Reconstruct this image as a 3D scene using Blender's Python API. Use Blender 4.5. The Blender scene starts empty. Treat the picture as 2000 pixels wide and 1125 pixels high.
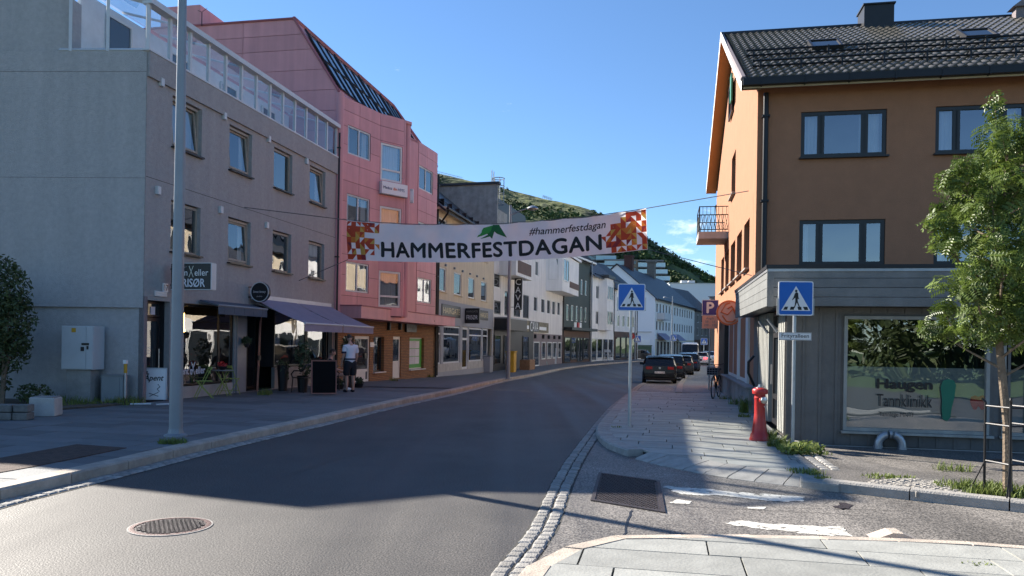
import bpy, bmesh, math, random
import numpy as np
from mathutils import Vector, Matrix, noise
R = math.radians
random.seed(7)
scene = bpy.context.scene
COL = scene.collection

# ---------------------------------------------------------------- camera
FPX, U0, V0, RHO, CAMH = 1500.0, 1000.0, 669.0, R(0.9), 1.72
cd = bpy.data.cameras.new('camera')
cam = bpy.data.objects.new('camera', cd)
COL.objects.link(cam)
cd.sensor_fit = 'HORIZONTAL'; cd.sensor_width = 36.0
cd.lens = 36.0 * FPX / 2000.0
cd.shift_y = (V0 - 562.5) / 2000.0
cd.clip_start = 0.05; cd.clip_end = 6000
cam.matrix_world = Matrix.Translation((0, 0, CAMH)) @ Matrix.Rotation(R(90), 4, 'X') @ Matrix.Rotation(RHO, 4, 'Z')
scene.camera = cam

# ---------------------------------------------------------------- sky, sun, exposure
SUN_AZ, SUN_EL = R(52), R(31.5)          # the sun stands ahead, 52 degrees to the left
w = bpy.data.worlds.new('World'); scene.world = w; w.use_nodes = True
nt = w.node_tree; nt.nodes.clear()
wo = nt.nodes.new('ShaderNodeOutputWorld'); bg = nt.nodes.new('ShaderNodeBackground')
sky = nt.nodes.new('ShaderNodeTexSky'); sky.sky_type = 'NISHITA'; sky.sun_disc = False
sky.sun_elevation = SUN_EL; sky.sun_rotation = -SUN_AZ
sky.altitude = 0; sky.air_density = 1.0; sky.dust_density = 0.0; sky.ozone_density = 3.0
bg.inputs['Strength'].default_value = 0.066
# a few small clouds low over the hill
tc = nt.nodes.new('ShaderNodeTexCoord'); mp = nt.nodes.new('ShaderNodeMapping')
mp.inputs['Scale'].default_value = (1, 1, 2.6)
nz = nt.nodes.new('ShaderNodeTexNoise'); nz.inputs['Scale'].default_value = 9.0
nz.inputs['Detail'].default_value = 8; nz.inputs['Roughness'].default_value = 0.62
vs = nt.nodes.new('ShaderNodeVectorMath'); vs.operation = 'DISTANCE'
cdir = Vector(((1352 - 1000) / 1500, 1.0, (674 - 455) / 1500)).normalized()
vs.inputs[1].default_value = cdir
mr = nt.nodes.new('ShaderNodeMapRange')
mr.inputs[1].default_value = 0.06; mr.inputs[2].default_value = 0.006
mr.inputs[3].default_value = 0.0; mr.inputs[4].default_value = 0.30
ad = nt.nodes.new('ShaderNodeMath'); ad.operation = 'ADD'
m2 = nt.nodes.new('ShaderNodeMapRange'); m2.inputs[1].default_value = 0.68; m2.inputs[2].default_value = 0.95
m3 = nt.nodes.new('ShaderNodeMath'); m3.operation = 'MULTIPLY'; m3.inputs[1].default_value = 0.9
mx = nt.nodes.new('ShaderNodeMixRGB'); mx.inputs['Color2'].default_value = (13, 13, 13.5, 1)
L = nt.links.new
L(tc.outputs['Generated'], mp.inputs['Vector']); L(mp.outputs[0], nz.inputs['Vector'])
L(tc.outputs['Generated'], vs.inputs[0]); L(vs.outputs['Value'], mr.inputs[0])
L(nz.outputs['Fac'], ad.inputs[0]); L(mr.outputs[0], ad.inputs[1]); L(ad.outputs[0], m2.inputs[0]); L(m2.outputs[0], m3.inputs[0])
ti = nt.nodes.new('ShaderNodeMixRGB'); ti.blend_type = 'MULTIPLY'; ti.inputs['Fac'].default_value = 1; ti.inputs['Color2'].default_value = (0.74, 0.90, 1.06, 1)
L(sky.outputs[0], ti.inputs['Color1'])
L(m3.outputs[0], mx.inputs['Fac']); L(ti.outputs[0], mx.inputs['Color1'])
L(mx.outputs[0], bg.inputs['Color']); L(bg.outputs[0], wo.inputs[0])

sd = bpy.data.lights.new('sun', 'SUN'); sd.energy = 4.8; sd.angle = R(0.5); sd.color = (1.0, 0.93, 0.83)
so = bpy.data.objects.new('sun', sd); COL.objects.link(so)
SUNDIR = Vector((-math.sin(SUN_AZ) * math.cos(SUN_EL), math.cos(SUN_AZ) * math.cos(SUN_EL), math.sin(SUN_EL)))
so.rotation_euler = SUNDIR.to_track_quat('Z', 'Y').to_euler()
so.location = (-20, 40, 40)
vsn = scene.view_settings
vsn.view_transform = 'Standard'; vsn.look = 'None'; vsn.exposure = 1.4; vsn.gamma = 1.0; vsn.use_curve_mapping = False
scene.cycles.max_bounces = 6; scene.cycles.transparent_max_bounces = 12
scene.cycles.use_adaptive_sampling = True
scene.cycles.caustics_reflective = False; scene.cycles.caustics_refractive = False

# ---------------------------------------------------------------- projection helpers (survey of the place)
def ray(u, v):
    du, dv = u - U0, v - V0; c, s = math.cos(RHO), math.sin(RHO)
    return (du * c + dv * s) / FPX, (du * s - dv * c) / FPX
def sm(t):
    t = max(0.0, min(1.0, t)); return t * t * (3 - 2 * t)
def gz(y): return -0.5 * sm((y - 20) / 35.0)          # the street dips gently away from the crossing
def ground(u, v, off=0.0):
    x, z = ray(u, v); Y = 10.0
    for _ in range(60): Y = 0.5 * Y + 0.5 * ((gz(Y) + off - CAMH) / z)
    return Vector((x * Y, Y, gz(Y) + off))
def atY(u, v, Y):
    x, z = ray(u, v); return Vector((x * Y, Y, CAMH + z * Y))
ANG = R(11.3)
D = Vector((math.sin(ANG), math.cos(ANG), 0)); N = Vector((D.y, -D.x, 0))   # along the street / across it to the right

# ---------------------------------------------------------------- materials
MATS = {}
def nn(t, k): return t.nodes.new('ShaderNode' + k)
def pm(name, col, rough=0.8, var=0.12, scale=2.0, bump=0.0, bscale=60.0, metal=0.0, spec=0.5, rnd=0.0,
       col2=None, streak=0.0, trans=0.0, coat=0.0, detail=6):
    if name in MATS: return MATS[name]
    m = bpy.data.materials.new(name); m.use_nodes = True; t = m.node_tree
    b = t.nodes['Principled BSDF']; lk = t.links.new
    b.inputs['Roughness'].default_value = rough; b.inputs['Metallic'].default_value = metal
    b.inputs['Specular IOR Level'].default_value = spec; b.inputs['Coat Weight'].default_value = coat
    c1 = (*col, 1)
    tcn = nn(t, 'TexCoord')
    last = None
    if var > 0 or col2:
        nz = nn(t, 'TexNoise'); nz.inputs['Scale'].default_value = scale; nz.inputs['Detail'].default_value = detail
        nz.inputs['Roughness'].default_value = 0.65
        lk(tcn.outputs['Object'], nz.inputs['Vector'])
        rp = nn(t, 'ValToRGB'); rp.color_ramp.elements[0].position = 0.32; rp.color_ramp.elements[1].position = 0.7
        a = [c * (1 - var) for c in col]; d = [min(1, c * (1 + var)) for c in (col2 or col)]
        rp.color_ramp.elements[0].color = (*a, 1); rp.color_ramp.elements[1].color = (*d, 1)
        lk(nz.outputs['Fac'], rp.inputs['Fac']); last = rp.outputs['Color']
        if streak > 0:
            mp = nn(t, 'Mapping'); mp.inputs['Scale'].default_value = (3.0, 3.0, 0.16)
            lk(tcn.outputs['Object'], mp.inputs['Vector'])
            n2 = nn(t, 'TexNoise'); n2.inputs['Scale'].default_value = 1.0; n2.inputs['Detail'].default_value = 5
            lk(mp.outputs[0], n2.inputs['Vector'])
            r2 = nn(t, 'MapRange'); r2.inputs[1].default_value = 0.35; r2.inputs[2].default_value = 0.7
            r2.inputs[3].default_value = 1 - streak; r2.inputs[4].default_value = 1 + streak * 0.35
            lk(n2.outputs['Fac'], r2.inputs[0])
            mm = nn(t, 'MixRGB'); mm.blend_type = 'MULTIPLY'; mm.inputs['Fac'].default_value = 1
            lk(last, mm.inputs['Color1']); lk(r2.outputs[0], mm.inputs['Color2']); last = mm.outputs['Color']
    if rnd > 0:
        oi = nn(t, 'ObjectInfo'); r3 = nn(t, 'MapRange'); r3.inputs[3].default_value = 1 - rnd; r3.inputs[4].default_value = 1 + rnd
        lk(oi.outputs['Random'], r3.inputs[0])
        mm = nn(t, 'MixRGB'); mm.blend_type = 'MULTIPLY'; mm.inputs['Fac'].default_value = 1
        if last: lk(last, mm.inputs['Color1'])
        else: mm.inputs['Color1'].default_value = c1
        lk(r3.outputs[0], mm.inputs['Color2']); last = mm.outputs['Color']
    if last: lk(last, b.inputs['Base Color'])
    else: b.inputs['Base Color'].default_value = c1
    if bump > 0:
        n3 = nn(t, 'TexNoise'); n3.inputs['Scale'].default_value = bscale; n3.inputs['Detail'].default_value = 5
        lk(tcn.outputs['Object'], n3.inputs['Vector'])
        bp = nn(t, 'Bump'); bp.inputs['Strength'].default_value = min(1, bump); bp.inputs['Distance'].default_value = 0.02
        lk(n3.outputs['Fac'], bp.inputs['Height']); lk(bp.outputs[0], b.inputs['Normal'])
    if trans > 0:
        tr = nn(t, 'BsdfTranslucent'); ms = nn(t, 'MixShader'); ms.inputs[0].default_value = trans
        if last: lk(last, tr.inputs['Color'])
        else: tr.inputs['Color'].default_value = c1
        lk(b.outputs[0], ms.inputs[1]); lk(tr.outputs[0], ms.inputs[2])
        lk(ms.outputs[0], t.nodes['Material Output'].inputs['Surface'])
    MATS[name] = m; return m

def glass(name, tint=(0.78, 0.82, 0.82), ior=2.9, rough=0.0):
    m = bpy.data.materials.new(name); m.use_nodes = True; t = m.node_tree; t.nodes.clear(); lk = t.links.new
    o = nn(t, 'OutputMaterial'); ms = nn(t, 'MixShader'); lw = nn(t, 'LayerWeight'); lw.inputs['Blend'].default_value = .5; pw = nn(t, 'Math'); pw.operation = 'POWER'; pw.inputs[1].default_value = 4.0; fr = nn(t, 'MapRange'); fr.inputs[3].default_value = ((ior - 1) / (ior + 1)) ** 2; t.links.new(lw.outputs['Facing'], pw.inputs[0]); t.links.new(pw.outputs[0], fr.inputs[0])
    g = nn(t, 'BsdfGlossy'); g.inputs['Roughness'].default_value = rough; g.inputs['Color'].default_value = (0.95, 0.97, 1, 1)
    tr = nn(t, 'BsdfTransparent'); tr.inputs['Color'].default_value = (*tint, 1)
    tcn = nn(t, 'TexCoord'); nz = nn(t, 'TexNoise'); nz.inputs['Scale'].default_value = 1.3; nz.inputs['Detail'].default_value = 1
    bp = nn(t, 'Bump'); bp.inputs['Strength'].default_value = 0.05; bp.inputs['Distance'].default_value = 0.1
    lk(tcn.outputs['Object'], nz.inputs['Vector']); lk(nz.outputs['Fac'], bp.inputs['Height']); lk(bp.outputs[0], g.inputs['Normal'])
    lk(fr.outputs[0], ms.inputs[0]); lk(tr.outputs[0], ms.inputs[1]); lk(g.outputs[0], ms.inputs[2]); lk(ms.outputs[0], o.inputs[0])
    MATS[name] = m; return m
def darkpane(name, col=(0.02, 0.025, 0.03), ior=1.9):
    m = pm(name, col, 0.02, 0.0); b = m.node_tree.nodes['Principled BSDF']; b.inputs['IOR'].default_value = ior
    t = m.node_tree; lk = t.links.new
    tcn = nn(t, 'TexCoord'); nz = nn(t, 'TexNoise'); nz.inputs['Scale'].default_value = 1.0; nz.inputs['Detail'].default_value = 1
    bp = nn(t, 'Bump'); bp.inputs['Strength'].default_value = 0.06; bp.inputs['Distance'].default_value = 0.1
    lk(tcn.outputs['Object'], nz.inputs['Vector']); lk(nz.outputs['Fac'], bp.inputs['Height']); lk(bp.outputs[0], b.inputs['Normal'])
    return m
def brick_mat(name, c1, c2, mortar, bw, bh, mort=0.02, rough=0.85, axes='XZ', bump=0.5):
    m = bpy.data.materials.new(name); m.use_nodes = True; t = m.node_tree; lk = t.links.new; b = t.nodes['Principled BSDF']
    b.inputs['Roughness'].default_value = rough
    tcn = nn(t, 'TexCoord'); sp = nn(t, 'SeparateXYZ'); cb = nn(t, 'CombineXYZ')
    lk(tcn.outputs['Object'], sp.inputs[0]); lk(sp.outputs[axes[0]], cb.inputs[0]); lk(sp.outputs[axes[1]], cb.inputs[1])
    br = nn(t, 'TexBrick'); br.inputs['Scale'].default_value = 1; br.inputs['Brick Width'].default_value = bw
    br.inputs['Row Height'].default_value = bh; br.inputs['Mortar Size'].default_value = mort; br.inputs['Mortar Smooth'].default_value = 0.2
    br.inputs['Color1'].default_value = (*c1, 1); br.inputs['Color2'].default_value = (*c2, 1); br.inputs['Mortar'].default_value = (*mortar, 1)
    lk(cb.outputs[0], br.inputs['Vector']); lk(br.outputs['Color'], b.inputs['Base Color'])
    bp = nn(t, 'Bump'); bp.inputs['Strength'].default_value = bump; bp.inputs['Distance'].default_value = 0.01; bp.invert = True
    lk(br.outputs['Fac'], bp.inputs['Height']); lk(bp.outputs[0], b.inputs['Normal'])
    MATS[name] = m; return m
def asphalt(name, base, light, scale=44.0, patch=0.35):
    m = bpy.data.materials.new(name); m.use_nodes = True; t = m.node_tree; lk = t.links.new; b = t.nodes['Principled BSDF']
    b.inputs['Roughness'].default_value = 0.55; b.inputs['Specular IOR Level'].default_value = 0.6
    tcn = nn(t, 'TexCoord')
    vo = nn(t, 'TexVoronoi'); vo.inputs['Scale'].default_value = scale; lk(tcn.outputs['Object'], vo.inputs['Vector'])
    n1 = nn(t, 'TexNoise'); n1.inputs['Scale'].default_value = scale * 1.4; n1.inputs['Detail'].default_value = 4; lk(tcn.outputs['Object'], n1.inputs['Vector'])
    n2 = nn(t, 'TexNoise'); n2.inputs['Scale'].default_value = 0.55; n2.inputs['Detail'].default_value = 7; n2.inputs['Roughness'].default_value = 0.7
    lk(tcn.outputs['Object'], n2.inputs['Vector'])
    rp = nn(t, 'ValToRGB'); e = rp.color_ramp.elements
    e[0].position = 0.40; e[0].color = (*[c * 0.4 for c in base], 1); e[1].position = 0.62; e[1].color = (*light, 1)
    lk(n1.outputs['Fac'], rp.inputs['Fac'])
    r2 = nn(t, 'MapRange'); r2.inputs[1].default_value = 0.3; r2.inputs[2].default_value = 0.7; r2.inputs[3].default_value = 1 - patch; r2.inputs[4].default_value = 1 + patch * 0.6
    lk(n2.outputs['Fac'], r2.inputs[0])
    mp = nn(t, 'Mapping'); mp.inputs['Rotation'].default_value = (0, 0, R(11.3)); mp.inputs['Scale'].default_value = (1.1, .035, 1); lk(tcn.outputs['Object'], mp.inputs['Vector'])
    n4 = nn(t, 'TexNoise'); n4.inputs['Scale'].default_value = 1.0; n4.inputs['Detail'].default_value = 5; lk(mp.outputs[0], n4.inputs['Vector'])      # wheel tracks along the lane
    r4 = nn(t, 'MapRange'); r4.inputs[1].default_value = .35; r4.inputs[2].default_value = .65; r4.inputs[3].default_value = .78; r4.inputs[4].default_value = 1.2; lk(n4.outputs['Fac'], r4.inputs[0])
    m5 = nn(t, 'Math'); m5.operation = 'MULTIPLY'; lk(r2.outputs[0], m5.inputs[0]); lk(r4.outputs[0], m5.inputs[1])
    mm = nn(t, 'MixRGB'); mm.blend_type = 'MULTIPLY'; mm.inputs['Fac'].default_value = 1
    lk(rp.outputs['Color'], mm.inputs['Color1']); lk(m5.outputs[0], mm.inputs['Color2']); lk(mm.outputs[0], b.inputs['Base Color'])
    r6 = nn(t, 'MapRange'); r6.inputs[1].default_value = .35; r6.inputs[2].default_value = .65; r6.inputs[3].default_value = .56; r6.inputs[4].default_value = .74; lk(n4.outputs['Fac'], r6.inputs[0]); lk(r6.outputs[0], b.inputs['Roughness'])
    bp = nn(t, 'Bump'); bp.inputs['Strength'].default_value = 0.55; bp.inputs['Distance'].default_value = 0.010
    lk(n1.outputs['Fac'], bp.inputs['Height']); lk(bp.outputs[0], b.inputs['Normal'])
    MATS[name] = m; return m

M = MATS
asphalt('road', (0.050, 0.046, 0.042), (0.118, 0.107, 0.096))
asphalt('old_asphalt', (0.17, 0.155, 0.14), (0.33, 0.30, 0.265), 40, 0.5)
pm('slab', (0.33, 0.33, 0.30), 0.7, 0.16, 3.5, 0.25, 40, rnd=0.14)
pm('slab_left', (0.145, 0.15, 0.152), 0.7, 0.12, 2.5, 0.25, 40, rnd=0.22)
pm('mortar', (0.055, 0.053, 0.048), 0.95, 0.25, 12)
pm('kerb', (0.44, 0.375, 0.31), 0.85, 0.22, 6, 0.5, 60, rnd=0.12)
pm('kerb_grey', (0.36, 0.34, 0.31), 0.85, 0.18, 6, 0.5, 60, rnd=0.08)
pm('sett', (0.31, 0.295, 0.27), 0.85, 0.25, 9, 0.6, 50, rnd=0.22)
pm('cobble', (0.30, 0.28, 0.25), 0.85, 0.3, 9, 0.6, 50, rnd=0.2)
pm('paint', (0.70, 0.67, 0.60), 0.75, 0.28, 14, 0.6, 60)
_m = MATS['paint']; _t = _m.node_tree; _n = nn(_t, 'TexNoise'); _n.inputs['Scale'].default_value = 11; _n.inputs['Detail'].default_value = 8; _n.inputs['Roughness'].default_value = .7
_r = nn(_t, 'MapRange'); _r.inputs[1].default_value = .38; _r.inputs[2].default_value = .44                # worn through in patches
_t.links.new(nn(_t, 'TexCoord').outputs['Object'], _n.inputs['Vector']); _t.links.new(_n.outputs['Fac'], _r.inputs[0]); _t.links.new(_r.outputs[0], _t.nodes['Principled BSDF'].inputs['Alpha'])
pm('iron', (0.05, 0.04, 0.042), 0.55, 0.35, 14, 0.5, 80, metal=0.3)
pm('iron_red', (0.11, 0.055, 0.05), 0.6, 0.35, 14, 0.5, 80, metal=0.2)
pm('rust_grate', (0.075, 0.045, 0.035), 0.85, 0.4, 10, 0.8, 60)
pm('grass', (0.11, 0.17, 0.03), 0.7, 0.4, 5, col2=(0.20, 0.24, 0.06), trans=0.25)
pm('lawn', (0.06, 0.105, 0.022), 0.9, 0.35, 3, 0.8, 30)
pm('joint_grey', (0.17, 0.16, 0.155), 0.95, 0.1, 2)
pm('earth', (0.10, 0.085, 0.065), 0.95, 0.35, 6, 0.8, 30)
pm('grey_render', (0.37, 0.355, 0.35), 0.9, 0.10, 9, 0.8, 45, streak=0.07)
pm('grey_gable', (0.43, 0.41, 0.40), 0.9, 0.09, 9, 0.8, 45, streak=0.07)
pm('white_metal', (0.60, 0.61, 0.62), 0.4, 0.05, 4)
pm('white_frame', (0.68, 0.67, 0.64), 0.45, 0.05, 4)
pm('wood_frame', (0.33, 0.29, 0.24), 0.6, 0.12, 8)
pm('dark_frame', (0.018, 0.017, 0.018), 0.4, 0.1, 5)
pm('black', (0.012, 0.012, 0.014), 0.45, 0.1, 5)
pm('black_metal', (0.018, 0.018, 0.02), 0.45, 0.1, 5, metal=0.4)
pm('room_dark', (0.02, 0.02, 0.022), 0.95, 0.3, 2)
pm('room_light', (0.68, 0.70, 0.72), 0.9, 0.1, 2)
pm('curtain', (0.66, 0.68, 0.70), 0.85, 0.06, 3, trans=0.3)
pm('galv', (0.42, 0.44, 0.46), 0.4, 0.1, 6, metal=0.7, rnd=0.05)
pm('steel_grey', (0.27, 0.29, 0.31), 0.5, 0.06, 3, metal=0.3)
pm('pink', (0.68, 0.31, 0.32), 0.55, 0.06, 1.0, rnd=0.06, streak=0.12)
pm('pink_dark', (0.34, 0.11, 0.13), 0.6, 0.08, 1.0)
pm('pink_joint', (0.14, 0.05, 0.06), 0.8, 0.1, 1)
brick_mat('brick', (0.36, 0.185, 0.075), (0.28, 0.13, 0.055), (0.10, 0.075, 0.055), 0.24, 0.075, 0.012)
pm('cream', (0.66, 0.55, 0.40), 0.85, 0.06, 1.0, 0.2, 40, streak=0.10)
pm('grey_paint', (0.33, 0.34, 0.37), 0.8, 0.05, 1.2)
pm('white_wall', (0.82, 0.80, 0.77), 0.85, 0.05, 0.8, 0.2, 30, streak=0.12)
pm('warm_wall', (0.78, 0.74, 0.70), 0.85, 0.05, 0.8, 0.2, 30, streak=0.14)
pm('green_wall', (0.055, 0.075, 0.068), 0.7, 0.08, 1.0, streak=0.08)
pm('brown_clad', (0.11, 0.06, 0.042), 0.7, 0.15, 2)
pm('taupe', (0.22, 0.18, 0.185), 0.8, 0.08, 1.5)
pm('far_grey', (0.20, 0.185, 0.175), 0.85, 0.08, 0.6)
pm('far_pink', (0.42, 0.32, 0.27), 0.85, 0.08, 0.6)
pm('orange', (0.40, 0.185, 0.10), 0.9, 0.07, 3.0, 0.5, 40, streak=0.03)
pm('orange_soffit', (0.50, 0.25, 0.09), 0.8, 0.06, 1)
pm('white_paint', (0.74, 0.73, 0.70), 0.6, 0.05, 2)
pm('board_grey', (0.155, 0.15, 0.142), 0.7, 0.14, 3, 0.3, 30, streak=0.12, rnd=0.06)
pm('fascia_board', (0.18, 0.185, 0.18), 0.7, 0.16, 3, 0.35, 30, rnd=0.08)
pm('pale_board', (0.36, 0.36, 0.33), 0.8, 0.12, 3, 0.3, 30, streak=0.14, rnd=0.06)
pm('concrete', (0.30, 0.29, 0.275), 0.9, 0.22, 2.5, 0.5, 30, streak=0.15)
pm('pale_concrete', (0.48, 0.46, 0.43), 0.9, 0.15, 2.5, 0.4, 30, streak=0.1)
pm('roof_tile', (0.13, 0.12, 0.105), 0.22, 0.25, 4, 0.15, 40, rnd=0.2, spec=0.9)
pm('roof_dark', (0.03, 0.03, 0.033), 0.5, 0.15, 2)
brick_mat('far_tiles', (0.045, 0.045, 0.05), (0.06, 0.06, 0.064), (0.015, 0.015, 0.017), 0.33, 0.33, 0.05, 0.5, 'XY', 0.8)
brick_mat('far_tiles_pale', (0.16, 0.13, 0.12), (0.20, 0.16, 0.15), (0.06, 0.05, 0.05), 0.33, 0.33, 0.06, 0.6, 'XY', 0.8)
brick_mat('far_tiles_grey', (0.075, 0.075, 0.075), (0.10, 0.10, 0.098), (0.03, 0.03, 0.03), 0.33, 0.33, 0.05, 0.6, 'XY', 0.8)
pm('red_door', (0.52, 0.09, 0.025), 0.45, 0.06, 2)
pm('hydrant_red', (0.42, 0.025, 0.022), 0.4, 0.12, 8, 0.1, 40, coat=0.2)
pm('chrome', (0.55, 0.55, 0.54), 0.3, 0.1, 8, metal=0.9)
pm('sign_blue', (0.012, 0.13, 0.50), 0.35, 0.04, 3)
pm('sign_white', (0.80, 0.80, 0.80), 0.4, 0.03, 3)
pm('park_blue', (0.03, 0.035, 0.25), 0.4, 0.03, 3)
pm('sign_black', (0.01, 0.01, 0.012), 0.4, 0.0)
pm('sign_red', (0.45, 0.02, 0.02), 0.5, 0.0)
pm('orange_sign', (0.75, 0.17, 0.045), 0.45, 0.05, 2)
pm('peach_sign', (0.80, 0.45, 0.33), 0.5, 0.05, 2)
pm('gold', (0.60, 0.48, 0.27), 0.4, 0.1, 4, metal=0.3)
pm('awning_lilac', (0.30, 0.295, 0.40), 0.85, 0.06, 2, trans=0.15)
pm('awning_blue', (0.10, 0.125, 0.165), 0.85, 0.08, 2, trans=0.1)
pm('cabinet', (0.50, 0.52, 0.53), 0.55, 0.06, 2)
pm('cabinet_grey', (0.24, 0.255, 0.26), 0.7, 0.06, 2)
pm('yellow', (0.55, 0.30, 0.02), 0.6, 0.08, 3)
pm('chalkboard', (0.006, 0.006, 0.007), 0.9, 0.2, 4, spec=0.15)
pm('stone_dark', (0.19, 0.18, 0.165), 0.95, 0.3, 5, 0.7, 30, rnd=0.15)
pm('lime', (0.27, 0.36, 0.08), 0.5, 0.06, 4)
pm('teal_chair', (0.22, 0.42, 0.38), 0.5, 0.06, 4)
pm('green_poster', (0.05, 0.32, 0.03), 0.5, 0.1, 3)
pm('paper', (0.70, 0.70, 0.74), 0.8, 0.05, 3)
pm('paper_print', (0.25, 0.24, 0.28), 0.8, 0.05, 3)
pm('wood', (0.28, 0.15, 0.075), 0.7, 0.2, 5)
pm('wood_red', (0.30, 0.12, 0.09), 0.5, 0.15, 5)
pm('bark', (0.20, 0.15, 0.105), 0.9, 0.25, 12, 0.7, 40)
pm('leaf_rowan', (0.055, 0.11, 0.02), 0.45, 0.45, 2.2, col2=(0.16, 0.215, 0.045), trans=0.33)
pm('leaf_dark', (0.045, 0.075, 0.022), 0.55, 0.4, 3, col2=(0.075, 0.10, 0.035), trans=0.25)
pm('leaf_pot', (0.04, 0.07, 0.03), 0.55, 0.4, 4, trans=0.2)
pm('skin', (0.52, 0.30, 0.22), 0.6, 0.06, 6)
pm('shirt', (0.72, 0.72, 0.78), 0.85, 0.05, 6, 0.2, 20)
pm('dark_cloth', (0.015, 0.016, 0.022), 0.9, 0.1, 6)
pm('navy', (0.02, 0.025, 0.06), 0.85, 0.1, 6)
pm('hair', (0.045, 0.028, 0.018), 0.6, 0.2, 30)
pm('rubber', (0.015, 0.015, 0.016), 0.8, 0.1, 6)
pm('banner', (0.86, 0.86, 0.88), 0.7, 0.04, 1.2, trans=0.62)
pm('banner_ink', (0.02, 0.022, 0.025), 0.7, 0.0, trans=0.25)
pm('ink_red', (0.55, 0.075, 0.03), 0.7, 0.12, 3, trans=0.4)
pm('ink_orange', (0.68, 0.22, 0.04), 0.7, 0.12, 3, trans=0.4)
pm('ink_yellow', (0.66, 0.40, 0.09), 0.7, 0.12, 3, trans=0.4)
pm('ink_maroon', (0.28, 0.04, 0.05), 0.7, 0.12, 3, trans=0.4)
pm('ink_green', (0.05, 0.30, 0.06), 0.7, 0.1, 3, trans=0.4)
pm('ink_dkgreen', (0.03, 0.16, 0.05), 0.7, 0.1, 3, trans=0.4)
pm('rope', (0.10, 0.10, 0.11), 0.8, 0.0)
pm('tooth_green', (0.01, 0.17, 0.10), 0.5, 0.1, 2)
pm('balloon_red', (0.6, 0.03, 0.03), 0.35, 0.05, 2)
pm('frost', (0.30, 0.33, 0.31), 0.35, 0.04, 2)
pm('apt_grey', (0.16, 0.165, 0.175), 0.8, 0.06, 0.3)
pm('apt_brown', (0.17, 0.135, 0.11), 0.85, 0.08, 0.3)
pm('apt_white', (0.55, 0.56, 0.57), 0.7, 0.05, 0.3)
pm('balcony_glass', (0.40, 0.56, 0.64), 0.15, 0.08, 0.4)
pm('hall_white', (0.74, 0.77, 0.82), 0.6, 0.04, 0.1)
pm('hall_red', (0.13, 0.02, 0.025), 0.7, 0.08, 0.2)
pm('chimney_brick', (0.10, 0.042, 0.035), 0.9, 0.15, 3)
pm('chimney_grey', (0.17, 0.15, 0.135), 0.9, 0.15, 3)
pm('plastic_green', (0.02, 0.06, 0.03), 0.5, 0.1, 3)
glass('pane'); glass('pane_clear', (0.97, 0.985, 0.985), 1.6)
darkpane('pane_dark'); darkpane('pane_far', (0.05, 0.055, 0.06), 1.7)
darkpane('roof_glass', (0.03, 0.05, 0.08), 2.8)
pm('wood_sign', (0.20, 0.17, 0.11), 0.7, 0.5, 6)

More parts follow.
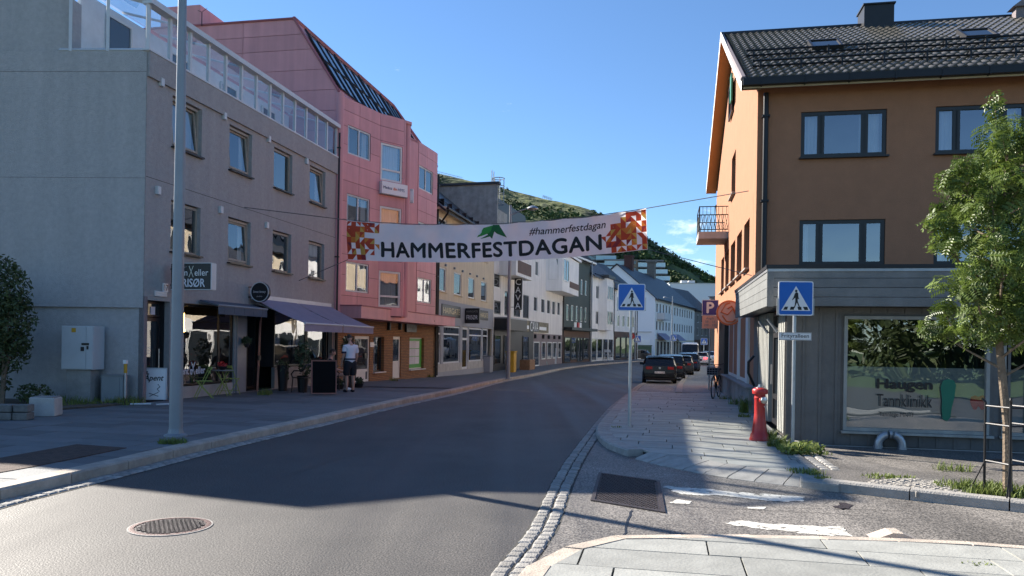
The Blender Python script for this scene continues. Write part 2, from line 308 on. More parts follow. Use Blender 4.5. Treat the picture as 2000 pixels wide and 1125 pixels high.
# ---------------------------------------------------------------- mesh builder
class MB:
    def __init__(s): s.v = []; s.f = []; s.m = []; s.cur = 0
    def quad(s, *p):
        i = len(s.v); s.v += [tuple(q) for q in p]; s.f.append(tuple(range(i, i + len(p)))); s.m.append(s.cur); return s
    def box(s, x0, x1, y0, y1, z0, z1):
        i = len(s.v)
        s.v += [(x0, y0, z0), (x1, y0, z0), (x1, y1, z0), (x0, y1, z0), (x0, y0, z1), (x1, y0, z1), (x1, y1, z1), (x0, y1, z1)]
        for q in ((0, 3, 2, 1), (4, 5, 6, 7), (0, 1, 5, 4), (1, 2, 6, 5), (2, 3, 7, 6), (3, 0, 4, 7)):
            s.f.append(tuple(i + a for a in q)); s.m.append(s.cur)
        return s
    def prism(s, poly, y0, y1):          # poly in xz, counter-clockwise seen from -y
        i = len(s.v); n = len(poly)
        s.v += [(x, y0, z) for x, z in poly] + [(x, y1, z) for x, z in poly]
        s.f.append(tuple(i + k for k in range(n))); s.f.append(tuple(i + n + k for k in reversed(range(n))))
        for k in range(n):
            a, b = k, (k + 1) % n; s.f.append((i + a, i + n + a, i + n + b, i + b))
        s.m += [s.cur] * (n + 2); return s
    def slab(s, poly, z0, z1, zf=None):  # poly in xy (ccw), extruded up; zf(x,y) adds terrain
        zf = zf or (lambda x, y: 0.0); i = len(s.v); n = len(poly)
        s.v += [(x, y, z0 + zf(x, y)) for x, y in poly] + [(x, y, z1 + zf(x, y)) for x, y in poly]
        s.f.append(tuple(i + n + k for k in range(n)))
        for k in range(n):
            a, b = k, (k + 1) % n; s.f.append((i + a, i + b, i + n + b, i + n + a))
        s.m += [s.cur] * (n + 1); return s
    def tube(s, pts, r, n=8, cap=True):
        pts = [Vector(p) for p in pts]; rs = r if isinstance(r, (list, tuple)) else [r] * len(pts)
        i = len(s.v); up = None
        for k, p in enumerate(pts):
            if k == 0: t = pts[1] - p
            elif k == len(pts) - 1: t = p - pts[k - 1]
            else: t = (pts[k + 1] - p).normalized() + (p - pts[k - 1]).normalized()
            t.normalize()
            if up is None:
                up = Vector((0, 0, 1)) if abs(t.z) < 0.9 else Vector((1, 0, 0))
            a = t.cross(up); a.normalize(); b = t.cross(a); up = -b if False else up
            for j in range(n):
                q = 2 * math.pi * j / n
                s.v.append(tuple(p + (a * math.cos(q) + b * math.sin(q)) * rs[k]))
        for k in range(len(pts) - 1):
            for j in range(n):
                j2 = (j + 1) % n
                s.f.append((i + k * n + j, i + k * n + j2, i + (k + 1) * n + j2, i + (k + 1) * n + j)); s.m.append(s.cur)
        if cap:
            s.f.append(tuple(i + j for j in reversed(range(n)))); s.m.append(s.cur)
            e = i + (len(pts) - 1) * n; s.f.append(tuple(e + j for j in range(n))); s.m.append(s.cur)
        return s
    def lathe(s, prof, n=16, c=(0, 0, 0), axis='z'):
        i = len(s.v)
        for r, z in prof:
            for j in range(n):
                q = 2 * math.pi * j / n; a, b = r * math.cos(q), r * math.sin(q)
                if axis == 'z': s.v.append((c[0] + a, c[1] + b, c[2] + z))
                elif axis == 'y': s.v.append((c[0] + a, c[1] + z, c[2] + b))
                else: s.v.append((c[0] + z, c[1] + a, c[2] + b))
        for k in range(len(prof) - 1):
            for j in range(n):
                j2 = (j + 1) % n
                s.f.append((i + k * n + j, i + k * n + j2, i + (k + 1) * n + j2, i + (k + 1) * n + j)); s.m.append(s.cur)
        if prof[0] == prof[-1]: return s
        if prof[0][0] > 1e-4: s.f.append(tuple(i + j for j in reversed(range(n)))); s.m.append(s.cur)
        if prof[-1][0] > 1e-4:
            e = i + (len(prof) - 1) * n; s.f.append(tuple(e + j for j in range(n))); s.m.append(s.cur)
        return s
    def xf(s, mtx, start=0):
        for k in range(start, len(s.v)): s.v[k] = tuple(mtx @ Vector(s.v[k]))
        return s
    def mesh(s, name, mats):
        me = bpy.data.meshes.new(name); me.from_pydata(s.v, [], s.f)
        for m in (mats if isinstance(mats, (list, tuple)) else [mats]): me.materials.append(M[m] if isinstance(m, str) else m)
        if any(s.m): me.polygons.foreach_set('material_index', s.m)
        me.update(); return me
    def build(s, name, mats, parent=None, smooth=False, bev=0.0, loc=None, fixn=False):
        me = s.mesh(name, mats)
        if fixn:
            bm = bmesh.new(); bm.from_mesh(me); bmesh.ops.recalc_face_normals(bm, faces=bm.faces); bm.to_mesh(me); bm.free()
        if smooth:
            me.polygons.foreach_set('use_smooth', [True] * len(me.polygons))
            me.set_sharp_from_angle(angle=R(38))
        o = bpy.data.objects.new(name, me); COL.objects.link(o)
        if parent: o.parent = parent
        if loc: o.location = loc
        if bev:
            b = o.modifiers.new('edge', 'BEVEL'); b.width = bev; b.segments = 2; b.limit_method = 'ANGLE'
        return o

def tag(o, label=None, cat=None, group=None, kind=None):
    if label: o['label'] = label
    if cat: o['category'] = cat
    if group: o['group'] = group
    if kind: o['kind'] = kind
    return o
def empty(name, loc=(0, 0, 0), rz=0.0):
    o = bpy.data.objects.new(name, None); COL.objects.link(o); o.location = loc; o.rotation_euler = (0, 0, rz); return o
def copy_tree(o, parent=None):
    c = o.copy(); COL.objects.link(c)
    if parent: c.parent = parent
    for ch in list(o.children): copy_tree(ch, c)
    return c

def text_mb(txt, wid=None, hei=None, bold=0.0, shear=0.0, ext=0.003, align='CENTER', space=1.0, res=3, width_free=False):
    """lettering lying in the xz plane facing -y, centred at the origin"""
    cu = bpy.data.curves.new('lettering', 'FONT'); cu.body = txt; cu.align_x = 'CENTER'; cu.size = 1
    cu.shear = shear; cu.space_character = space; cu.resolution_u = res; cu.fill_mode = 'FRONT' if ext == 0 else 'BOTH'; cu.extrude = 0
    ob = bpy.data.objects.new('lettering_tmp', cu); COL.objects.link(ob)
    dg = bpy.context.evaluated_depsgraph_get(); me = bpy.data.meshes.new_from_object(ob.evaluated_get(dg))
    vs = [tuple(v.co) for v in me.vertices]; fs = [tuple(p.vertices) for p in me.polygons]
    bpy.data.objects.remove(ob); bpy.data.curves.remove(cu); bpy.data.meshes.remove(me)
    xs = [v[0] for v in vs]; ys = [v[1] for v in vs]
    cx, cy = (min(xs) + max(xs)) / 2, (min(ys) + max(ys)) / 2; W, Hh = max(xs) - min(xs), max(ys) - min(ys)
    sx = wid / W if wid else None; sy = hei / Hh if hei else None
    sx = sx or sy or 1.0; sy = sy or sx
    b = MB(); nv = len(vs)
    for k, (ox, oy) in enumerate(((0, 0), (bold, 0), (-bold, 0), (0, bold), (0, -bold)) if bold else ((0, 0),)):   # heavier strokes from shifted copies
        b.v += [((x - cx + ox) * sx, -ext - .0004 * k, (y - cy + oy) * sy) for x, y, z in vs]; b.f += [tuple(i + nv * k for i in f) for f in fs]
    b.m = [0] * len(b.f)
    return b
def add_text(parent, txt, s, y, z, mat, name='lettering', **k):
    b = text_mb(txt, **k); o = b.build(name, mat, parent, loc=(s, y, z)); return o
def clip_poly(subj, clip):               # Sutherland-Hodgman, clip convex ccw
    out = list(subj)
    for k in range(len(clip)):
        a, b = clip[k], clip[(k + 1) % len(clip)]; inp = out; out = []
        if not inp: break
        def side(p): return (b[0] - a[0]) * (p[1] - a[1]) - (b[1] - a[1]) * (p[0] - a[0])
        for j in range(len(inp)):
            p, q = inp[j - 1], inp[j]; sp, sq = side(p), side(q)
            if (sp >= 0) != (sq >= 0):
                t = sp / (sp - sq); out.append((p[0] + (q[0] - p[0]) * t, p[1] + (q[1] - p[1]) * t))
            if sq >= 0: out.append(q)
    return out
def area(p): return 0.5 * sum(p[k - 1][0] * p[k][1] - p[k][0] * p[k - 1][1] for k in range(len(p)))
def spline(pts, step):
    """Catmull-Rom through 2-D points, resampled at a fixed step"""
    P = [np.array(p, float) for p in pts]; P = [2 * P[0] - P[1]] + P + [2 * P[-1] - P[-2]]; out = []
    for i in range(1, len(P) - 2):
        for t in np.linspace(0, 1, 24, endpoint=False):
            a, b, c, d = P[i - 1:i + 3]
            out.append(0.5 * ((2 * b) + (c - a) * t + (2 * a - 5 * b + 4 * c - d) * t * t + (3 * b - a - 3 * c + d) * t ** 3))
    out.append(P[-2]); out = np.array(out); seg = np.linalg.norm(np.diff(out, axis=0), axis=1); cum = np.concatenate([[0], np.cumsum(seg)])
    q = np.arange(0, cum[-1], step); return np.stack([np.interp(q, cum, out[:, k]) for k in (0, 1)], 1)
def offset_line(p, off):                 # positive = to the right of travel
    t = np.gradient(p, axis=0); t /= np.linalg.norm(t, axis=1)[:, None]
    return p + np.stack([t[:, 1], -t[:, 0]], 1) * off
# ================================================================ ground, road, pavements
def struct(o, label=None): o['kind'] = 'structure'; return o
g = MB(); g.quad((-3000, -1500, -1.0), (3000, -1500, -1.0), (3000, 4500, -1.0), (-3000, 4500, -1.0)); struct(g.build('ground', 'lawn'))
ys = [-30 + 2 * i for i in range(111)]
g = MB()
for a, b in zip(ys[:-1], ys[1:]): g.quad((-40, a, gz(a)), (95, a, gz(a)), (95, b, gz(b)), (-40, b, gz(b)))
struct(g.build('road', 'road'))
g = MB(); g.quad((3, -45, .03), (45, -45, .03), (45, -3.5, .03), (3, -3.5, .03)); struct(g.build('lawn', 'lawn'))
g = MB(); g.quad((-32, -40, .02), (2.8, -40, .02), (2.8, -4, .02), (-32, -4, .02)); struct(g.build('bounce_paving', 'pale_concrete'))  # unseen pale paving, added behind the camera to bounce light onto shaded fronts

def px2(l, off=0.0): return [tuple(ground(u, v, off))[:2] for u, v in l]
# ---- left kerb line
KL = spline([(-7.2, -12), (-5.9, 0), (-5.42, 5), (-5.24, 7.9), (-4.97, 9.4), (-4.6, 11.9), (-3.82, 16), (-3.22, 19.3), (-1.75, 27.3),
             (0.15, 43.7), (4.35, 64.8), (10.0, 83), (17.6, 101), (28, 120), (42, 140), (60, 160)], 1.0)
KLi = offset_line(KL, -0.28)
terr = lambda x, y: gz(y)
pl = MB()
for k in range(len(KL) - 1):
    a, b = KLi[k], KLi[k + 1]
    near = a[1] < 27
    pl.cur = 0 if near else 1
    xa, xb = (-26 if a[1] < 19 else a[0] - 9), (-26 if b[1] < 19 else b[0] - 9)
    za, zb = gz(a[1]), gz(b[1]); t = 0.100 if near else 0.12
    pl.quad((xa, a[1], za + t), (a[0], a[1], za + t), (b[0], b[1], zb + t), (xb, b[1], zb + t))
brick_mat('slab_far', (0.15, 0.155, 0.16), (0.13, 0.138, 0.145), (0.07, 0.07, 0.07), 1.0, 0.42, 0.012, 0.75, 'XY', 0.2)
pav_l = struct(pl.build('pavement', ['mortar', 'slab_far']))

def stones(parent, outer, inner, ztop_o, ztop_i, name, mat, step=1, gap=0.007, maxn=400):
    n = 0
    for k in range(0, len(outer) - step, step):
        a, b = Vector((*outer[k], 0)), Vector((*outer[k + step], 0)); c, d = Vector((*inner[k + step], 0)), Vector((*inner[k], 0))
        t = (b - a).normalized() * gap; a, b, c, d = a + t, b - t, c - t, d + t
        mb = MB(); o = (a + b) / 2; zz = gz(o.y); jit = random.uniform(-.004, .004)
        def P(p, z): return (p.x - o.x, p.y - o.y, z + gz(p.y) - zz)
        def lerp(p, q, f): return p + (q - p) * f
        ch = 0.10
        lo = [P(a, -.05), P(b, -.05), P(c, -.05), P(d, -.05)]
        m1 = [P(a, ztop_o - .022 + jit), P(b, ztop_o - .022 + jit)]
        top = [P(lerp(a, d, ch), ztop_o + jit), P(lerp(b, c, ch), ztop_o + jit), P(c, ztop_i + jit), P(d, ztop_i + jit)]
        mb.v = lo + m1 + top   # 0-3 lo, 4,5 chamfer, 6-9 top
        mb.f = [(0, 1, 5, 4), (4, 5, 7, 6), (6, 7, 8, 9), (1, 2, 8, 7, 5), (3, 0, 4, 6, 9), (2, 3, 9, 8)]; mb.m = [0] * 6
        mb.build(name, mat, parent, loc=(o.x, o.y, zz)); n += 1
        if n >= maxn: break
kk = [k for k in range(len(KL)) if KL[k][1] > 3]
stones(pav_l, KL[kk], KLi[kk], .135, .13, 'kerb_stone', 'kerb', maxn=150)

def sett_meshes(L_, W_, mat, tag_):
    out = []
    for q in range(4):
        rr = random.Random(q * 7 + 3); mb = MB(); r = .016; h = .0
        def j(): return rr.uniform(-.006, .006)
        b = [(-L_ / 2 + j(), -W_ / 2 + j()), (L_ / 2 + j(), -W_ / 2 + j()), (L_ / 2 + j(), W_ / 2 + j()), (-L_ / 2 + j(), W_ / 2 + j())]
        tp = [(x - math.copysign(r, x), y - math.copysign(r, y)) for x, y in b]
        mb.v = [(x, y, -.05) for x, y in b] + [(x, y, .002) for x, y in b] + [(x, y, .014) for x, y in tp] + [(0, 0, .019)]
        for k in range(4):
            k2 = (k + 1) % 4; mb.f += [(k, k2, 4 + k2, 4 + k), (4 + k, 4 + k2, 8 + k2, 8 + k), (8 + k, 8 + k2, 12)]
        mb.m = [0] * len(mb.f); out.append(mb.mesh('sett', mat))
    return out
SETT = sett_meshes(.135, .115, 'sett', 'a')
def place_setts(line, parent, nmax, z, meshes, pitch_jit=.006):
    """one sett per sample of the line; the first nmax are parts, the rest one joined part"""
    t = np.gradient(line, axis=0); rest = []
    for k, p in enumerate(line):
        a = math.atan2(t[k][1], t[k][0]) + random.uniform(-.05, .05); me = meshes[random.randrange(4)]
        x, y = p[0] + random.uniform(-pitch_jit, pitch_jit), p[1] + random.uniform(-pitch_jit, pitch_jit); zz = gz(y) + z + random.uniform(-.003, .003)
        if k < nmax:
            o = bpy.data.objects.new('sett', me); COL.objects.link(o); o.parent = parent; o.location = (x, y, zz); o.rotation_euler = (random.uniform(-.02, .02), random.uniform(-.02, .02), a)
        else: rest.append((me, Matrix.Translation((x, y, zz)) @ Matrix.Rotation(a, 4, 'Z')))
    return rest
def join_rest(rest, name, mat, parent):
    mb = MB()
    for me, mt in rest:
        i = len(mb.v); mb.v += [tuple(mt @ v.co) for v in me.vertices]; mb.f += [tuple(i + a for a in p.vertices) for p in me.polygons]
    mb.m = [0] * len(mb.f); o = mb.build(name, mat, parent); o['kind'] = 'stuff'; return o

# ---- left channel of setts along the kerb
ch_l = MB()
lineL = spline([tuple(p) for p in offset_line(KL, .135)[15:75]], .147)
eL = spline([tuple(p) for p in offset_line(KL, .27)[15:75]], .5); eR = spline([tuple(p) for p in KL[15:75]], .5)
for k in range(min(len(eL), len(eR)) - 1):
    ch_l.quad((*eR[k], gz(eR[k][1]) + .004), (*eL[k], gz(eL[k][1]) + .004), (*eL[k + 1], gz(eL[k + 1][1]) + .004), (*eR[k + 1], gz(eR[k + 1][1]) + .004))
gut_l = struct(ch_l.build('gutter_left', 'mortar'))
rest = []
for o_ in (.068, .19): rest += place_setts(spline([tuple(p) for p in offset_line(KL, o_)[15:75]], .147), gut_l, 145, .004, SETT)
join_rest(rest, 'sett_row', 'sett', gut_l)

# ---- channel of two rows of setts on the right of the carriageway
GR = spline(px2([(905, 1210), (954, 1125), (1006, 1065), (1038, 1020), (1084, 930), (1127, 869), (1185, 800), (1222, 770), (1252, 749)]) + [(9.6, 50), (15.5, 68)], .147)
gr = MB(); GR2 = offset_line(GR, .29)
for k in range(0, len(GR) - 4, 4):
    gr.quad((*GR[k], gz(GR[k][1]) + .004), (*GR2[k], gz(GR2[k][1]) + .004), (*GR2[k + 4], gz(GR2[k + 4][1]) + .004), (*GR[k + 4], gz(GR[k + 4][1]) + .004))
gut_r = struct(gr.build('gutter_right', 'mortar'))
rest = []
for o_ in (.075, .208): rest += place_setts(offset_line(GR, o_), gut_r, 148, .006, SETT)
join_rest(rest, 'sett_row', 'sett', gut_r)

# ---- old asphalt of the side street and the parking lane
gp = [tuple(p) for p in GR2[::8] if p[1] < 70]
ss = MB(); ss.slab([gp[0]] + [(40, gp[0][1])] + [(40, 70)] + gp[::-1][:-1], -.05, .007, terr)
ssf = MB(); pts = gp
for a, b in zip(pts[:-1], pts[1:]): ssf.quad((*a, gz(a[1]) + .006), (40, a[1], gz(a[1]) + .006), (40, b[1], gz(b[1]) + .006), (*b, gz(b[1]) + .006))
struct(ssf.build('side_street', 'old_asphalt'))

# ---- right pavement
RKpx = [(1236, 769), (1213, 786), (1190, 811), (1172, 832), (1164, 847), (1170, 863), (1188, 878), (1216, 889), (1240, 898)]
RK = spline(px2(RKpx), .42)
DK = spline(px2([(1240, 898), (1283, 909), (1329, 919), (1400, 932), (1480, 943), (1566, 953), (1604, 957)]), .36)
def left_of(p, off): return offset_line(p, -off)
RKi = left_of(RK, .26); DKi = np.array([left_of(DK, .26 + .26 * min(1, k / 3))[k] for k in range(len(DK))])
S0 = Vector((4.87, 13.58, 0))                                     # corner of the one-storey shop
wall_pts = [tuple((S0 + D * t - N * .0)[:2]) for t in (-.05, 5, 10, 14.0)]
bay_px = [tuple(ground(1325, 768, .1))[:2], tuple(ground(1236, 768, .1))[:2]]
sv = ground(1604, 926, .1)
reg = [tuple(p) for p in RKi[1:]] + [tuple(p) for p in DKi] + [(S0.x - .25, S0.y - .75)] + [(S0.x - .05, S0.y)] + wall_pts[1:] + [(bay_px[0][0], bay_px[0][1])]
if area(reg) < 0: reg = reg[::-1]
pr = MB(); pr.slab(reg, -.09, .060, terr)
# long pavement beyond, beside the parked cars
KB = spline(px2([(1318, 769), (1327, 748), (1345, 726), (1375, 711), (1408, 704.5)], .05) + [(42, 140)], 1.0)
KBi = left_of(KB[::-1], .25)[::-1]
for k in range(len(KB) - 1):
    a, b = KB[k], KB[k + 1]; pr.cur = 1
    pr.quad((a[0], a[1], gz(a[1]) + .1), (a[0] + 12, a[1], gz(a[1]) + .1), (b[0] + 12, b[1], gz(b[1]) + .1), (b[0], b[1], gz(b[1]) + .1))
brick_mat('slab_far_r', (0.22, 0.235, 0.24), (0.19, 0.205, 0.21), (0.10, 0.10, 0.10), 1.0, 0.42, 0.012, 0.75, 'XY', 0.2)
pav_r = struct(pr.build('pavement', ['mortar', 'slab_far_r']))
stones(pav_r, RK[::-1], RKi[::-1], .115, .112, 'kerb_stone', 'kerb_grey')
stones(pav_r, DK[::-1], DKi[::-1], .035, .108, 'kerb_stone', 'kerb_grey')
stones(pav_r, KB, offset_line(KB, .25), .12, .118, 'kerb_stone', 'kerb_grey', maxn=60)

def lay_slabs(region, parent, mat, row_h, z, org, y_lim=None, lens=(.7, 1.25), nmax=300, thick=.03, joint=.008):
    """courses of slabs across the street, each slab clipped to the paved region"""
    rr = random.Random(int(org[0] * 100)); rows = []
    P = [((Vector((*p, 0)) - Vector((*org, 0))).dot(N), (Vector((*p, 0)) - Vector((*org, 0))).dot(D)) for p in region]
    if area(P) < 0: P = P[::-1]
    x0, x1 = min(p[0] for p in P), max(p[0] for p in P); y0, y1 = min(p[1] for p in P), max(p[1] for p in P)
    y = y0; cnt = 0
    while y < y1 and cnt < nmax:
        h = row_h * rr.choice((.85, 1, 1, 1.2)); x = x0 - rr.uniform(0, .9)
        while x < x1:
            l = rr.uniform(*lens); j = joint
            q = clip_poly(P, [(x + j, y + j), (x + l - j, y + j), (x + l - j, y + h - j), (x + j, y + h - j)])
            if len(q) >= 3 and abs(area(q)) > .012:
                qq = []
                for a in q:
                    if not qq or math.hypot(a[0] - qq[-1][0], a[1] - qq[-1][1]) > .004: qq.append(a)
                cx, cy = sum(a[0] for a in qq) / len(qq), sum(a[1] for a in qq) / len(qq)
                o = Vector((*org, 0)) + N * cx + D * cy; zz = gz(o.y); jz = rr.uniform(-.0025, .0025)
                mb = MB(); mb.slab([tuple((N * (a - cx) + D * (b - cy))[:2]) for a, b in qq], -thick, jz, lambda px_, py_: gz(o.y + py_) - zz)
                mb.build('paving_slab', mat, parent, loc=(o.x, o.y, zz + z)); cnt += 1
            x += l
        y += h
    return cnt
lay_slabs(reg, pav_r, 'slab', .40, .108, (3.0, 12.0), lens=(.75, 1.35))
# left slabs
regl = [tuple(p) for p in KLi if 5.5 < p[1] < 27.2]
regl = regl + [(-7.15, 27.2), (-8.8, 19.0), (-9.0, 18.3), (-9.2, 17.2), (-10.6, 15.4), (-13.5, 13.5), (-13.5, 5.5)]
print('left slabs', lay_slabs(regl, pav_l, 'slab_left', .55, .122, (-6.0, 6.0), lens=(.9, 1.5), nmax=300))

# ---- near pavement at the corner where the photographer stands
NK = spline(px2([(985, 1165), (1003, 1137), (1023, 1117), (1084, 1083), (1145, 1065), (1200, 1055), (1300, 1054), (1400, 1052), (1580, 1055), (1699, 1058), (1850, 1064), (2000, 1075), (2250, 1098)]), .62)
NKi = offset_line(NK, .20)
nreg = [tuple(p) for p in NKi] + [(8.5, 5.0), (8.5, -8), (-1.6, -8), (-.55, 2.0)]
if area(nreg) < 0: nreg = nreg[::-1]
pn = MB(); pn.slab(nreg, -.05, .04); pav_n = struct(pn.build('pavement', 'mortar'))
stones(pav_n, NK, NKi, .045, .062, 'kerb_stone', 'kerb')
nreg2 = [tuple(p) for p in NKi] + [(8.0, 5.0), (8.0, 4.2), (-.3, 4.2)]
lay_slabs(nreg2, pav_n, 'slab', .44, .06, (1.0, 5.0), lens=(.85, 1.5))
nose = MB(); c = ground(1740, 1050)
nose.prism([(-.22, 0), (.22, 0), (.05, .075), (-.04, .075)], -.10, .10); no = nose.build('kerb_stone', 'kerb', pav_n, loc=(c.x, c.y - .05, .0)); no.rotation_euler = (0, 0, R(-8))

# ---- raised kerb and verge before the shop
VK = spline(px2([(1604, 958), (1727, 972), (1825, 984), (2000, 1003), (2300, 1040)]), .95)
VKi = left_of(VK, .17)
vreg = [tuple(p) for p in VKi] + [(9.5, VKi[-1][1]), (9.5, 12.1), (S0.x, S0.y + .1), (S0.x - .25, S0.y - .75), tuple(DKi[-1])]
if area(vreg) < 0: vreg = vreg[::-1]
def vz(x, y):                            # the verge falls away from the kerb towards the shop wall
    yk = float(np.interp(x, VK[:, 0], VK[:, 1])) + .2
    return -.052 * max(0.0, y - yk) * sm((x - 4.3) / 2.0)
vg = MB(); xs_ = np.linspace(3.99, 9.4, 31)
for xa, xb in zip(xs_[:-1], xs_[1:]):
    cs = []
    for xx in (xa, xb):
        yk = float(np.interp(xx, VKi[:, 0], VKi[:, 1])); yw = S0.y + .1 - (xx - S0.x) * .2 if xx > S0.x else float(np.interp(xx, [3.97, 4.62, 4.87], [9.9, 12.83, 13.68]))
        cs.append([(xx, yk + (yw - yk) * q, .108 + vz(xx, yk + (yw - yk) * q)) for q in (0, .25, .5, .75, 1)])
    for q in range(4): vg.quad(cs[0][q], cs[1][q], cs[1][q + 1], cs[0][q + 1])
verge = struct(vg.build('verge', 'old_asphalt'))
stones(verge, VK, VKi, .125, .125, 'kerb_stone', 'kerb_grey')
nzp = px2([(1563, 953), (1607, 960), (1640, 963), (1640, 946), (1607, 938), (1596, 925), (1560, 920)])
if area(nzp) < 0: nzp = nzp[::-1]
nz_ = MB(); nz_.slab(nzp, -.05, .104); nz_.build('kerb_stone', 'kerb_grey', verge, bev=.02)
# setts between the slabs and the verge
sl = spline(px2([(1520, 862), (1545, 882), (1590, 918)], .1), .15)
for o_ in (0, .14, .28): place_setts(offset_line(sl, -o_), verge, 60, .107, SETT)
cb = []
CB = sett_meshes(.085, .075, 'cobble', 'b')
poly = px2([(1690, 945), (1760, 934), (1840, 936), (1885, 960), (1860, 968), (1760, 958)], .1)
xs = [p[0] for p in poly]; ysn = [p[1] for p in poly]
def inside(p, poly):
    r = False
    for k in range(len(poly)):
        a, b = poly[k - 1], poly[k]
        if (a[1] > p[1]) != (b[1] > p[1]) and p[0] < (b[0] - a[0]) * (p[1] - a[1]) / (b[1] - a[1]) + a[0]: r = not r
    return r
x = min(xs)
while x < max(xs):
    y = min(ysn)
    while y < max(ysn):
        if inside((x, y), poly): cb.append((CB[random.randrange(4)], Matrix.Translation((x + random.uniform(-.01, .01), y + random.uniform(-.01, .01), .108 + vz(x, y) + random.uniform(-.004, .006))) @ Matrix.Rotation(random.uniform(-.3, .3), 4, 'Z')))
        y += .085
    x += .095
join_rest(cb, 'cobble_patch', 'cobble', verge)

# ---- road paint, worn
def worn(pxq, name, mat, z=.0105, seed=1, n=40, jag=.028):
    rr = random.Random(seed); q = px2(pxq); q = [Vector((*p, 0)) for p in q]; pts = []
    for k in range(len(q)):
        a, b = q[k], q[(k + 1) % len(q)]; L_ = (b - a).length; m = max(2, int(n * L_))
        for i in range(m):
            p = a.lerp(b, i / m); nv = Vector((-(b - a).y, (b - a).x, 0)).normalized() * (2.2 * jag * noise.noise(p * 7 + Vector((seed, 0, 0))) + 1.2 * jag * noise.noise(p * 23 + Vector((seed, 3, 0)))); p = p + nv; pts.append((p.x, p.y))
    if area(pts) < 0: pts = pts[::-1]
    mb = MB(); mb.v = [(x, y, gz(y) + z) for x, y in pts]; mb.f = [tuple(range(len(pts)))]; mb.m = [0]
    o = mb.build(name, mat); o['kind'] = 'structure'; return o
worn([(1296, 951), (1372, 955), (1440, 963), (1575, 972), (1570, 980), (1500, 980), (1400, 969), (1330, 967)], 'road_marking', 'paint', seed=2)
worn([(1305, 984), (1325, 977), (1352, 981), (1345, 986)], 'road_marking', 'paint', seed=3, jag=.012)
worn([(1460, 992), (1500, 991), (1490, 996), (1462, 995)], 'road_marking', 'paint', seed=4, jag=.01)
worn([(1413, 1022), (1450, 1019), (1490, 1024), (1560, 1028), (1642, 1030), (1664, 1049), (1590, 1046), (1520, 1037), (1440, 1030)], 'road_marking', 'paint', seed=5)
worn([(1632, 989), (1650, 983), (1665, 989), (1655, 996), (1640, 997)], 'asphalt_pothole', 'iron', seed=8, jag=.03)
# cracks in the asphalt: thin dark tar lines
def crack(pxl, wdt=.012, seed=1):
    rr = random.Random(seed); l = spline(px2(pxl), .12); l = l + np.array([[rr.gauss(0, .008), rr.gauss(0, .008)] for _ in l])
    a, b = offset_line(l, wdt / 2), offset_line(l, -wdt / 2); mb = MB()
    for k in range(len(l) - 1): mb.quad((*a[k], .0095), (*a[k + 1], .0095), (*b[k + 1], .0095), (*b[k], .0095))
    o = mb.build('asphalt_crack', 'black'); o['kind'] = 'structure'
crack([(1231, 998), (1228, 1015), (1218, 1050)], .022, 2); crack([(1135, 942), (1132, 955), (1112, 965)], .012, 3)
crack([(560, 930), (700, 886), (840, 858), (960, 830)], .009, 9); crack([(1300, 985), (1400, 994), (1600, 1003), (1700, 1010)], .008, 4); crack([(1340, 962), (1500, 990), (1800, 1000)], .006, 5)

# ---- manhole, drain cover, tree grate
mh = tag(empty('manhole_cover', (-3.07, 6.97, 0.004)), 'round iron manhole cover with red rim set in the carriageway', 'manhole')
fr = MB(); fr.lathe([(.345, -.03), (.345, .004), (.335, .006), (.305, .006), (.30, -.01)], 40); fr.build('rim', 'iron_red', mh, smooth=True)
fr = MB(); fr.lathe([(.36, -.03), (.36, .003), (.346, .004), (.346, -.03)], 40); fr.build('bedding_ring', 'kerb_grey', mh)
lid = MB(); lid.lathe([(.298, -.03), (.298, .0), (.0, .001)], 36)
for i in range(-6, 7):
    for j in range(-6, 7):
        x, y = i * .042 + (.021 if j % 2 else 0), j * .042
        if x * x + y * y < .28 ** 2: lid.box(x - .014, x + .014, y - .012, y + .012, 0, .009)
lid.build('lid', 'iron', mh)
c = [ground(*p) for p in ((1168, 925), (1290, 942), (1298, 1004), (1155, 980))]
ctr = sum(c, Vector()) / 4; ex = ((c[1] - c[0]) + (c[2] - c[3])) / 2; ey = ((c[0] - c[3]) + (c[1] - c[2])) / 2
drm = Matrix(((ex.x / ex.length, ey.x / ey.length, 0, 0), (ex.y / ex.length, ey.y / ey.length, 0, 0), (0, 0, 1, 0), (0, 0, 0, 1)))
dr = tag(empty('drain_cover', (ctr.x, ctr.y, .008), 0), 'large rectangular ribbed iron drain cover in the side street', 'drain cover')
wx, wy = ex.length / 2, ey.length / 2
f = MB()
for a in ((-wx, wx, -wy, -wy + .06), (-wx, wx, wy - .06, wy), (-wx, -wx + .05, -wy + .06, wy - .06), (wx - .05, wx, -wy + .06, wy - .06)): f.box(a[0], a[1], a[2], a[3], -.04, .014)
f.xf(drm); f.build('frame', 'iron', dr)
p = MB(); p.box(-wx + .052, wx - .052, -wy + .062, wy - .062, -.04, .002)
nx, ny = int(wx * 2 / .05), int(wy * 2 / .05)
for i in range(1, nx - 1):
    for j in range(1, ny - 1):
        x, y = -wx + .03 + i * .05 + (.025 if j % 2 else 0), -wy + .04 + j * .05
        if x < wx - .07: p.box(x - .016, x + .016, y - .014, y + .014, .002, .012)
p.xf(drm); p.build('plate', 'iron', dr)
tg = px2([(-90, 912), (150, 869), (247, 876), (60, 914), (-60, 935)], .12)
if area(tg) < 0: tg = tg[::-1]
tgo = MB(); tgo.slab(tg, -.02, .133); struct(tgo.build('tree_pit_cover', 'rust_grate'))
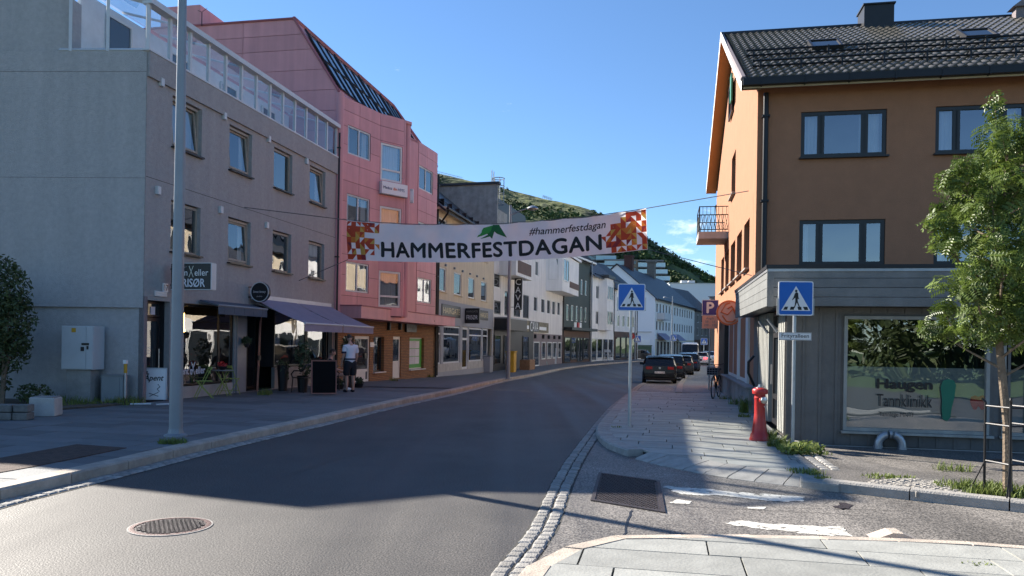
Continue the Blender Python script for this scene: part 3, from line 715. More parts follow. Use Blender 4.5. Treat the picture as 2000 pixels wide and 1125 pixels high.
# ================================================================ facades
class Fac:
    """vertical facade from A (left, seen from outside) to B; local x along it, -y outwards, z up"""
    def __init__(s, name, A, B, label, cat='building', z0=0.0, group=None, parent=None):
        s.A, s.B = Vector((A[0], A[1], 0)), Vector((B[0], B[1], 0)); d = s.B - s.A; s.L = d.length; s.d = d / s.L; s.z0 = z0
        s.ang = math.atan2(d.y, d.x)
        s.root = parent if parent else tag(empty(name, (A[0], A[1], z0), s.ang), label, cat, group)
    def fp(s, u, v, out=0.0):
        x, z = ray(u, v); ax, ay = s.A.x, s.A.y
        if out: nrm = Vector((s.d.y, -s.d.x, 0)); ax += nrm.x * out; ay += nrm.y * out
        t = (x * ay - ax) / (s.d.x - x * s.d.y); Y = ay + s.d.y * t
        return t, CAMH + z * Y - s.z0
    def wr(s, u0, u1, vt, vb):
        vm = (vt + vb) / 2; s0, zt = s.fp(u0, vt); zb = s.fp(u0, vb)[1]; s1 = s.fp(u1, vm)[0]
        return (s0, s1, zb, zt)

def wall_holes(mb, L_, H, op, rev=.12, s_0=0.0, z_0=0.0, back=None):
    """front sheet at y=0 with openings (s0,s1,z0,z1) and their reveals"""
    ss = sorted({s_0, L_, *[o[0] for o in op], *[o[1] for o in op]}); zs = sorted({z_0, H, *[o[2] for o in op], *[o[3] for o in op]})
    ss = [a for a in ss if s_0 <= a <= L_]; zs = [a for a in zs if z_0 <= a <= H]
    for a, b in zip(ss[:-1], ss[1:]):
        for c, d in zip(zs[:-1], zs[1:]):
            m, n = (a + b) / 2, (c + d) / 2
            if any(o[0] < m < o[1] and o[2] < n < o[3] for o in op): continue
            mb.quad((a, 0, c), (b, 0, c), (b, 0, d), (a, 0, d))
    for a, b, c, d in op:
        a, b, c, d = max(a, s_0), min(b, L_), max(c, z_0), min(d, H)
        mb.quad((a, 0, c), (a, 0, d), (a, rev, d), (a, rev, c)); mb.quad((b, 0, d), (b, 0, c), (b, rev, c), (b, rev, d))
        mb.quad((a, 0, d), (b, 0, d), (b, rev, d), (a, rev, d)); mb.quad((b, 0, c), (a, 0, c), (a, rev, c), (b, rev, c))
    return mb
def shell(fac, H, depth, op, mat, rev=.12, top=True, s_0=0.0, s_1=None, z_0=-.7, name='wall', sidemat=None, left=True):
    s1 = fac.L if s_1 is None else s_1
    mb = MB(); wall_holes(mb, s1, H, op, rev, s_0, z_0)
    mb.cur = 1 if sidemat else 0
    if left: mb.quad((s_0, depth, z_0), (s_0, 0, z_0), (s_0, 0, H), (s_0, depth, H))
    mb.quad((s1, 0, z_0), (s1, depth, z_0), (s1, depth, H), (s1, 0, H))
    mb.quad((s1, depth, z_0), (s_0, depth, z_0), (s_0, depth, H), (s1, depth, H))
    if top: mb.quad((s_0, 0, H), (s1, 0, H), (s1, depth, H), (s_0, depth, H))
    return mb.build(name, [mat, sidemat or mat], fac.root)

def window(par, s0, s1, z0, z1, frame='white_frame', pane='pane_far', fw=.06, rec=.10, mull=(), trans=(), sill=None,
           curtain=None, room=False, tilt=0.0, name='window', y=0.0, fd=.06, sash=True):
    """frame as the part, its pane / sill / curtain as sub-parts"""
    W, H = s1 - s0, z1 - z0; mb = MB(); yf = y + rec - fd; cx, cz = (s0 + s1) / 2, z0
    h = W / 2
    mb.box(-h, h, 0, fd, 0, fw); mb.box(-h, h, 0, fd, H - fw, H); mb.box(-h, -h + fw, 0, fd, fw, H - fw); mb.box(h - fw, h, 0, fd, fw, H - fw)
    for m in mull: x = -h + m * W; mb.box(x - fw * .55, x + fw * .55, .003, fd - .003, fw, H - fw)
    xs = [-h + fw] + [-h + m * W for m in mull] + [h - fw]
    for t in trans: mb.box(-h + fw, h - fw, .005, fd - .005, t * H - fw * .5, t * H + fw * .5)
    if tilt:
        i = len(mb.v); f2 = fw * .8
        mb.box(-h + fw, h - fw, 0, .04, fw, fw + f2); mb.box(-h + fw, h - fw, 0, .04, H - fw - f2, H - fw); mb.box(-h + fw, -h + fw + f2, 0, .04, fw + f2, H - fw - f2); mb.box(h - fw - f2, h - fw, 0, .04, fw + f2, H - fw - f2)
        rt = Matrix.Translation((0, 0.0, fw)) @ Matrix.Rotation(tilt, 4, 'X') @ Matrix.Translation((0, -.03, -fw)); mb.xf(rt, i)
    o = mb.build(name, frame, par, loc=(cx, yf, z0))
    pb = MB(); pb.quad((-h + fw * .7, 0, fw * .7), (h - fw * .7, 0, fw * .7), (h - fw * .7, 0, H - fw * .7), (-h + fw * .7, 0, H - fw * .7))
    po = pb.build('pane', pane, o, loc=(0, fd * .55, 0)); po.rotation_euler = (random.uniform(-.006, .006), 0, random.uniform(-.006, .006))
    if tilt: pb = None; po.rotation_euler = (-abs(tilt) if tilt < 0 else tilt, 0, 0); po.location = (0, -.01, 0)
    if curtain:
        for (a, b) in curtain:
            cb = MB(); n = max(6, int((b - a) * W / .035)); pts = []
            for k in range(n + 1):
                x = -h + fw + (W - 2 * fw) * (a + (b - a) * k / n); pts.append((x, .16 + .022 * math.sin(k * 1.9 + a * 9) + .008 * math.sin(k * .7)))
            for p, q in zip(pts[:-1], pts[1:]): cb.quad((p[0], p[1], fw * .5), (q[0], q[1], fw * .5), (q[0], q[1], H - fw * .5), (p[0], p[1], H - fw * .5))
            cb.build('curtain', 'curtain', o, smooth=True)
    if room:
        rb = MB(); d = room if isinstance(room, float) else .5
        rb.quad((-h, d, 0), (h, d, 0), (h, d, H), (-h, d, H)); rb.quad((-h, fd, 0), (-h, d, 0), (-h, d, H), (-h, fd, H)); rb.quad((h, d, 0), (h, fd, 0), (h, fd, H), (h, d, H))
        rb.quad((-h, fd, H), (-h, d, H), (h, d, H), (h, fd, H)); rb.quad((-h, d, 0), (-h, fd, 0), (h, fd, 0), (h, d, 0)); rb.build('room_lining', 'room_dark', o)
    if sill:
        sb = MB(); sb.box(-h - .04, h + .04, -rec - .05, 0, -.04, .0); sb.build('sill', sill, o, loc=(0, 0, -.003))
    return o
def part(par, name, mat, fn, **k):
    mb = MB(); fn(mb); return mb.build(name, mat, par, **k)
def gable_roof(par, s0, s1, depth, H, rise, over=.35, mat='far_tiles', th=.14, side=.2, y0=0.0):
    mb = MB(); a, b = s0 - side, s1 + side; y1 = y0 + depth; ym = (y0 + y1) / 2; sl = rise / (depth / 2); zo = H - over * sl
    pr = [(y0 - over, zo), (ym, H + rise), (y1 + over, zo)]
    for x in (0,):
        mb.quad((a, pr[0][0], zo + th), (b, pr[0][0], zo + th), (b, ym, H + rise + th), (a, ym, H + rise + th))
        mb.quad((b, pr[2][0], zo + th), (a, pr[2][0], zo + th), (a, ym, H + rise + th), (b, ym, H + rise + th))
        mb.cur = 1
        mb.quad((b, pr[0][0], zo), (a, pr[0][0], zo), (a, ym, H + rise), (b, ym, H + rise)); mb.quad((a, pr[2][0], zo), (b, pr[2][0], zo), (b, ym, H + rise), (a, ym, H + rise))
        mb.quad((a, pr[0][0], zo), (b, pr[0][0], zo), (b, pr[0][0], zo + th), (a, pr[0][0], zo + th)); mb.quad((b, pr[2][0], zo), (a, pr[2][0], zo), (a, pr[2][0], zo + th), (b, pr[2][0], zo + th))
        for e, fl in ((a, 0), (b, 1)):
            for q in ((0, 1), (1, 2)):
                (ya, za), (yb, zb) = pr[q[0]], pr[q[1]]; za2, zb2 = za, zb
                mb.quad((e, ya, za2), (e, yb, zb2), (e, yb, zb2 + th), (e, ya, za2 + th))
    ro = mb.build('roof', [mat, 'roof_dark'], par)
    gm = MB()
    return ro
def gable_ends(par, s0, s1, depth, H, rise, mat, y0=0.0):
    for x in (s0, s1): mb = MB(); mb.quad((x, y0, H - .01), (x, y0 + depth, H - .01), (x, y0 + depth / 2, H + rise)); mb.build('gable', mat, par)
def downpipe(par, s, z0, z1, y=-.08, r=.05, mat='black_metal'):
    mb = MB(); mb.tube([(s, y, z0), (s, y, z1)], r, 8)
    for z in (z0 + .6, (z0 + z1) / 2, z1 - .6): mb.box(s - r * 1.4, s + r * 1.4, y - r * 1.2, 0, z, z + .05)
    return mb.build('downpipe', mat, par)

# ================================================================ grey rendered building on the left
C0 = Vector((-8.92, 18.56, 0)); P0 = C0 + D * 11.0
G = Fac('grey_building', C0[:2], P0[:2], 'grey rendered three-storey building with glazed roof terrace and ground-floor salon')
cols_u = [(336.5, 396.5), (448, 493.5), (535, 572), (605, 636)]
cols_s = [(G.fp(a, 240 + .4 * (a - 336))[0], G.fp(b, 270 + .4 * (b - 396))[0]) for a, b in cols_u]
HG = 8.62
op = [(a, b, 6.55, 7.88) for a, b in cols_s] + [(a, b, 3.88, 5.22) for a, b in cols_s]
door = (.12, 1.02, .10, 2.62); shopw = (1.32, 4.05, .10, 2.62); cafe = (4.65, 10.75, .10, 2.75)
op += [door, shopw, cafe]
wg = shell(G, HG, 14.0, op, 'grey_render', rev=.16, top=True, sidemat='grey_gable')
# gable wall facing the photographer: runs to the left and slightly away, with ledge and buttress-like thicker lower storey
gab = MB(); gd = Vector((-1, .045, 0)).normalized()
inv = Matrix.Rotation(-G.ang, 4, 'Z') @ Matrix.Translation(-C0)
def GL(t, z, out=0.0):                   # point on the gable wall in the facade's local frame
    p = C0 + gd * t + Vector((-gd.y, gd.x, 0)) * out + Vector((0, 0, z)); return tuple(inv @ p)
def gquad(mb, t0, t1, z0, z1, out): mb.quad(GL(t1, z0, out), GL(t0, z0, out), GL(t0, z1, out), GL(t1, z1, out))
TS = G.fp(0, 0); tl = 1.95               # t of the terrace return
gquad(gab, -.0, 14, 2.42, HG, .02); gquad(gab, 0, 14, -.3, 2.42, -.06)
gab.quad(GL(0, 2.42, -.06), GL(14, 2.42, -.06), GL(14, 2.42, .02), GL(0, 2.42, .02))
top = [(tl, 9.95), (4.2, 9.95), (7.4, 11.1), (9.5, 9.7), (14, 9.7)]
for (ta, za), (tb_, zb_) in zip(top[:-1], top[1:]):
    gab.quad(GL(tb_, HG, -.04), GL(ta, HG, -.04), GL(ta, za, -.04), GL(tb_, zb_, -.04))
    gab.quad(GL(tb_, zb_, -.04), GL(ta, za, -.04), GL(ta, za, -7), GL(tb_, zb_, -7))
gab.quad(GL(tl, HG, -.04), GL(tl, HG, -6), GL(tl, 9.95, -6), GL(tl, 9.95, -.04))
gab.build('gable_wall', 'grey_gable', G.root)
# expansion joints and cornice band of the render
jt = MB()
gquad(jt, 0, 14, 5.55, 5.558, .024); gquad(jt, 0, 14, 8.12, 8.13, .024)
jt.build('render_joint', 'joint_grey', G.root)
part(G.root, 'cornice_band', 'grey_render', lambda m: m.box(0.0, 10.98, -.07, .0, 8.02, HG + .01))
part(G.root, 'render_joint', 'room_dark', lambda m: m.box(0.02, 10.9, -.004, .0, 5.60, 5.61))
# windows
tilts = {(0, 0): .10, (0, 1): .085, (0, 3): .09, (1, 1): .06}
for r_, (z0, z1) in enumerate(((6.55, 7.88), (3.88, 5.22))):
    for c_, (a, b) in enumerate(cols_s):
        wn = window(G.root, a, b - .10, z0 + .03, z1 - .03, 'wood_frame', 'pane', fw=.07, rec=.13, sill='dark_frame', tilt=-tilts.get((r_, c_), 0) if (r_, c_) in tilts else 0,
                    curtain=[(.02, .98)] if (r_ + c_) % 4 == 0 else ([(.03, .2), (.8, .98)] if c_ % 2 else None), room=.6)
        part(wn, 'reveal_board', 'grey_render', lambda m: m.box((b - a) / 2 - .05, (b - a) / 2 + .045, -.10, .05, -.03, z1 - z0 - .03))
# vents
def vent(par, s, z):
    mb = MB(); mb.prism([(-.06, -.10), (.06, -.10), (.06, .10), (-.06, .10)], -.09, 0); o = mb.build('wall_vent', 'white_metal', par, loc=(s, 0, z), bev=.01); return o
for u, v in ((313, 161), (436, 227), (523, 272), (597, 315), (306, 372), (429, 410), (519, 440)): s_, z_ = G.fp(u, v); vent(G.root, s_, z_)
vb = MB(); vb.box(-.13, .13, -.12, .02, -.13, .13); o = vb.build('wall_vent', 'cabinet_grey', G.root); o.location = GL(5.3, (670 - 190) / 1500 * 18.7 + 1.72, -.02)
# roof terrace glazing: sill, posts, panes, eaves rail
npan = 13; zs0, zs1 = HG + .03, 9.80
part(G.root, 'terrace_sill', 'white_metal', lambda m: m.box(-.06, 11.0, -.09, .10, HG + .012, HG + .06))
part(G.root, 'terrace_rail', 'white_metal', lambda m: (m.prism([(-.05, 9.76), (10.95, 9.76), (10.95, 9.9), (-.05, 9.9)], -.14, .12)))
for k in range(npan + 1):
    x = .03 + k * (10.8 / npan); part(G.root, 'terrace_post', 'white_metal', lambda m: m.box(x - .04, x + .04, -.03, .05, zs0 + .03, 9.765))
    if k < npan:
        pb = MB(); pb.quad((x + .04, 0, zs0 + .05), (x + 10.8 / npan - .04, 0, zs0 + .05), (x + 10.8 / npan - .04, 0, 9.76), (x + .04, 0, 9.76)); pb.build('terrace_pane', 'pane_clear', G.root)
# sloping glass roof behind the rail and the inner wall of the terrace
gl = MB(); gl.quad((0, .05, 9.82), (10.9, .05, 9.82), (10.9, 2.0, 10.35), (0, 2.0, 10.35)); gl.build('terrace_glass_roof', 'pane_clear', G.root)
for k in range(0, 8):
    x = .1 + k * 1.54; part(G.root, 'terrace_rafter', 'white_metal', lambda m: m.tube([(x, .05, 9.86), (x, 2.0, 10.39)], .035, 4))
part(G.root, 'terrace_inner_wall', 'room_light', lambda m: m.box(.15, 10.9, 2.0, 2.1, HG, 10.3))
part(G.root, 'upper_roof', 'roof_dark', lambda m: m.box(0.6, 10.9, 2.1, 9.0, HG, 10.1))
for x in (1.0, 3.6, 6.2, 8.8):
    window(G.root, x, x + .95, HG + .05, 10.1, 'white_frame', 'pane_far', rec=.0, y=1.98, name='terrace_door')
# terrace end facing the photographer
for t0, t1 in ((0.02, .98), (1.0, tl - .02)):
    pb = MB(); gquad(pb, t0 + .03, t1 - .03, HG + .06, 10.25 if t0 > .5 else 9.95, .0); pb.build('terrace_pane', 'pane_clear', G.root)
for t in (.0, .99, tl - .03):
    p = MB(); a, b = GL(t, HG, .0), GL(t, 9.8 + t * .28, .0); p.tube([a, b], .05, 4); p.build('terrace_post', 'white_metal', G.root)
p = MB(); p.tube([GL(-.04, 9.8, -.02), GL(tl, 9.8 + tl * .28, -.02)], .07, 4); p.build('terrace_rail', 'white_metal', G.root)
p = MB(); p.tube([GL(-.04, HG + .03, -.03), GL(tl + .25, HG + .03, -.03)], .055, 4); p.build('terrace_sill', 'white_metal', G.root)
downpipe(G.root, 10.93, .1, 9.6, -.09, .06)
# ---- ground floor: door, salon window, cafe front
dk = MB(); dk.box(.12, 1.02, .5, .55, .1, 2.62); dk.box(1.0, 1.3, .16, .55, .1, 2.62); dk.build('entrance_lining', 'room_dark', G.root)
do = window(G.root, .15, .98, .12, 2.2, 'dark_frame', 'pane_dark', fw=.09, rec=.30, trans=(.34,), name='door')
part(do, 'handle', 'chrome', lambda m: m.tube([(.3, -.05, .8), (.3, -.05, 1.3)], .015, 6))
for x in (-.25, .05): part(do, 'notice', 'paper', lambda m: m.box(x, x + .17, .015, .025, 2.16, 2.36), loc=None)
add_text(do, 'man-fre 9-17\ntorsdag 9-19\nlordag 10-15', -.12, .01, 1.25, 'paper', wid=.36, ext=.004)
window(G.root, .15, .98, 2.22, 2.60, 'dark_frame', 'pane_dark', fw=.05, rec=.30, name='transom_window')
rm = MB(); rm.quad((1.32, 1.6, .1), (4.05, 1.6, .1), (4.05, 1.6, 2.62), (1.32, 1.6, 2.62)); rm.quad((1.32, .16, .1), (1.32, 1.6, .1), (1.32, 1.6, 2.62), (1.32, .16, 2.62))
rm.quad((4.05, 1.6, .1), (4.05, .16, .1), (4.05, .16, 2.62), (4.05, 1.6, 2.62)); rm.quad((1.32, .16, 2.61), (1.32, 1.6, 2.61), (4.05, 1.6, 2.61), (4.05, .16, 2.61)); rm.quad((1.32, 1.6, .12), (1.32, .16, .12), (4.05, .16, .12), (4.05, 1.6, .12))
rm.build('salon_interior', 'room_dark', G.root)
part(G.root, 'stall_riser', 'pale_concrete', lambda m: m.box(1.32, 4.05, .05, .14, .1, .42))
sw = window(G.root, 1.34, 4.03, .44, 2.60, 'dark_frame', 'pane', fw=.05, rec=.12, mull=(.74,), name='shop_window')
add_text(sw, "ent'n  eller", -.55, .0, .40, 'paper', wid=1.05, hei=.2, ext=.006, bold=.02)
sg = MB(); sg.tube([(-.66, -.008, .28), (-.5, -.008, .62)], .012, 5); sg.tube([(-.5, -.008, .28), (-.66, -.008, .62)], .012, 5); sg.build('scissors_sign', 'paper', sw)
part(G.root, 'pilaster', 'steel_grey', lambda m: m.box(4.10, 4.60, -.05, .12, .1, 2.74))
part(G.root, 'pilaster', 'taupe', lambda m: m.box(.0, .11, -.03, .12, .1, 2.7))
# lamps glowing inside the salon are tiny warm bulbs
pm('bulb', (1, .6, .2), .5, 0); bb = M['bulb'].node_tree.nodes['Principled BSDF']; bb.inputs['Emission Color'].default_value = (1, .55, .15, 1); bb.inputs['Emission Strength'].default_value = 6
for x, z in ((1.9, 1.95), (2.7, 1.9), (2.45, 1.75)):
    b = MB(); b.lathe([(0, -.04), (.035, -.01), (.03, .03), (.012, .06), (.01, .5)], 8); b.build('pendant_bulb', 'bulb', G.root, loc=(x, .75, z), smooth=True)
# cafe front
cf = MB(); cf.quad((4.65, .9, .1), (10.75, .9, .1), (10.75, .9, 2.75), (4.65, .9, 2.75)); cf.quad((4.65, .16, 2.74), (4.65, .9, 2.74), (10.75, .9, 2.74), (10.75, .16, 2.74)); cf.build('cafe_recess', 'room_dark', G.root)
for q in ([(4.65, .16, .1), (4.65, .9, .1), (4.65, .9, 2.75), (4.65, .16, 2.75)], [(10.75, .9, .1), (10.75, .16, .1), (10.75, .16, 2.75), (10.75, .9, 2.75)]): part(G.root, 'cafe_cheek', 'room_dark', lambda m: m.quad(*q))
part(G.root, 'stall_riser', 'concrete', lambda m: m.box(6.6, 10.6, .10, .22, .1, .78))
window(G.root, 5.2, 6.4, .12, 2.5, 'dark_frame', 'pane_dark', fw=.08, rec=.7, mull=(.5,), name='door')
window(G.root, 6.6, 8.9, .80, 2.7, 'dark_frame', 'pane', fw=.06, rec=.2, name='shop_window', room=.6)
window(G.root, 8.95, 10.6, .80, 2.7, 'dark_frame', 'pane', fw=.06, rec=.2, name='shop_window', room=.6)
# address plates
nb = part(G.root, 'house_number', 'sign_white', lambda m: m.box(-.09, .09, -.03, .0, -.11, .11), loc=(G.fp(322, 562)[0], 0, G.fp(322, 562)[1]))
add_text(nb, '17', 0, -.032, 0, 'sign_black', hei=.15)
part(G.root, 'name_plate', 'white_metal', lambda m: m.box(-.24, .24, -.03, 0, -.07, .07), loc=(G.fp(313, 574)[0], 0, G.fp(313, 574)[1]), bev=.015)

# ---- awnings and projecting signs of the shops (things of their own)
def on_fac(F, s, y, z): return (Matrix.Translation((F.A.x, F.A.y, F.z0)) @ Matrix.Rotation(F.ang, 4, 'Z')) @ Vector((s, y, z))
def fac_thing(F, name, s, y, z, label, cat): return tag(empty(name, on_fac(F, s, y, z), F.ang), label, cat)
aw = fac_thing(G, 'awning', 2.2, 0, 2.72, 'short slate-blue awning rolled in above the salon window', 'awning')
part(aw, 'canopy', 'awning_blue', lambda m: m.prism([(0, 0), (2.55, 0), (2.55, .04), (0, .04)], -.62, -.05)).rotation_euler = (R(14), 0, 0)
part(aw, 'valance', 'awning_blue', lambda m: [m.box(k * .255, k * .255 + .25, -.625 - .004 * (k % 2), -.61, -.36, -.11) for k in range(10)])
part(aw, 'front_bar', 'steel_grey', lambda m: m.tube([(-.02, -.62, -.12), (2.57, -.62, -.12)], .03, 8))
a2 = fac_thing(G, 'awning', 4.85, 0, 2.98, 'long lilac-grey awning let down over the cafe front', 'awning')
prj, drop = 1.75, .78
def cloth(m, x0, x1):
    n = 10
    for k in range(n):
        ya, yb = -.05 - prj * k / n, -.05 - prj * (k + 1) / n; f = lambda q: -drop * q - .05 * math.sin(q * math.pi)
        m.quad((x0, yb, f((k + 1) / n)), (x1, yb, f((k + 1) / n)), (x1, ya, f(k / n)), (x0, ya, f(k / n)))
part(a2, 'canopy', 'awning_lilac', lambda m: cloth(m, 0, 2.75), smooth=True); part(a2, 'canopy', 'awning_lilac', lambda m: cloth(m, 2.81, 5.5), smooth=True)
for x0, x1 in ((0, 2.75), (2.81, 5.5)):
    part(a2, 'valance', 'awning_lilac', lambda m: [m.quad((x0 + (x1 - x0) * k / 12, -.05 - prj - .012 * (k % 2), -drop - .24), (x0 + (x1 - x0) * (k + 1) / 12, -.05 - prj - .012 * ((k + 1) % 2), -drop - .24), (x0 + (x1 - x0) * (k + 1) / 12, -.05 - prj, -drop), (x0 + (x1 - x0) * k / 12, -.05 - prj, -drop)) for k in range(12)])
    part(a2, 'front_bar', 'white_metal', lambda m: m.tube([(x0, -.05 - prj, -drop), (x1, -.05 - prj, -drop)], .03, 8))
    for x in (x0 + .3, x1 - .3): part(a2, 'folding_arm', 'white_metal', lambda m: m.tube([(x, -.05, -.18), (x + .35, -.9, -.5), (x, -.05 - prj, -drop - .01)], .022, 6))
part(a2, 'wall_cassette', 'white_metal', lambda m: m.box(0, 5.5, -.13, -.01, -.07, .08))
# projecting salon sign
sb = fac_thing(G, 'salon_sign', .80, -.16, 2.98, 'black box sign lettered FRISØR projecting over the salon door', 'sign')
sb.rotation_euler.z = G.ang - R(90) + R(0)
s_, z_ = 0, 0
part(sb, 'sign_box', 'sign_black', lambda m: m.box(.08, 1.18, -.10, .10, -.06, .58))
part(sb, 'end_panel', 'white_metal', lambda m: m.box(1.18, 1.20, -.105, .105, -.065, .585))
for z in (.5, .02): part(sb, 'edge_trim', 'white_metal', lambda m: m.box(.075, 1.185, -.106, .106, -.075 if z < .1 else .58, -.06 if z < .1 else .595))
add_text(sb, 'FRISØR', .66, -.102, .10, 'paper', wid=.72, hei=.20, bold=.02)
add_text(sb, "ent'n   eller", .62, -.102, .36, 'sign_white', wid=.98, hei=.17)
part(sb, 'scissors_sign', 'chrome', lambda m: (m.tube([(.58, -.106, .24), (.70, -.106, .52)], .008, 5), m.tube([(.70, -.106, .24), (.58, -.106, .52)], .008, 5), m.tube([(.15, -.106, .44), (.28, -.106, .5), (.4, -.106, .45), (.52, -.106, .5)], .012, 5)))
part(sb, 'bracket', 'black_metal', lambda m: (m.tube([(0, 0, .45), (.1, 0, .45)], .02, 6), m.tube([(0, 0, .05), (.1, 0, .05)], .02, 6)))
rs_s, rs_z = 4.75, 3.12
rs = fac_thing(G, 'round_sign', rs_s, 0, rs_z, 'round black hanging sign with pale rim above the cafe', 'sign'); rs.rotation_euler.z = G.ang - R(90)
part(rs, 'disc', 'sign_black', lambda m: m.lathe([(.30, -.06), (.30, .06)], 32, (.40, 0, 0), 'y'))
part(rs, 'rim', 'white_metal', lambda m: m.lathe([(.275, -.064), (.30, -.066), (.30, -.05), (.275, -.05), (.275, -.064)], 32, (.40, 0, 0), 'y'))
part(rs, 'bracket', 'black_metal', lambda m: (m.tube([(0, 0, .15), (.15, 0, .15)], .015, 6), m.tube([(0, 0, -.15), (.15, 0, -.15)], .015, 6)))
add_text(rs, 'Sweet fantasy', .40, -.067, .0, 'paper', wid=.42, hei=.09, shear=.25)
add_text(rs, 'cafe & bar', .40, -.067, -.13, 'paper', wid=.2)
# ================================================================ pink panelled building
def rsub(r, holes):
    out = [r]
    for h in holes:
        nx = []
        for a, b, c, d in out:
            if h[0] >= b or h[1] <= a or h[2] >= d or h[3] <= c: nx.append((a, b, c, d)); continue
            if h[0] > a: nx.append((a, h[0], c, d))
            if h[1] < b: nx.append((h[1], b, c, d))
            a2, b2 = max(a, h[0]), min(b, h[1])
            if h[2] > c: nx.append((a2, b2, c, h[2]))
            if h[3] < d: nx.append((a2, b2, h[3], d))
        out = nx
    return [q for q in out if q[1] - q[0] > .03 and q[3] - q[2] > .03]
PINK = tag(empty('pink_building', (P0.x, P0.y, 0), 0), 'pink panelled building with slanted roof glazing over a brick ground floor', 'building')
pinv = Matrix.Translation(-P0)
def sub_fac(A, B, z0=0.0):
    f = Fac('x', A, B, '', parent=PINK); return f
PZ0, PZ1 = 3.0, 11.1
pA = sub_fac((P0.x + .02, P0.y), (-5.60, 31.75)); pB = sub_fac((-5.60, 31.75), (-4.72, 32.66)); pC = sub_fac((-4.55, 36.1), (-3.88, 38.4))
def flat(f, mb, name, mat, **k):
    """bake a part given in a bay's frame straight under the building"""
    mt = Matrix.Translation((f.A.x - P0.x, f.A.y - P0.y, 0)) @ Matrix.Rotation(f.ang, 4, 'Z')
    o = mb.build(name, mat, PINK, **k); o.matrix_local = mt @ Matrix.Translation(k.get('loc', (0, 0, 0))); return o
def bay(f, wins, vbreaks, rows):
    mb = MB(); wall_holes(mb, f.L, PZ1, wins, .14, 0, PZ0 - .3); flat(f, mb, 'wall', 'pink_joint')
    for z0, z1 in zip(rows[:-1], rows[1:]):
        for s0, s1 in zip(vbreaks[:-1], vbreaks[1:]):
            rr = rsub((s0 + .008, s1 - .008, z0 + .008, z1 - .008), [(w_[0] - .01, w_[1] + .01, w_[2] - .01, w_[3] + .01) for w_ in wins])
            if not rr: continue
            mb = MB()
            for a, b, c, d in rr: mb.box(a, b, -.022, -.002, c, d)
            flat(f, mb, 'panel', 'pink')
def bay_window(f, wn, **k):
    o = window(PINK, *wn, **k); mt = Matrix.Translation((f.A.x - P0.x, f.A.y - P0.y, 0)) @ Matrix.Rotation(f.ang, 4, 'Z'); o.matrix_local = mt @ Matrix.Translation(o.location); return o
rows = [2.75, 3.45, 4.25, 5.05, 5.75, 6.4, 7.1, 7.9, 8.6, 9.3, 10.0, 10.6, 11.1]
def rowwin(f, u0, u1, vt, vb): return f.wr(u0, u1, vt, vb)
sA0, sA1 = pA.fp(679, 270)[0], pA.fp(723, 285)[0]
sB0, sB1 = .06, pB.L - .10
sC0, sC1 = .12, pC.L * .76
zrows = ((3.62, 4.78), (6.30, 7.42), (8.98, 10.08)); zB = ((3.12, 4.62), (5.75, 7.3), (8.38, 9.92))
wA = [(sA0, sA1, a, b) for a, b in zrows]; wB = [(sB0, sB1, a, b) for a, b in zB]; wC = [(sC0, sC1, a - .05, b - .05) for a, b in zrows]
bay(pA, wA, [0, (sA0 + sA1) / 2, pA.L], rows); bay(pB, wB, [0, pB.L], rows); bay(pC, wC, [0, pC.L * .45, pC.L], rows)
for w_ in wA: bay_window(pA, w_, frame='white_metal', pane='pane', fw=.06, rec=.07, mull=(.5,), room=.5, curtain=[(.0, .2), (.8, 1)])
for w_ in wB: bay_window(pB, w_, frame='white_frame', pane='pane', fw=.08, rec=.06, trans=(.30,), room=.5, curtain=[(.02, .98)])
for w_ in wC: bay_window(pC, w_, frame='white_frame', pane='pane', fw=.06, rec=.07, mull=(.5,), room=.5, curtain=[(.0, .25)])
# round corner columns and the hidden flanks of the bays
cl = MB(); q = Vector((-4.72, 32.66, 0)) - P0
cl.lathe([(.09, 2.75), (.09, 11.1)], 14, (q.x - .02, q.y + .06, 0)); cl.lathe([(.17, 2.75), (.17, 11.1)], 16, (q.x + .05, q.y + .42, 0)); cl.build('corner_column', 'pink', PINK, smooth=True)
cl = MB(); cl.lathe([(.16, 9.6), (.16, 11.15)], 14, (.05, .02, 0)); cl.lathe([(.16, 2.75), (.16, 9.6)], 14, (.05, .02, 0)); cl.build('corner_column', 'pink', PINK, smooth=True)
fl = MB()
def W3(x, y, z): return (x - P0.x, y - P0.y, z)
path = [(-4.60, 33.0), (-4.95, 35.2), (-4.55, 36.1)]
for (a, b), (c, d) in zip(path[:-1], path[1:]): fl.quad(W3(a, b, 2.75), W3(c, d, 2.75), W3(c, d, 11.1), W3(a, b, 11.1))
path = [(-3.88, 38.4), (-4.6, 40.0), (-4.26, 41.9)]
for (a, b), (c, d) in zip(path[:-1], path[1:]): fl.quad(W3(a, b, 2.75), W3(c, d, 2.75), W3(c, d, 11.1), W3(a, b, 11.1))
fl.build('bay_flank', 'pink', PINK)
# top cap under the roof glazing
P3e = P0 + D * 12.6
cap = MB(); outl = [(P0.x, P0.y), (-5.60, 31.75), (-4.72, 32.66), (-4.45, 33.0), (-4.95, 35.2), (-4.55, 36.1), (-3.88, 38.4), (-4.3, 40.0), (-4.26, 41.9)]
bk = [tuple((P0 + D * t - N * 3)[:2]) for t in (12.6, 0)]
cap.slab([(x - P0.x, y - P0.y) for x, y in outl + bk], 11.0, 11.12); cap.build('parapet_cap', 'pink', PINK)
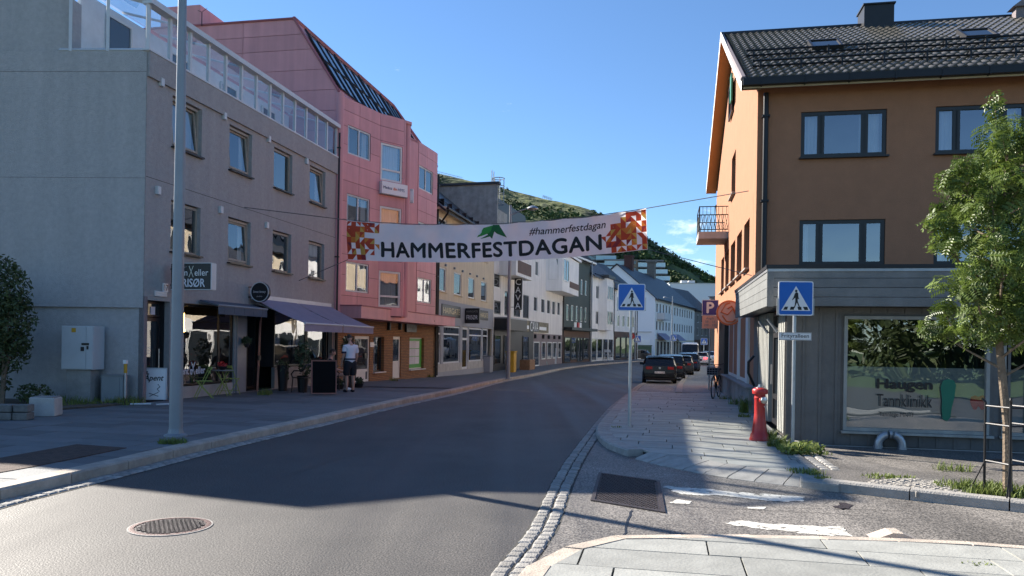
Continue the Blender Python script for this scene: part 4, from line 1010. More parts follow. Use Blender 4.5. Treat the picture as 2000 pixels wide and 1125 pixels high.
# gable panels (plane across the street direction) and mansard roof
def PG(w_, z, t=0.0): p = P0 - N * w_ + D * t; return (p.x - P0.x, p.y - P0.y, z)
ROOFW, ROOFZ = 1.9, 14.1
zz = [2.5, 5.0, 7.5, 9.0, 9.75, 10.5, 11.3, 12.1, 12.9, 13.5, 14.1]
def wl(z): return 0 if z <= 11.3 else (z - 11.3) / (ROOFZ - 11.3) * ROOFW
gbase = MB()
for z0, z1 in zip(zz[:-1], zz[1:]): gbase.quad(PG(14, z0, .03), PG(wl(z0), z0, .03), PG(wl(z1), z1, .03), PG(14, z1, .03))
gbase.build('gable_wall', 'pink_joint', PINK)
for z0, z1 in zip(zz[3:-1], zz[4:]):
    for w0, w1 in ((0, 4.05), (4.05, 7.2), (7.2, 10.4)):
        a0, a1 = max(w0, wl(z0)), max(w0, wl(z1)); g_ = .008
        if w1 - a1 < .1: continue
        mb = MB(); c = [PG(w1 - g_, z0 + g_, -.015), PG(a0 + g_, z0 + g_, -.015), PG(a1 + g_, z1 - g_, -.015), PG(w1 - g_, z1 - g_, -.015)]
        mb.quad(*c); b2 = [PG(w1 - g_, z0 + g_, .03), PG(a0 + g_, z0 + g_, .03), PG(a1 + g_, z1 - g_, .03), PG(w1 - g_, z1 - g_, .03)]
        for k in range(4): mb.quad(c[k], b2[k], b2[(k + 1) % 4], c[(k + 1) % 4])
        mb.build('panel', 'pink', PINK)
LR = 11.6
rf = MB()
rf.quad(PG(0, 11.12, 0), PG(0, 11.12, LR + 1.1), PG(ROOFW, ROOFZ, LR - .6), PG(ROOFW, ROOFZ, 0))
rf.quad(PG(ROOFW, ROOFZ, 0), PG(ROOFW, ROOFZ, LR - .6), PG(13, ROOFZ, LR - .6), PG(13, ROOFZ, 0)); rf.quad(PG(0, 11.12, LR + 1.1), PG(13, 11.12, LR + 1.1), PG(13, ROOFZ, LR - .6), PG(ROOFW, ROOFZ, LR - .6))
rf.build('roof', 'pink', PINK)
tr = MB(); tr.tube([PG(ROOFW, ROOFZ + .02, -.02), PG(ROOFW, ROOFZ + .02, LR - .6), PG(-.03, 11.2, LR + 1.15)], .09, 6); tr.tube([PG(-.02, 11.2, -.03), PG(ROOFW, ROOFZ + .02, -.03), PG(13, ROOFZ + .02, -.03)], .05, 6); tr.build('roof_trim', 'pink_dark', PINK)
# roof glazing: dark bars with blue panes, in three raised lights
def RS(q, t, o=0.0):                     # q 0..1 up the slope, t along, o out of the slope
    sx, sz = ROOFW, ROOFZ - 11.12; l = math.hypot(sx, sz); n_ = (-sz / l, sx / l); p = PG(ROOFW * q + n_[0] * o, 11.12 + sz * q + n_[1] * o, t); return p
lights = [(.55, 3.0), (3.25, 5.6), (5.85, 8.3), (8.6, 10.6)]
for t0, t1 in lights:
    n = 3
    for k in range(n):
        a, b = t0 + (t1 - t0) * k / n, t0 + (t1 - t0) * (k + 1) / n
        for q0, q1 in ((.14, .50), (.52, .86)):
            mb = MB(); mb.quad(RS(q0, a, .07), RS(q0, b, .07), RS(q1, b, .07), RS(q1, a, .07)); mb.build('roof_pane', 'roof_glass', PINK)
    bars = MB()
    for k in range(n + 1): t = t0 + (t1 - t0) * k / n; bars.tube([RS(.12, t, .09), RS(.88, t, .08)], .028, 4)
    for q in (.12, .51, .88): bars.tube([RS(q, t0, .09), RS(q, t1, .08)], .028, 4)
    bars.tube([RS(.1, t0 - .05, .08), RS(.92, t0 - .05, .08)], .04, 4)
    bars.build('glazing_bars', 'dark_frame', PINK)
tw = MB(); tw.box(-1, 1, -1, 1, 0, 1.0)
tw = MB(); c = [PG(w_, 0, t) for w_, t in ((5.95, .0), (5.95, 2.2), (7.7, 2.2), (7.7, 0))]; tw.slab([(p[0], p[1]) for p in c], 14.05, 14.95); tw.build('stair_tower', 'pink', PINK, fixn=True)
an = MB(); a = Vector(PG(5.8, 14.6, -.1)); an.tube([a - Vector((0, 0, .55)), a], .018, 5); an.tube([a, a + Vector((.25, -.1, .12))], .01, 4); an.tube([a, a + Vector((-.2, .1, .1))], .01, 4); an.build('aerial', 'black_metal', PINK)
# brick ground floor
PB = Fac('x', P0[:2], (-4.24, 42.0), '', parent=PINK); pbm = Matrix.Rotation(PB.ang, 4, 'Z')
zg = lambda s_: gz(P0.y + s_) + .12
ops = [PB.wr(*q) for q in ((671, 690, 656, 752), (693, 722, 656, 752), (730, 750, 657, 727), (768, 783, 657, 744), (800, 828, 659, 722))]
ops = [(a, b, max(c, -.05), min(d, 2.35)) for a, b, c, d in ops]
mb = MB(); wall_holes(mb, PB.L, 2.9, ops, .22, 0, -.6); mb.quad((PB.L, 0, -.6), (PB.L, 8, -.6), (PB.L, 8, 11), (PB.L, 0, 11)); o = mb.build('brick_wall', 'brick', PINK); o.rotation_euler.z = PB.ang
def pbw(q, **k):
    o = window(PINK, *q, **k); o.matrix_local = pbm @ Matrix.Translation(o.location); return o
pbw(ops[0], frame='white_frame', pane='pane_dark', rec=.2)
dd = pbw(ops[1], frame='white_frame', pane='pane_far', rec=.1, fw=.12, trans=(.26,), name='door'); part(dd, 'letter_box', 'black', lambda m: m.box(.28, .62, -.03, .0, 1.0, 1.22)); part(dd, 'kick_panel', 'white_frame', lambda m: m.box(-.5, .5, .01, .05, .1, .5))
pbw(ops[2], frame='dark_frame', pane='pane', rec=.2, sill='white_paint', room=.6, curtain=[(.3, .75)])
d2 = pbw(ops[3], frame='white_frame', pane='pane_dark', rec=.12, fw=.14, trans=(.38,), name='door'); part(d2, 'kick_panel', 'white_frame', lambda m: m.box(-.5, .5, .01, .05, .1, .8))
w5 = pbw(ops[4], frame='white_frame', pane='pane_dark', rec=.2, sill='white_paint')
w5w, w5h = (ops[4][1] - ops[4][0]) / 2, ops[4][3] - ops[4][2]
ps = part(w5, 'poster', 'green_poster', lambda m: m.box(-w5w + .06, w5w - .02, -.01, .005, .06, w5h - .06))
for r_ in range(3):
    part(w5, 'poster_sheet', 'paper', lambda m: m.box(-w5w + .2, w5w - .45, -.02, -.012, w5h * (.16 + .25 * r_), w5h * (.39 + .25 * r_)))
    part(w5, 'poster_print', 'paper_print', lambda m: [m.box(-w5w + .24 + .28 * k, -w5w + .44 + .28 * k, -.024, -.021, w5h * (.18 + .25 * r_) + .05 * j, w5h * (.18 + .25 * r_) + .05 * j + .012) for k in range(4) if -w5w + .44 + .28 * k < w5w - .45 for j in range(7)])
# pink canopy over the ground floor
cn = MB(); out_ = 1.05
cn.box(0.0, PB.L + .35, -out_, 0, 2.55, 3.02); o = cn.build('canopy', 'pink', PINK, bev=.015); o.rotation_euler.z = PB.ang
cp = MB(); cp.box(-.03, PB.L + .38, -out_ - .03, .0, 3.022, 3.06); o = cp.build('canopy_flashing', 'pink_dark', PINK); o.rotation_euler.z = PB.ang
for u in (757, 779): s_, z_ = PB.fp(u, 636); o = part(PINK, 'wall_lamp', 'black', lambda m: (m.box(-.06, .06, -.14, 0, -.2, .2), m.box(-.03, .03, -.05, 0, .2, .4))); o.matrix_local = pbm @ Matrix.Translation((s_, 0, z_))
s_, z_ = PB.fp(800, 637); o = part(PINK, 'shop_sign', 'black', lambda m: m.box(-.75, .75, -.12, -.02, -.3, .28)); o.matrix_local = pbm @ Matrix.Translation((s_, 0, z_)); add_text(o, 'Bar & kafe', 0, -.122, -.05, 'concrete', wid=.9, shear=.2)
s_, z_ = PB.fp(726, 673); o = part(PINK, 'name_plate', 'sign_white', lambda m: m.box(-.2, .2, -.03, 0, -.1, .1)); o.matrix_local = pbm @ Matrix.Translation((s_, 0, z_))
o = downpipe(PINK, PB.L - .05, -.3, 10.8, -.1, .055); o.matrix_local = pbm
# light box sign between the bay windows
ms = tag(empty('light_box_sign', tuple(Vector((pB.A.x, pB.A.y, 0)) + pB.d * .0), pB.ang), 'white light box sign reading Medco dinHMS on the pink bay', 'sign')
za, zb = pB.fp(741, 354)[1], pB.fp(741, 378)[1]
part(ms, 'sign_box', 'sign_white', lambda m: m.box(.0, pB.L + .06, -.22, -.03, zb, za), bev=.012); part(ms, 'edge_trim', 'steel_grey', lambda m: m.box(-.02, pB.L + .08, -.2, -.05, zb - .025, zb - .002))
pm('medco_blue', (.01, .02, .12), .5, 0); zc = (za + zb) / 2
add_text(ms, 'Medco', .28, -.225, zc, 'medco_blue', wid=.44, bold=.02); add_text(ms, 'din', .66, -.225, zc, 'orange_sign', wid=.19, bold=.02); add_text(ms, 'HMS', .98, -.225, zc, 'medco_blue', wid=.34)
bx = tag(empty('alarm_box', W3(-4.35, 33.6, 0)[:2] + (0,), 0), 'small white box mounted on the pink corner column', 'box'); bx.location = (-4.45, 33.3, 8.0)
part(bx, 'casing', 'white_metal', lambda m: m.box(-.08, .08, -.07, .07, -.3, .3), bev=.02); part(bx, 'cover_plate', 'sign_white', lambda m: m.box(-.06, .06, -.08, -.07, -.2, .2))

# ================================================================ cream building with hair salon
YB = Fac('cream_building', (-4.22, 42.05), (-1.40, 55.7), 'cream rendered house with dark tiled roof and hair salon below', z0=-.35)
wy = [YB.wr(856, 871.5, 523, 570), YB.wr(887, 901.5, 531, 576), YB.wr(915, 927.5, 538, 581), YB.wr(940, 951, 545, 586)]
zt, zb = sum(q[3] for q in wy) / 4, sum(q[2] for q in wy) / 4
op = [(a, b, zb, zt) for a, b, _, _ in wy] + [(a, b, zb + 2.75, zt + 2.75) for a, b, _, _ in wy]
shop = YB.wr(847, 953, 634, 722); shop = (.2, YB.L - .35, .35, YB.fp(852, 633)[1])
HY = YB.fp(852, 398)[1]
mb = MB(); wall_holes(mb, YB.L, HY, op + [shop], .14, 0, -.5)
zb_ = YB.fp(852, 583)[1]
o = shell(YB, HY, 11, op + [shop], 'cream', .14, True)
def band(m):
    for a, b, c, d in rsub((0.01, YB.L - .01, .0, zb_), [shop]): m.box(a, b, -.012, -.002, c, d)
part(YB.root, 'painted_band', 'grey_paint', band)
for q in op: window(YB.root, *q, frame='white_frame', pane='pane_far', fw=.09, rec=.1, sill='cream')
gable_roof(YB.root, 0, YB.L, 11, HY, 4.4, over=.6, mat='far_tiles', side=.35); gable_ends(YB.root, .01, YB.L - .01, 11, HY, 4.3, 'cream')
part(YB.root, 'eaves_soffit', 'cream', lambda m: m.box(-.3, YB.L + .3, -.62, 0, HY - .3, HY - .18))
part(YB.root, 'gutter', 'black_metal', lambda m: m.tube([(-.35, -.72, HY - .28), (YB.L + .35, -.72, HY - .28)], .08, 8))
part(YB.root, 'snow_guard', 'black_metal', lambda m: [m.tube([(-.2, y, z), (YB.L, y, z)], .025, 4) for y, z in ((.1, HY + .45), (.0, HY + .3))] + [m.box(x, x + .05, -.1, .2, HY + .1, HY + .5) for x in [1 + 1.6 * k for k in range(8)]])
part(YB.root, 'downpipe', 'black_metal', lambda m: m.tube([(-.05, -.7, HY - .3), (.05, -.6, HY - .5), (.12, -.12, HY - 1.1), (.12, -.1, .2)], .055, 7))
for k in range(6): part(YB.root, 'wall_hook', 'steel_grey', lambda m: m.box(1.6 + 1.8 * k, 1.7 + 1.8 * k, -.12, 0, zt + .1, zt + .22))
# shopfront
us = [852, 861, 866, 898, 903, 914, 916, 941, 943, 953]
ps_ = [YB.fp(u, 680)[0] for u in us]
part(YB.root, 'shop_interior', 'room_dark', lambda m: m.box(shop[0], shop[1], .9, 1.0, .35, shop[3]))
for k, (a, b) in enumerate(((ps_[0], ps_[1]), (ps_[2], ps_[3]), (ps_[6], ps_[7]), (ps_[8], ps_[9]))): window(YB.root, a, b, .8, shop[3] - .04, 'white_metal', 'pane_dark', fw=.09, rec=.1, trans=(.78,), name='shop_window')
window(YB.root, ps_[4], ps_[5], .36, shop[3] - .04, 'white_metal', 'pane_dark', fw=.14, rec=.1, trans=(.72,), name='door')
part(YB.root, 'stall_riser', 'pale_concrete', lambda m: (m.box(shop[0], ps_[4], .02, .12, .3, .8), m.box(ps_[5], shop[1], .02, .12, .3, .8)))
part(YB.root, 'shopfront_posts', 'grey_paint', lambda m: [m.box(a, b, .0, .12, .8, shop[3]) for a, b in ((ps_[1], ps_[2]), (ps_[3], ps_[4]), (ps_[5], ps_[6]), (ps_[7], ps_[8]))])
def plate_sign(F, name, u0, u1, vt, vb, label, txt, mat='sign_black', tm='gold', y=-.06):
    s0, s1, z0, z1 = F.wr(u0, u1, vt, vb); t = fac_thing(F, name, (s0 + s1) / 2, 0, (z0 + z1) / 2, label, 'sign'); h, q = (s1 - s0) / 2, (z1 - z0) / 2
    part(t, 'board', mat, lambda m: m.box(-h, h, y, 0, -q, q), bev=.01); add_text(t, txt, 0, y - .004, 0, tm, wid=h * 1.8, hei=q * 1.1, bold=.0)
    part(t, 'edge_trim', 'black_metal', lambda m: (m.box(-h - .02, h + .02, y * .9, 0, q, q + .03), m.box(-h - .02, h + .02, y * .9, 0, -q - .03, -q))); return t
plate_sign(YB, 'salon_sign', 862, 898, 594, 616, 'dark board with gilt HAIRGATE letters beside the pink canopy', 'HAIRGATE')
plate_sign(YB, 'salon_sign', 936, 952, 606, 623, 'second gilt HAIRGATE board, partly behind the square FRISØR sign', 'HAIRGATE')
t = fac_thing(YB, 'salon_sign', YB.fp(908, 615)[0], 0, YB.fp(908, 616)[1], 'square black projecting sign reading HAIRGATE FRISØR', 'sign'); t.rotation_euler.z = YB.ang - R(90)
part(t, 'sign_box', 'sign_black', lambda m: m.box(.05, .95, -.12, .12, -.5, .45), bev=.015); part(t, 'bracket', 'black_metal', lambda m: m.box(0, .06, -.03, .03, -.3, .3))
add_text(t, 'FRISØR', .5, -.124, -.12, 'paper', wid=.72, hei=.27); add_text(t, 'HAIRGATE', .5, -.124, .25, 'concrete', wid=.72, hei=.12)

# ================================================================ tall white building (bar below)
WB = Fac('white_building', (-1.38, 55.75), (5.28, 80.7), 'white building with angular bay window, flat-roofed top storey and bar below', z0=-.5)
ws = [(965.5, 978, 586, 613), (986, 993, 568, 616), (1004, 1016.5, 572, 618), (1022, 1033, 575, 621), (1043, 1050, 578, 608), (1057.5, 1064.5, 582, 611), (1069, 1075.5, 584, 613), (1079, 1085, 587, 615), (1089, 1094, 589, 616)]
r1 = [WB.wr(*q) for q in ws]; r1 = [(a, b, c, d) for a, b, c, d in r1]
r2 = [WB.wr(*q) for q in ((965.5, 978, 531, 561), (988, 1000, 505, 524), (1007, 1018, 507, 524), (1023, 1034, 509, 526), (1046, 1052, 508, 538))]
HW = 10.9
shell(WB, HW, 12, r1 + r2, 'warm_wall', .14, True)
for q in r1 + r2: window(WB.root, *q, frame='dark_frame' if q in r1[:4] else 'white_frame', pane='pane_far', fw=.09, rec=.1)
# set-back top storey under a dark sheet-metal roof, grey flank wall towards the cream house
s_e = WB.fp(1045, 430)[0]
ZT = WB.fp(951, 348)[1]
part(WB.root, 'flank_wall', 'concrete', lambda m: m.box(-.12, .1, -.2, 12, HW - 2, ZT)); part(WB.root, 'flank_coping', 'roof_dark', lambda m: m.box(-.3, .25, -.35, 12.2, ZT, ZT + .16))
part(WB.root, 'top_storey_wall', 'cream', lambda m: m.box(.1, s_e, 2.2, 11, HW, ZT - .9))
part(WB.root, 'top_storey_eaves', 'roof_dark', lambda m: m.prism([(.1, ZT - 1.9), (s_e + .2, ZT - 1.9), (s_e + .2, ZT - .35), (.1, ZT - .35)], .9, 2.3))
part(WB.root, 'top_storey_roof', 'roof_dark', lambda m: m.box(.0, s_e + .2, .95, 11.5, ZT - .345, ZT - .2))
for k in range(5): window(WB.root, 1.0 + 2.6 * k, 2.7 + 2.6 * k, HW + .1, ZT - 2.0, 'white_frame', 'pane_far', fw=.09, rec=0, y=2.15, mull=(.5,))
part(WB.root, 'roof_screen', 'concrete', lambda m: m.box(.1, 3.2, -.05, .2, HW, HW + 1.1))
part(WB.root, 'parapet', 'white_metal', lambda m: m.box(3.2, WB.L, -.05, .1, HW, HW + .3))
ld = MB(); lx = 1.3
for x in (lx - .25, lx + .25): ld.tube([(x, .6, HW + .8), (x, .6, ZT + 1.3)], .035, 5)
for k in range(int((ZT + .2 - HW) / .3)): ld.tube([(lx - .25, .6, HW + 1 + .3 * k), (lx + .25, .6, HW + 1 + .3 * k)], .02, 4)
ld.build('roof_ladder', 'steel_grey', WB.root)
cg = MB()
for z in (HW + 1.6, HW + 2.9, ZT - .4, ZT + .7): cg.tube([(lx + .45 * math.cos(a), .15 + .45 * math.sin(a), z) for a in [2 * math.pi * k / 14 for k in range(15)]], .03, 4)
for k in range(7): a = 2 * math.pi * k / 7; cg.tube([(lx + .45 * math.cos(a), .15 + .45 * math.sin(a), HW + 1.6), (lx + .45 * math.cos(a), .15 + .45 * math.sin(a), ZT + .75)], .022, 4)
cg.build('ladder_cage', 'steel_grey', WB.root)
# balcony box and projecting bay
b0 = WB.fp(1005, 545, 1.2)[0]; b1 = WB.fp(1036, 545)[0] + 1.5; zb0, zb1 = WB.fp(1030, 560)[1], WB.fp(1030, 526)[1]
part(WB.root, 'balcony', 'white_wall', lambda m: m.box(b0, b0 + 5.2, -1.3, 0, zb0 + .2, zb1)); part(WB.root, 'balcony_screen', 'brown_clad', lambda m: m.box(b0 + .5, b0 + 4.7, -1.33, -1.305, zb0 + .45, zb1 - .1))
y0 = WB.fp(1066, 540)[0]; y1 = WB.L + 1.0; bz0, bz1 = WB.fp(1080, 572)[1], WB.fp(1080, 505)[1]
by = MB(); poly = [(y0, 0), (y0 + .6, -1.5), (y1 - .2, -1.5), (y1, 0)]; by.slab(poly, bz0, bz1 + .2); by.slab([(y0 - .2, .0), (y0 + .5, -1.75), (y1, -1.75), (y1 + .2, 0)], bz1 + .2, bz1 + .45)
i = len(by.v); by.quad(*[(x, y, bz0) for x, y in poly[::-1]]); by.build('bay', 'white_wall', WB.root)
window(WB.root, y0 + .9, y0 + 3.6, bz0 + 1.0, bz1 - .2, 'white_frame', 'pane_dark', fw=.1, rec=.06, y=-1.56, mull=(.5,)); part(WB.root, 'bay_balcony_rail', 'brown_clad', lambda m: m.box(y0 + 4.2, y1 - .3, -1.56, -1.505, bz0 + .6, bz0 + 1.2))
wq = window(WB.root, 0, 1.0, bz0 + 1.0, bz1 - .25, 'white_frame', 'pane_far', fw=.1, rec=.0); aa = math.atan2(-1.5, .6); wq.rotation_euler.z = aa; wq.location = (y0 + .24, -.68, bz0 + 1.0)
# bar front
zs = WB.fp(1000, 648)[1]
bs0, bs1 = .1, WB.fp(1040, 690)[0]
part(WB.root, 'bar_front', 'black', lambda m: m.box(bs0, bs1, -.06, -.004, -.1, zs + .25))
for a, b in ((963, 975), (982, 989), (1019, 1030)): q = (WB.fp(a, 680)[0], WB.fp(b, 680)[0], .6, zs - .3); window(WB.root, *q, frame='dark_frame', pane='pane_dark', rec=.0, y=-.07, name='shop_window')
cn = fac_thing(WB, 'black_canopy', .2, 0, zs + .05, 'small black box canopy over the bar entrance', 'canopy'); part(cn, 'top_sheet', 'steel_grey', lambda m: m.box(0, 6.0, -1.0, 0, .85, .95)); part(cn, 'front_panel', 'black', lambda m: m.box(0, 6.0, -1.0, -.9, 0, .85)); part(cn, 'end_panel', 'black', lambda m: m.box(.0, .08, -.9, 0, 0, .85)); part(cn, 'end_panel', 'black', lambda m: m.box(5.92, 6.0, -.9, 0, 0, .85))
q = WB.wr(996, 1068, 622, 645); bsn = fac_thing(WB, 'bar_sign', 0, -.1, 0, 'long weathered wooden sign board lettered CAVA over the bar', 'sign')
part(bsn, 'board', 'wood_sign', lambda m: m.box(q[0], q[1], -.08, 0, q[2], q[3])); qc = (q[0] + q[1]) / 2 + 1.0; qz = (q[2] + q[3]) / 2
part(bsn, 'white_stripe', 'sign_white', lambda m: (m.box(q[0] + .5, qc - 2.2, -.09, -.082, qz - .25, qz + .05), m.box(qc + 1.8, q[1] - 1, -.09, -.082, qz - .25, qz + .05)))
part(bsn, 'name_panel', 'sign_black', lambda m: m.box(qc - 2.0, qc + 1.5, -.10, -.082, q[2], q[3])); add_text(bsn, 'CAVA', qc - .25, -.104, qz, 'sign_white', wid=3.0, hei=.85)
vsn_ = fac_thing(WB, 'vertical_sign', WB.fp(993, 575)[0], 0, WB.fp(993, 605)[1], 'tall black hanging sign with white letters CAVA stacked', 'sign'); vsn_.rotation_euler.z = WB.ang - R(90)
vh = WB.fp(993, 543)[1] - WB.fp(993, 605)[1]
part(vsn_, 'sign_box', 'sign_black', lambda m: m.box(.5, 1.1, -.1, .1, 0, vh), bev=.01); part(vsn_, 'bracket', 'black_metal', lambda m: (m.tube([(0, 0, .2), (.6, 0, .2)], .02, 5), m.tube([(0, 0, vh - .1), (.6, 0, vh - .1)], .02, 5)))
for k, ch in enumerate('CAVA'): add_text(vsn_, ch, .8, -.104, vh * (.875 - .25 * k), 'sign_white', hei=vh * .19, wid=.42)
zc = WB.fp(1060, 652)[1]
pc0, pc1 = bs1, WB.L - .05
part(WB.root, 'painted_shopfront', 'taupe', lambda m: m.box(pc0, pc1, -.05, -.004, -.1, zc))
for k, (u0, u1) in enumerate(((1040, 1051), (1056, 1063), (1067, 1075), (1078, 1085), (1088, 1094))):
    q = (WB.fp(u0, 685)[0], WB.fp(u1, 685)[0], .15 if k in (0,) else .7, zc - .75); window(WB.root, *q, frame='white_frame', pane='pane_dark' if k in (1, 3, 4) else 'pane_far', fw=.1, rec=0, y=-.06, name='door' if k == 0 else 'shop_window')
    part(WB.root, 'wall_lamp', 'black', lambda m: m.box(q[0] + .3, q[0] + .55, -.25, -.05, zc - .45, zc - .1))
downpipe(WB.root, WB.L - .1, 0, bz0, -.1, .07)

# ================================================================ the row further down the street
def far_house(name, A, B, label, H, depth, wall, rows, cols, roof=None, rise=3.0, z0=-.5, ww=1.0, wh=1.35, frame='white_frame', gf=None, gfh=3.6, gf_n=4, sidemat=None, over=.4, gf_glass='pane_dark', inset=.8):
    F = Fac(name, A, B, label, z0=z0); op = []
    for zr in rows:
        for c in range(cols): x = inset + (F.L - 2 * inset) * (c + .5) / cols; op.append((x - ww / 2, x + ww / 2, zr, zr + wh))
    shell(F, H, depth, op, wall, .12, True, sidemat=sidemat)
    for k, q in enumerate(op): window(F.root, *q, frame=frame, pane='pane_dark' if k % 3 == 0 else 'pane_far', fw=.08, rec=.09, mull=(.5,) if ww > .9 else ())
    if gf:
        part(F.root, 'shopfront', gf, lambda m: m.box(.05, F.L - .05, -.06, -.003, -.2, gfh))
        for k in range(gf_n):
            a = .4 + (F.L - .8) * k / gf_n; window(F.root, a, a + (F.L - .8) / gf_n - .25, .45 if k % 2 else .2, gfh - .7, 'dark_frame' if gf != 'white_wall' else 'white_frame', gf_glass, fw=.1, rec=0, y=-.08, name='shop_window')
    if roof: gable_roof(F.root, 0, F.L, depth, H, rise, over, roof); gable_ends(F.root, .01, F.L - .01, depth, H, rise - .1, sidemat or wall)
    part(F.root, 'gutter', 'black_metal', lambda m: m.tube([(-.2, -over - .05, H - .12), (F.L + .2, -over - .05, H - .12)], .07, 6)); downpipe(F.root, F.L - .1, 0, H - .2)
    return F
GB = far_house('green_building', (5.30, 80.75), (9.1, 90.6), 'dark green flat-fronted building with railed roof terrace, shops below', 11.6, 10, 'green_wall', (4.7, 7.8), 5, None, gf='brown_clad', gfh=3.6, gf_n=4, ww=.85, wh=1.7)
part(GB.root, 'eaves', 'white_paint', lambda m: m.box(-.3, GB.L + .3, -.7, 0, 11.55, 11.75))
part(GB.root, 'terrace_railing', 'black_metal', lambda m: [m.tube([(-.2, -.55, z), (GB.L + .2, -.55, z)], .04, 4) for z in (11.9, 12.4, 13.3)] + [m.box(x, x + .06, -.58, -.52, 11.75, 13.3) for x in [-.2 + .5 * k for k in range(23)]] + [m.box(-.1, GB.L, 1.5, 1.6, 11.7, 13.2)])
part(GB.root, 'canopy', 'black', lambda m: m.box(.2, GB.L, -1.0, 0, 3.65, 3.95))
q = GB.wr(1117, 1137, 630, 642); t = fac_thing(GB, 'shop_sign', (q[0] + q[1]) / 2, -.05, (q[2] + q[3]) / 2, 'white and red lettered shop sign on the dark green wall', 'sign')
for x, m_ in ((-1.1, 'sign_white'), (.1, 'sign_red'), (.9, 'sign_white')): part(t, 'sign_panel', m_, lambda m: m.box(x - .4, x + .4, -.1, 0, -.4, .4))
VB = far_house('bay_fronted_house', (9.12, 90.65), (13.3, 100.7), 'white house with three-sided bay window and pale tiled roof', 10.6, 10, 'white_wall', (4.6, 7.7), 2, 'far_tiles_pale', 4.2, gf='white_wall', gfh=3.6, ww=1.2, wh=1.6, over=.6)
bm_ = MB(); bm_.slab([(3.6, 0), (4.2, -.9), (7.0, -.9), (7.6, 0)], 3.9, 10.3); bm_.build('bay', 'white_wall', VB.root)
part(VB.root, 'bay_roof', 'roof_dark', lambda m: m.slab([(3.4, 0), (4.0, -1.15), (7.2, -1.15), (7.8, 0)], 10.3, 10.7))
for z in (4.6, 7.7): window(VB.root, 4.4, 6.8, z, z + 1.7, 'white_frame', 'pane_far', fw=.1, rec=0, y=-.92, mull=(.33, .66))
BB = far_house('white_house', (13.32, 100.75), (17.8, 109.6), 'plain white house with brown clad shopfront and pale gable', 9.6, 10, 'white_wall', (4.6, 7.2), 4, 'far_tiles_grey', 4.0, gf='brown_clad', gfh=3.9, ww=.9, wh=1.5)
# gabled corner house beyond the side street
CH = Fac('corner_house', (23.2, 125), (37.4, 157.8), 'long white corner house with blue-grey gable end and slate roof', z0=-.5)
op = []
for k in range(14):
    x = 1.0 + 2.4 * k
    if x < CH.L - 1.2: op += [(x, x + 1.1, 4.6, 6.2), (x, x + 1.1, 7.5, 9.1)]
shell(CH, 9.9, 13, op, 'white_wall', .12, True, sidemat='hall_white')
for k, q in enumerate(op): window(CH.root, *q, frame='white_frame', pane='pane_far' if k % 4 else 'pane_dark', fw=.1, rec=.09)
gable_roof(CH.root, 0, CH.L, 13, 9.9, 5.6, .5, 'far_tiles', side=.3); gable_ends(CH.root, .005, CH.L, 13, 9.9, 5.5, 'hall_white')
part(CH.root, 'shopfront', 'cream', lambda m: m.box(.5, CH.L - .5, -.05, -.003, -.2, 3.2))
for k in range(12): window(CH.root, .9 + 2.7 * k, 2.9 + 2.7 * k, .3, 2.9, 'white_frame', 'pane_dark', fw=.12, rec=0, y=-.07, name='shop_window')
for x0 in (1.5, 13.0): part(CH.root, 'shop_awning', 'awning_lilac', lambda m: m.quad((x0, -1.5, 3.0), (x0 + 7, -1.5, 3.0), (x0 + 7, 0, 4.2), (x0, 0, 4.2)))
part(CH.root, 'balcony', 'apt_white', lambda m: m.box(1.5, 6.5, -1.3, 0, 6.4, 7.5)); part(CH.root, 'gutter', 'black_metal', lambda m: m.tube([(0, -.55, 9.7), (CH.L, -.55, 9.7)], .09, 6))
part(CH.root, 'chimney', 'chimney_brick', lambda m: (m.box(7, 8.4, 5.8, 7.2, 14.5, 17.5), m.box(6.9, 8.5, 5.7, 7.3, 17.5, 17.8))); part(CH.root, 'chimney', 'chimney_grey', lambda m: (m.box(24, 25.6, 5.8, 7.2, 14.5, 18.2), m.box(23.8, 25.8, 5.6, 7.4, 18.2, 18.6)))
# gable-end details: window, ledge, entrance canopy, all on the end wall facing the photographer
ge = MB(); ge.box(-.12, -.005, 1.0, 2.8, 4.9, 7.0); 
wn = window(CH.root, 0, 1.6, 4.9, 7.2, 'white_frame', 'pane_far', fw=.12, rec=.0, trans=(.6,)); wn.rotation_euler.z = R(-90); wn.location = (-.05, 5.5, 4.9)
wn = window(CH.root, 0, 1.6, 7.9, 9.8, 'white_frame', 'pane_far', fw=.12, rec=.0, trans=(.6,)); wn.rotation_euler.z = R(-90); wn.location = (-.05, 4.0, 8.2)
part(CH.root, 'wall_ledge', 'apt_white', lambda m: m.box(-.15, -.005, .5, 12, 4.2, 4.4)); part(CH.root, 'entrance_canopy', 'black', lambda m: m.box(-1.2, -.005, 5, 10.5, 2.6, 2.9)); wn = window(CH.root, 0, 1.5, 0.2, 2.5, 'white_frame', 'pane_dark', fw=.12, rec=0, name='door'); wn.rotation_euler.z = R(-90); wn.location = (-.05, 8, .2)
part(CH.root, 'notice_board', 'sign_white', lambda m: m.box(-.12, -.005, .8, 2.4, .6, 3.0)); part(CH.root, 'notice_print', 'sign_red', lambda m: m.prism([(0, 0), (.7, 0), (.35, .9)], -.02, 0)).matrix_local = Matrix.Translation((-.125, 2.0, 1.2)) @ Matrix.Rotation(R(-90), 4, 'Z')
G2 = far_house('grey_terrace', (37.5, 158), (42.9, 167), 'narrow grey house with oriel window past the long white house', 9.6, 10, 'far_grey', (4.3, 7.0), 3, 'far_tiles_grey', 4.5, gf='brown_clad', gfh=3.4, ww=1.3, wh=1.6)
part(G2.root, 'oriel', 'dark_frame', lambda m: m.box(5.5, 9.5, -1.0, 0, 6.2, 9.4))
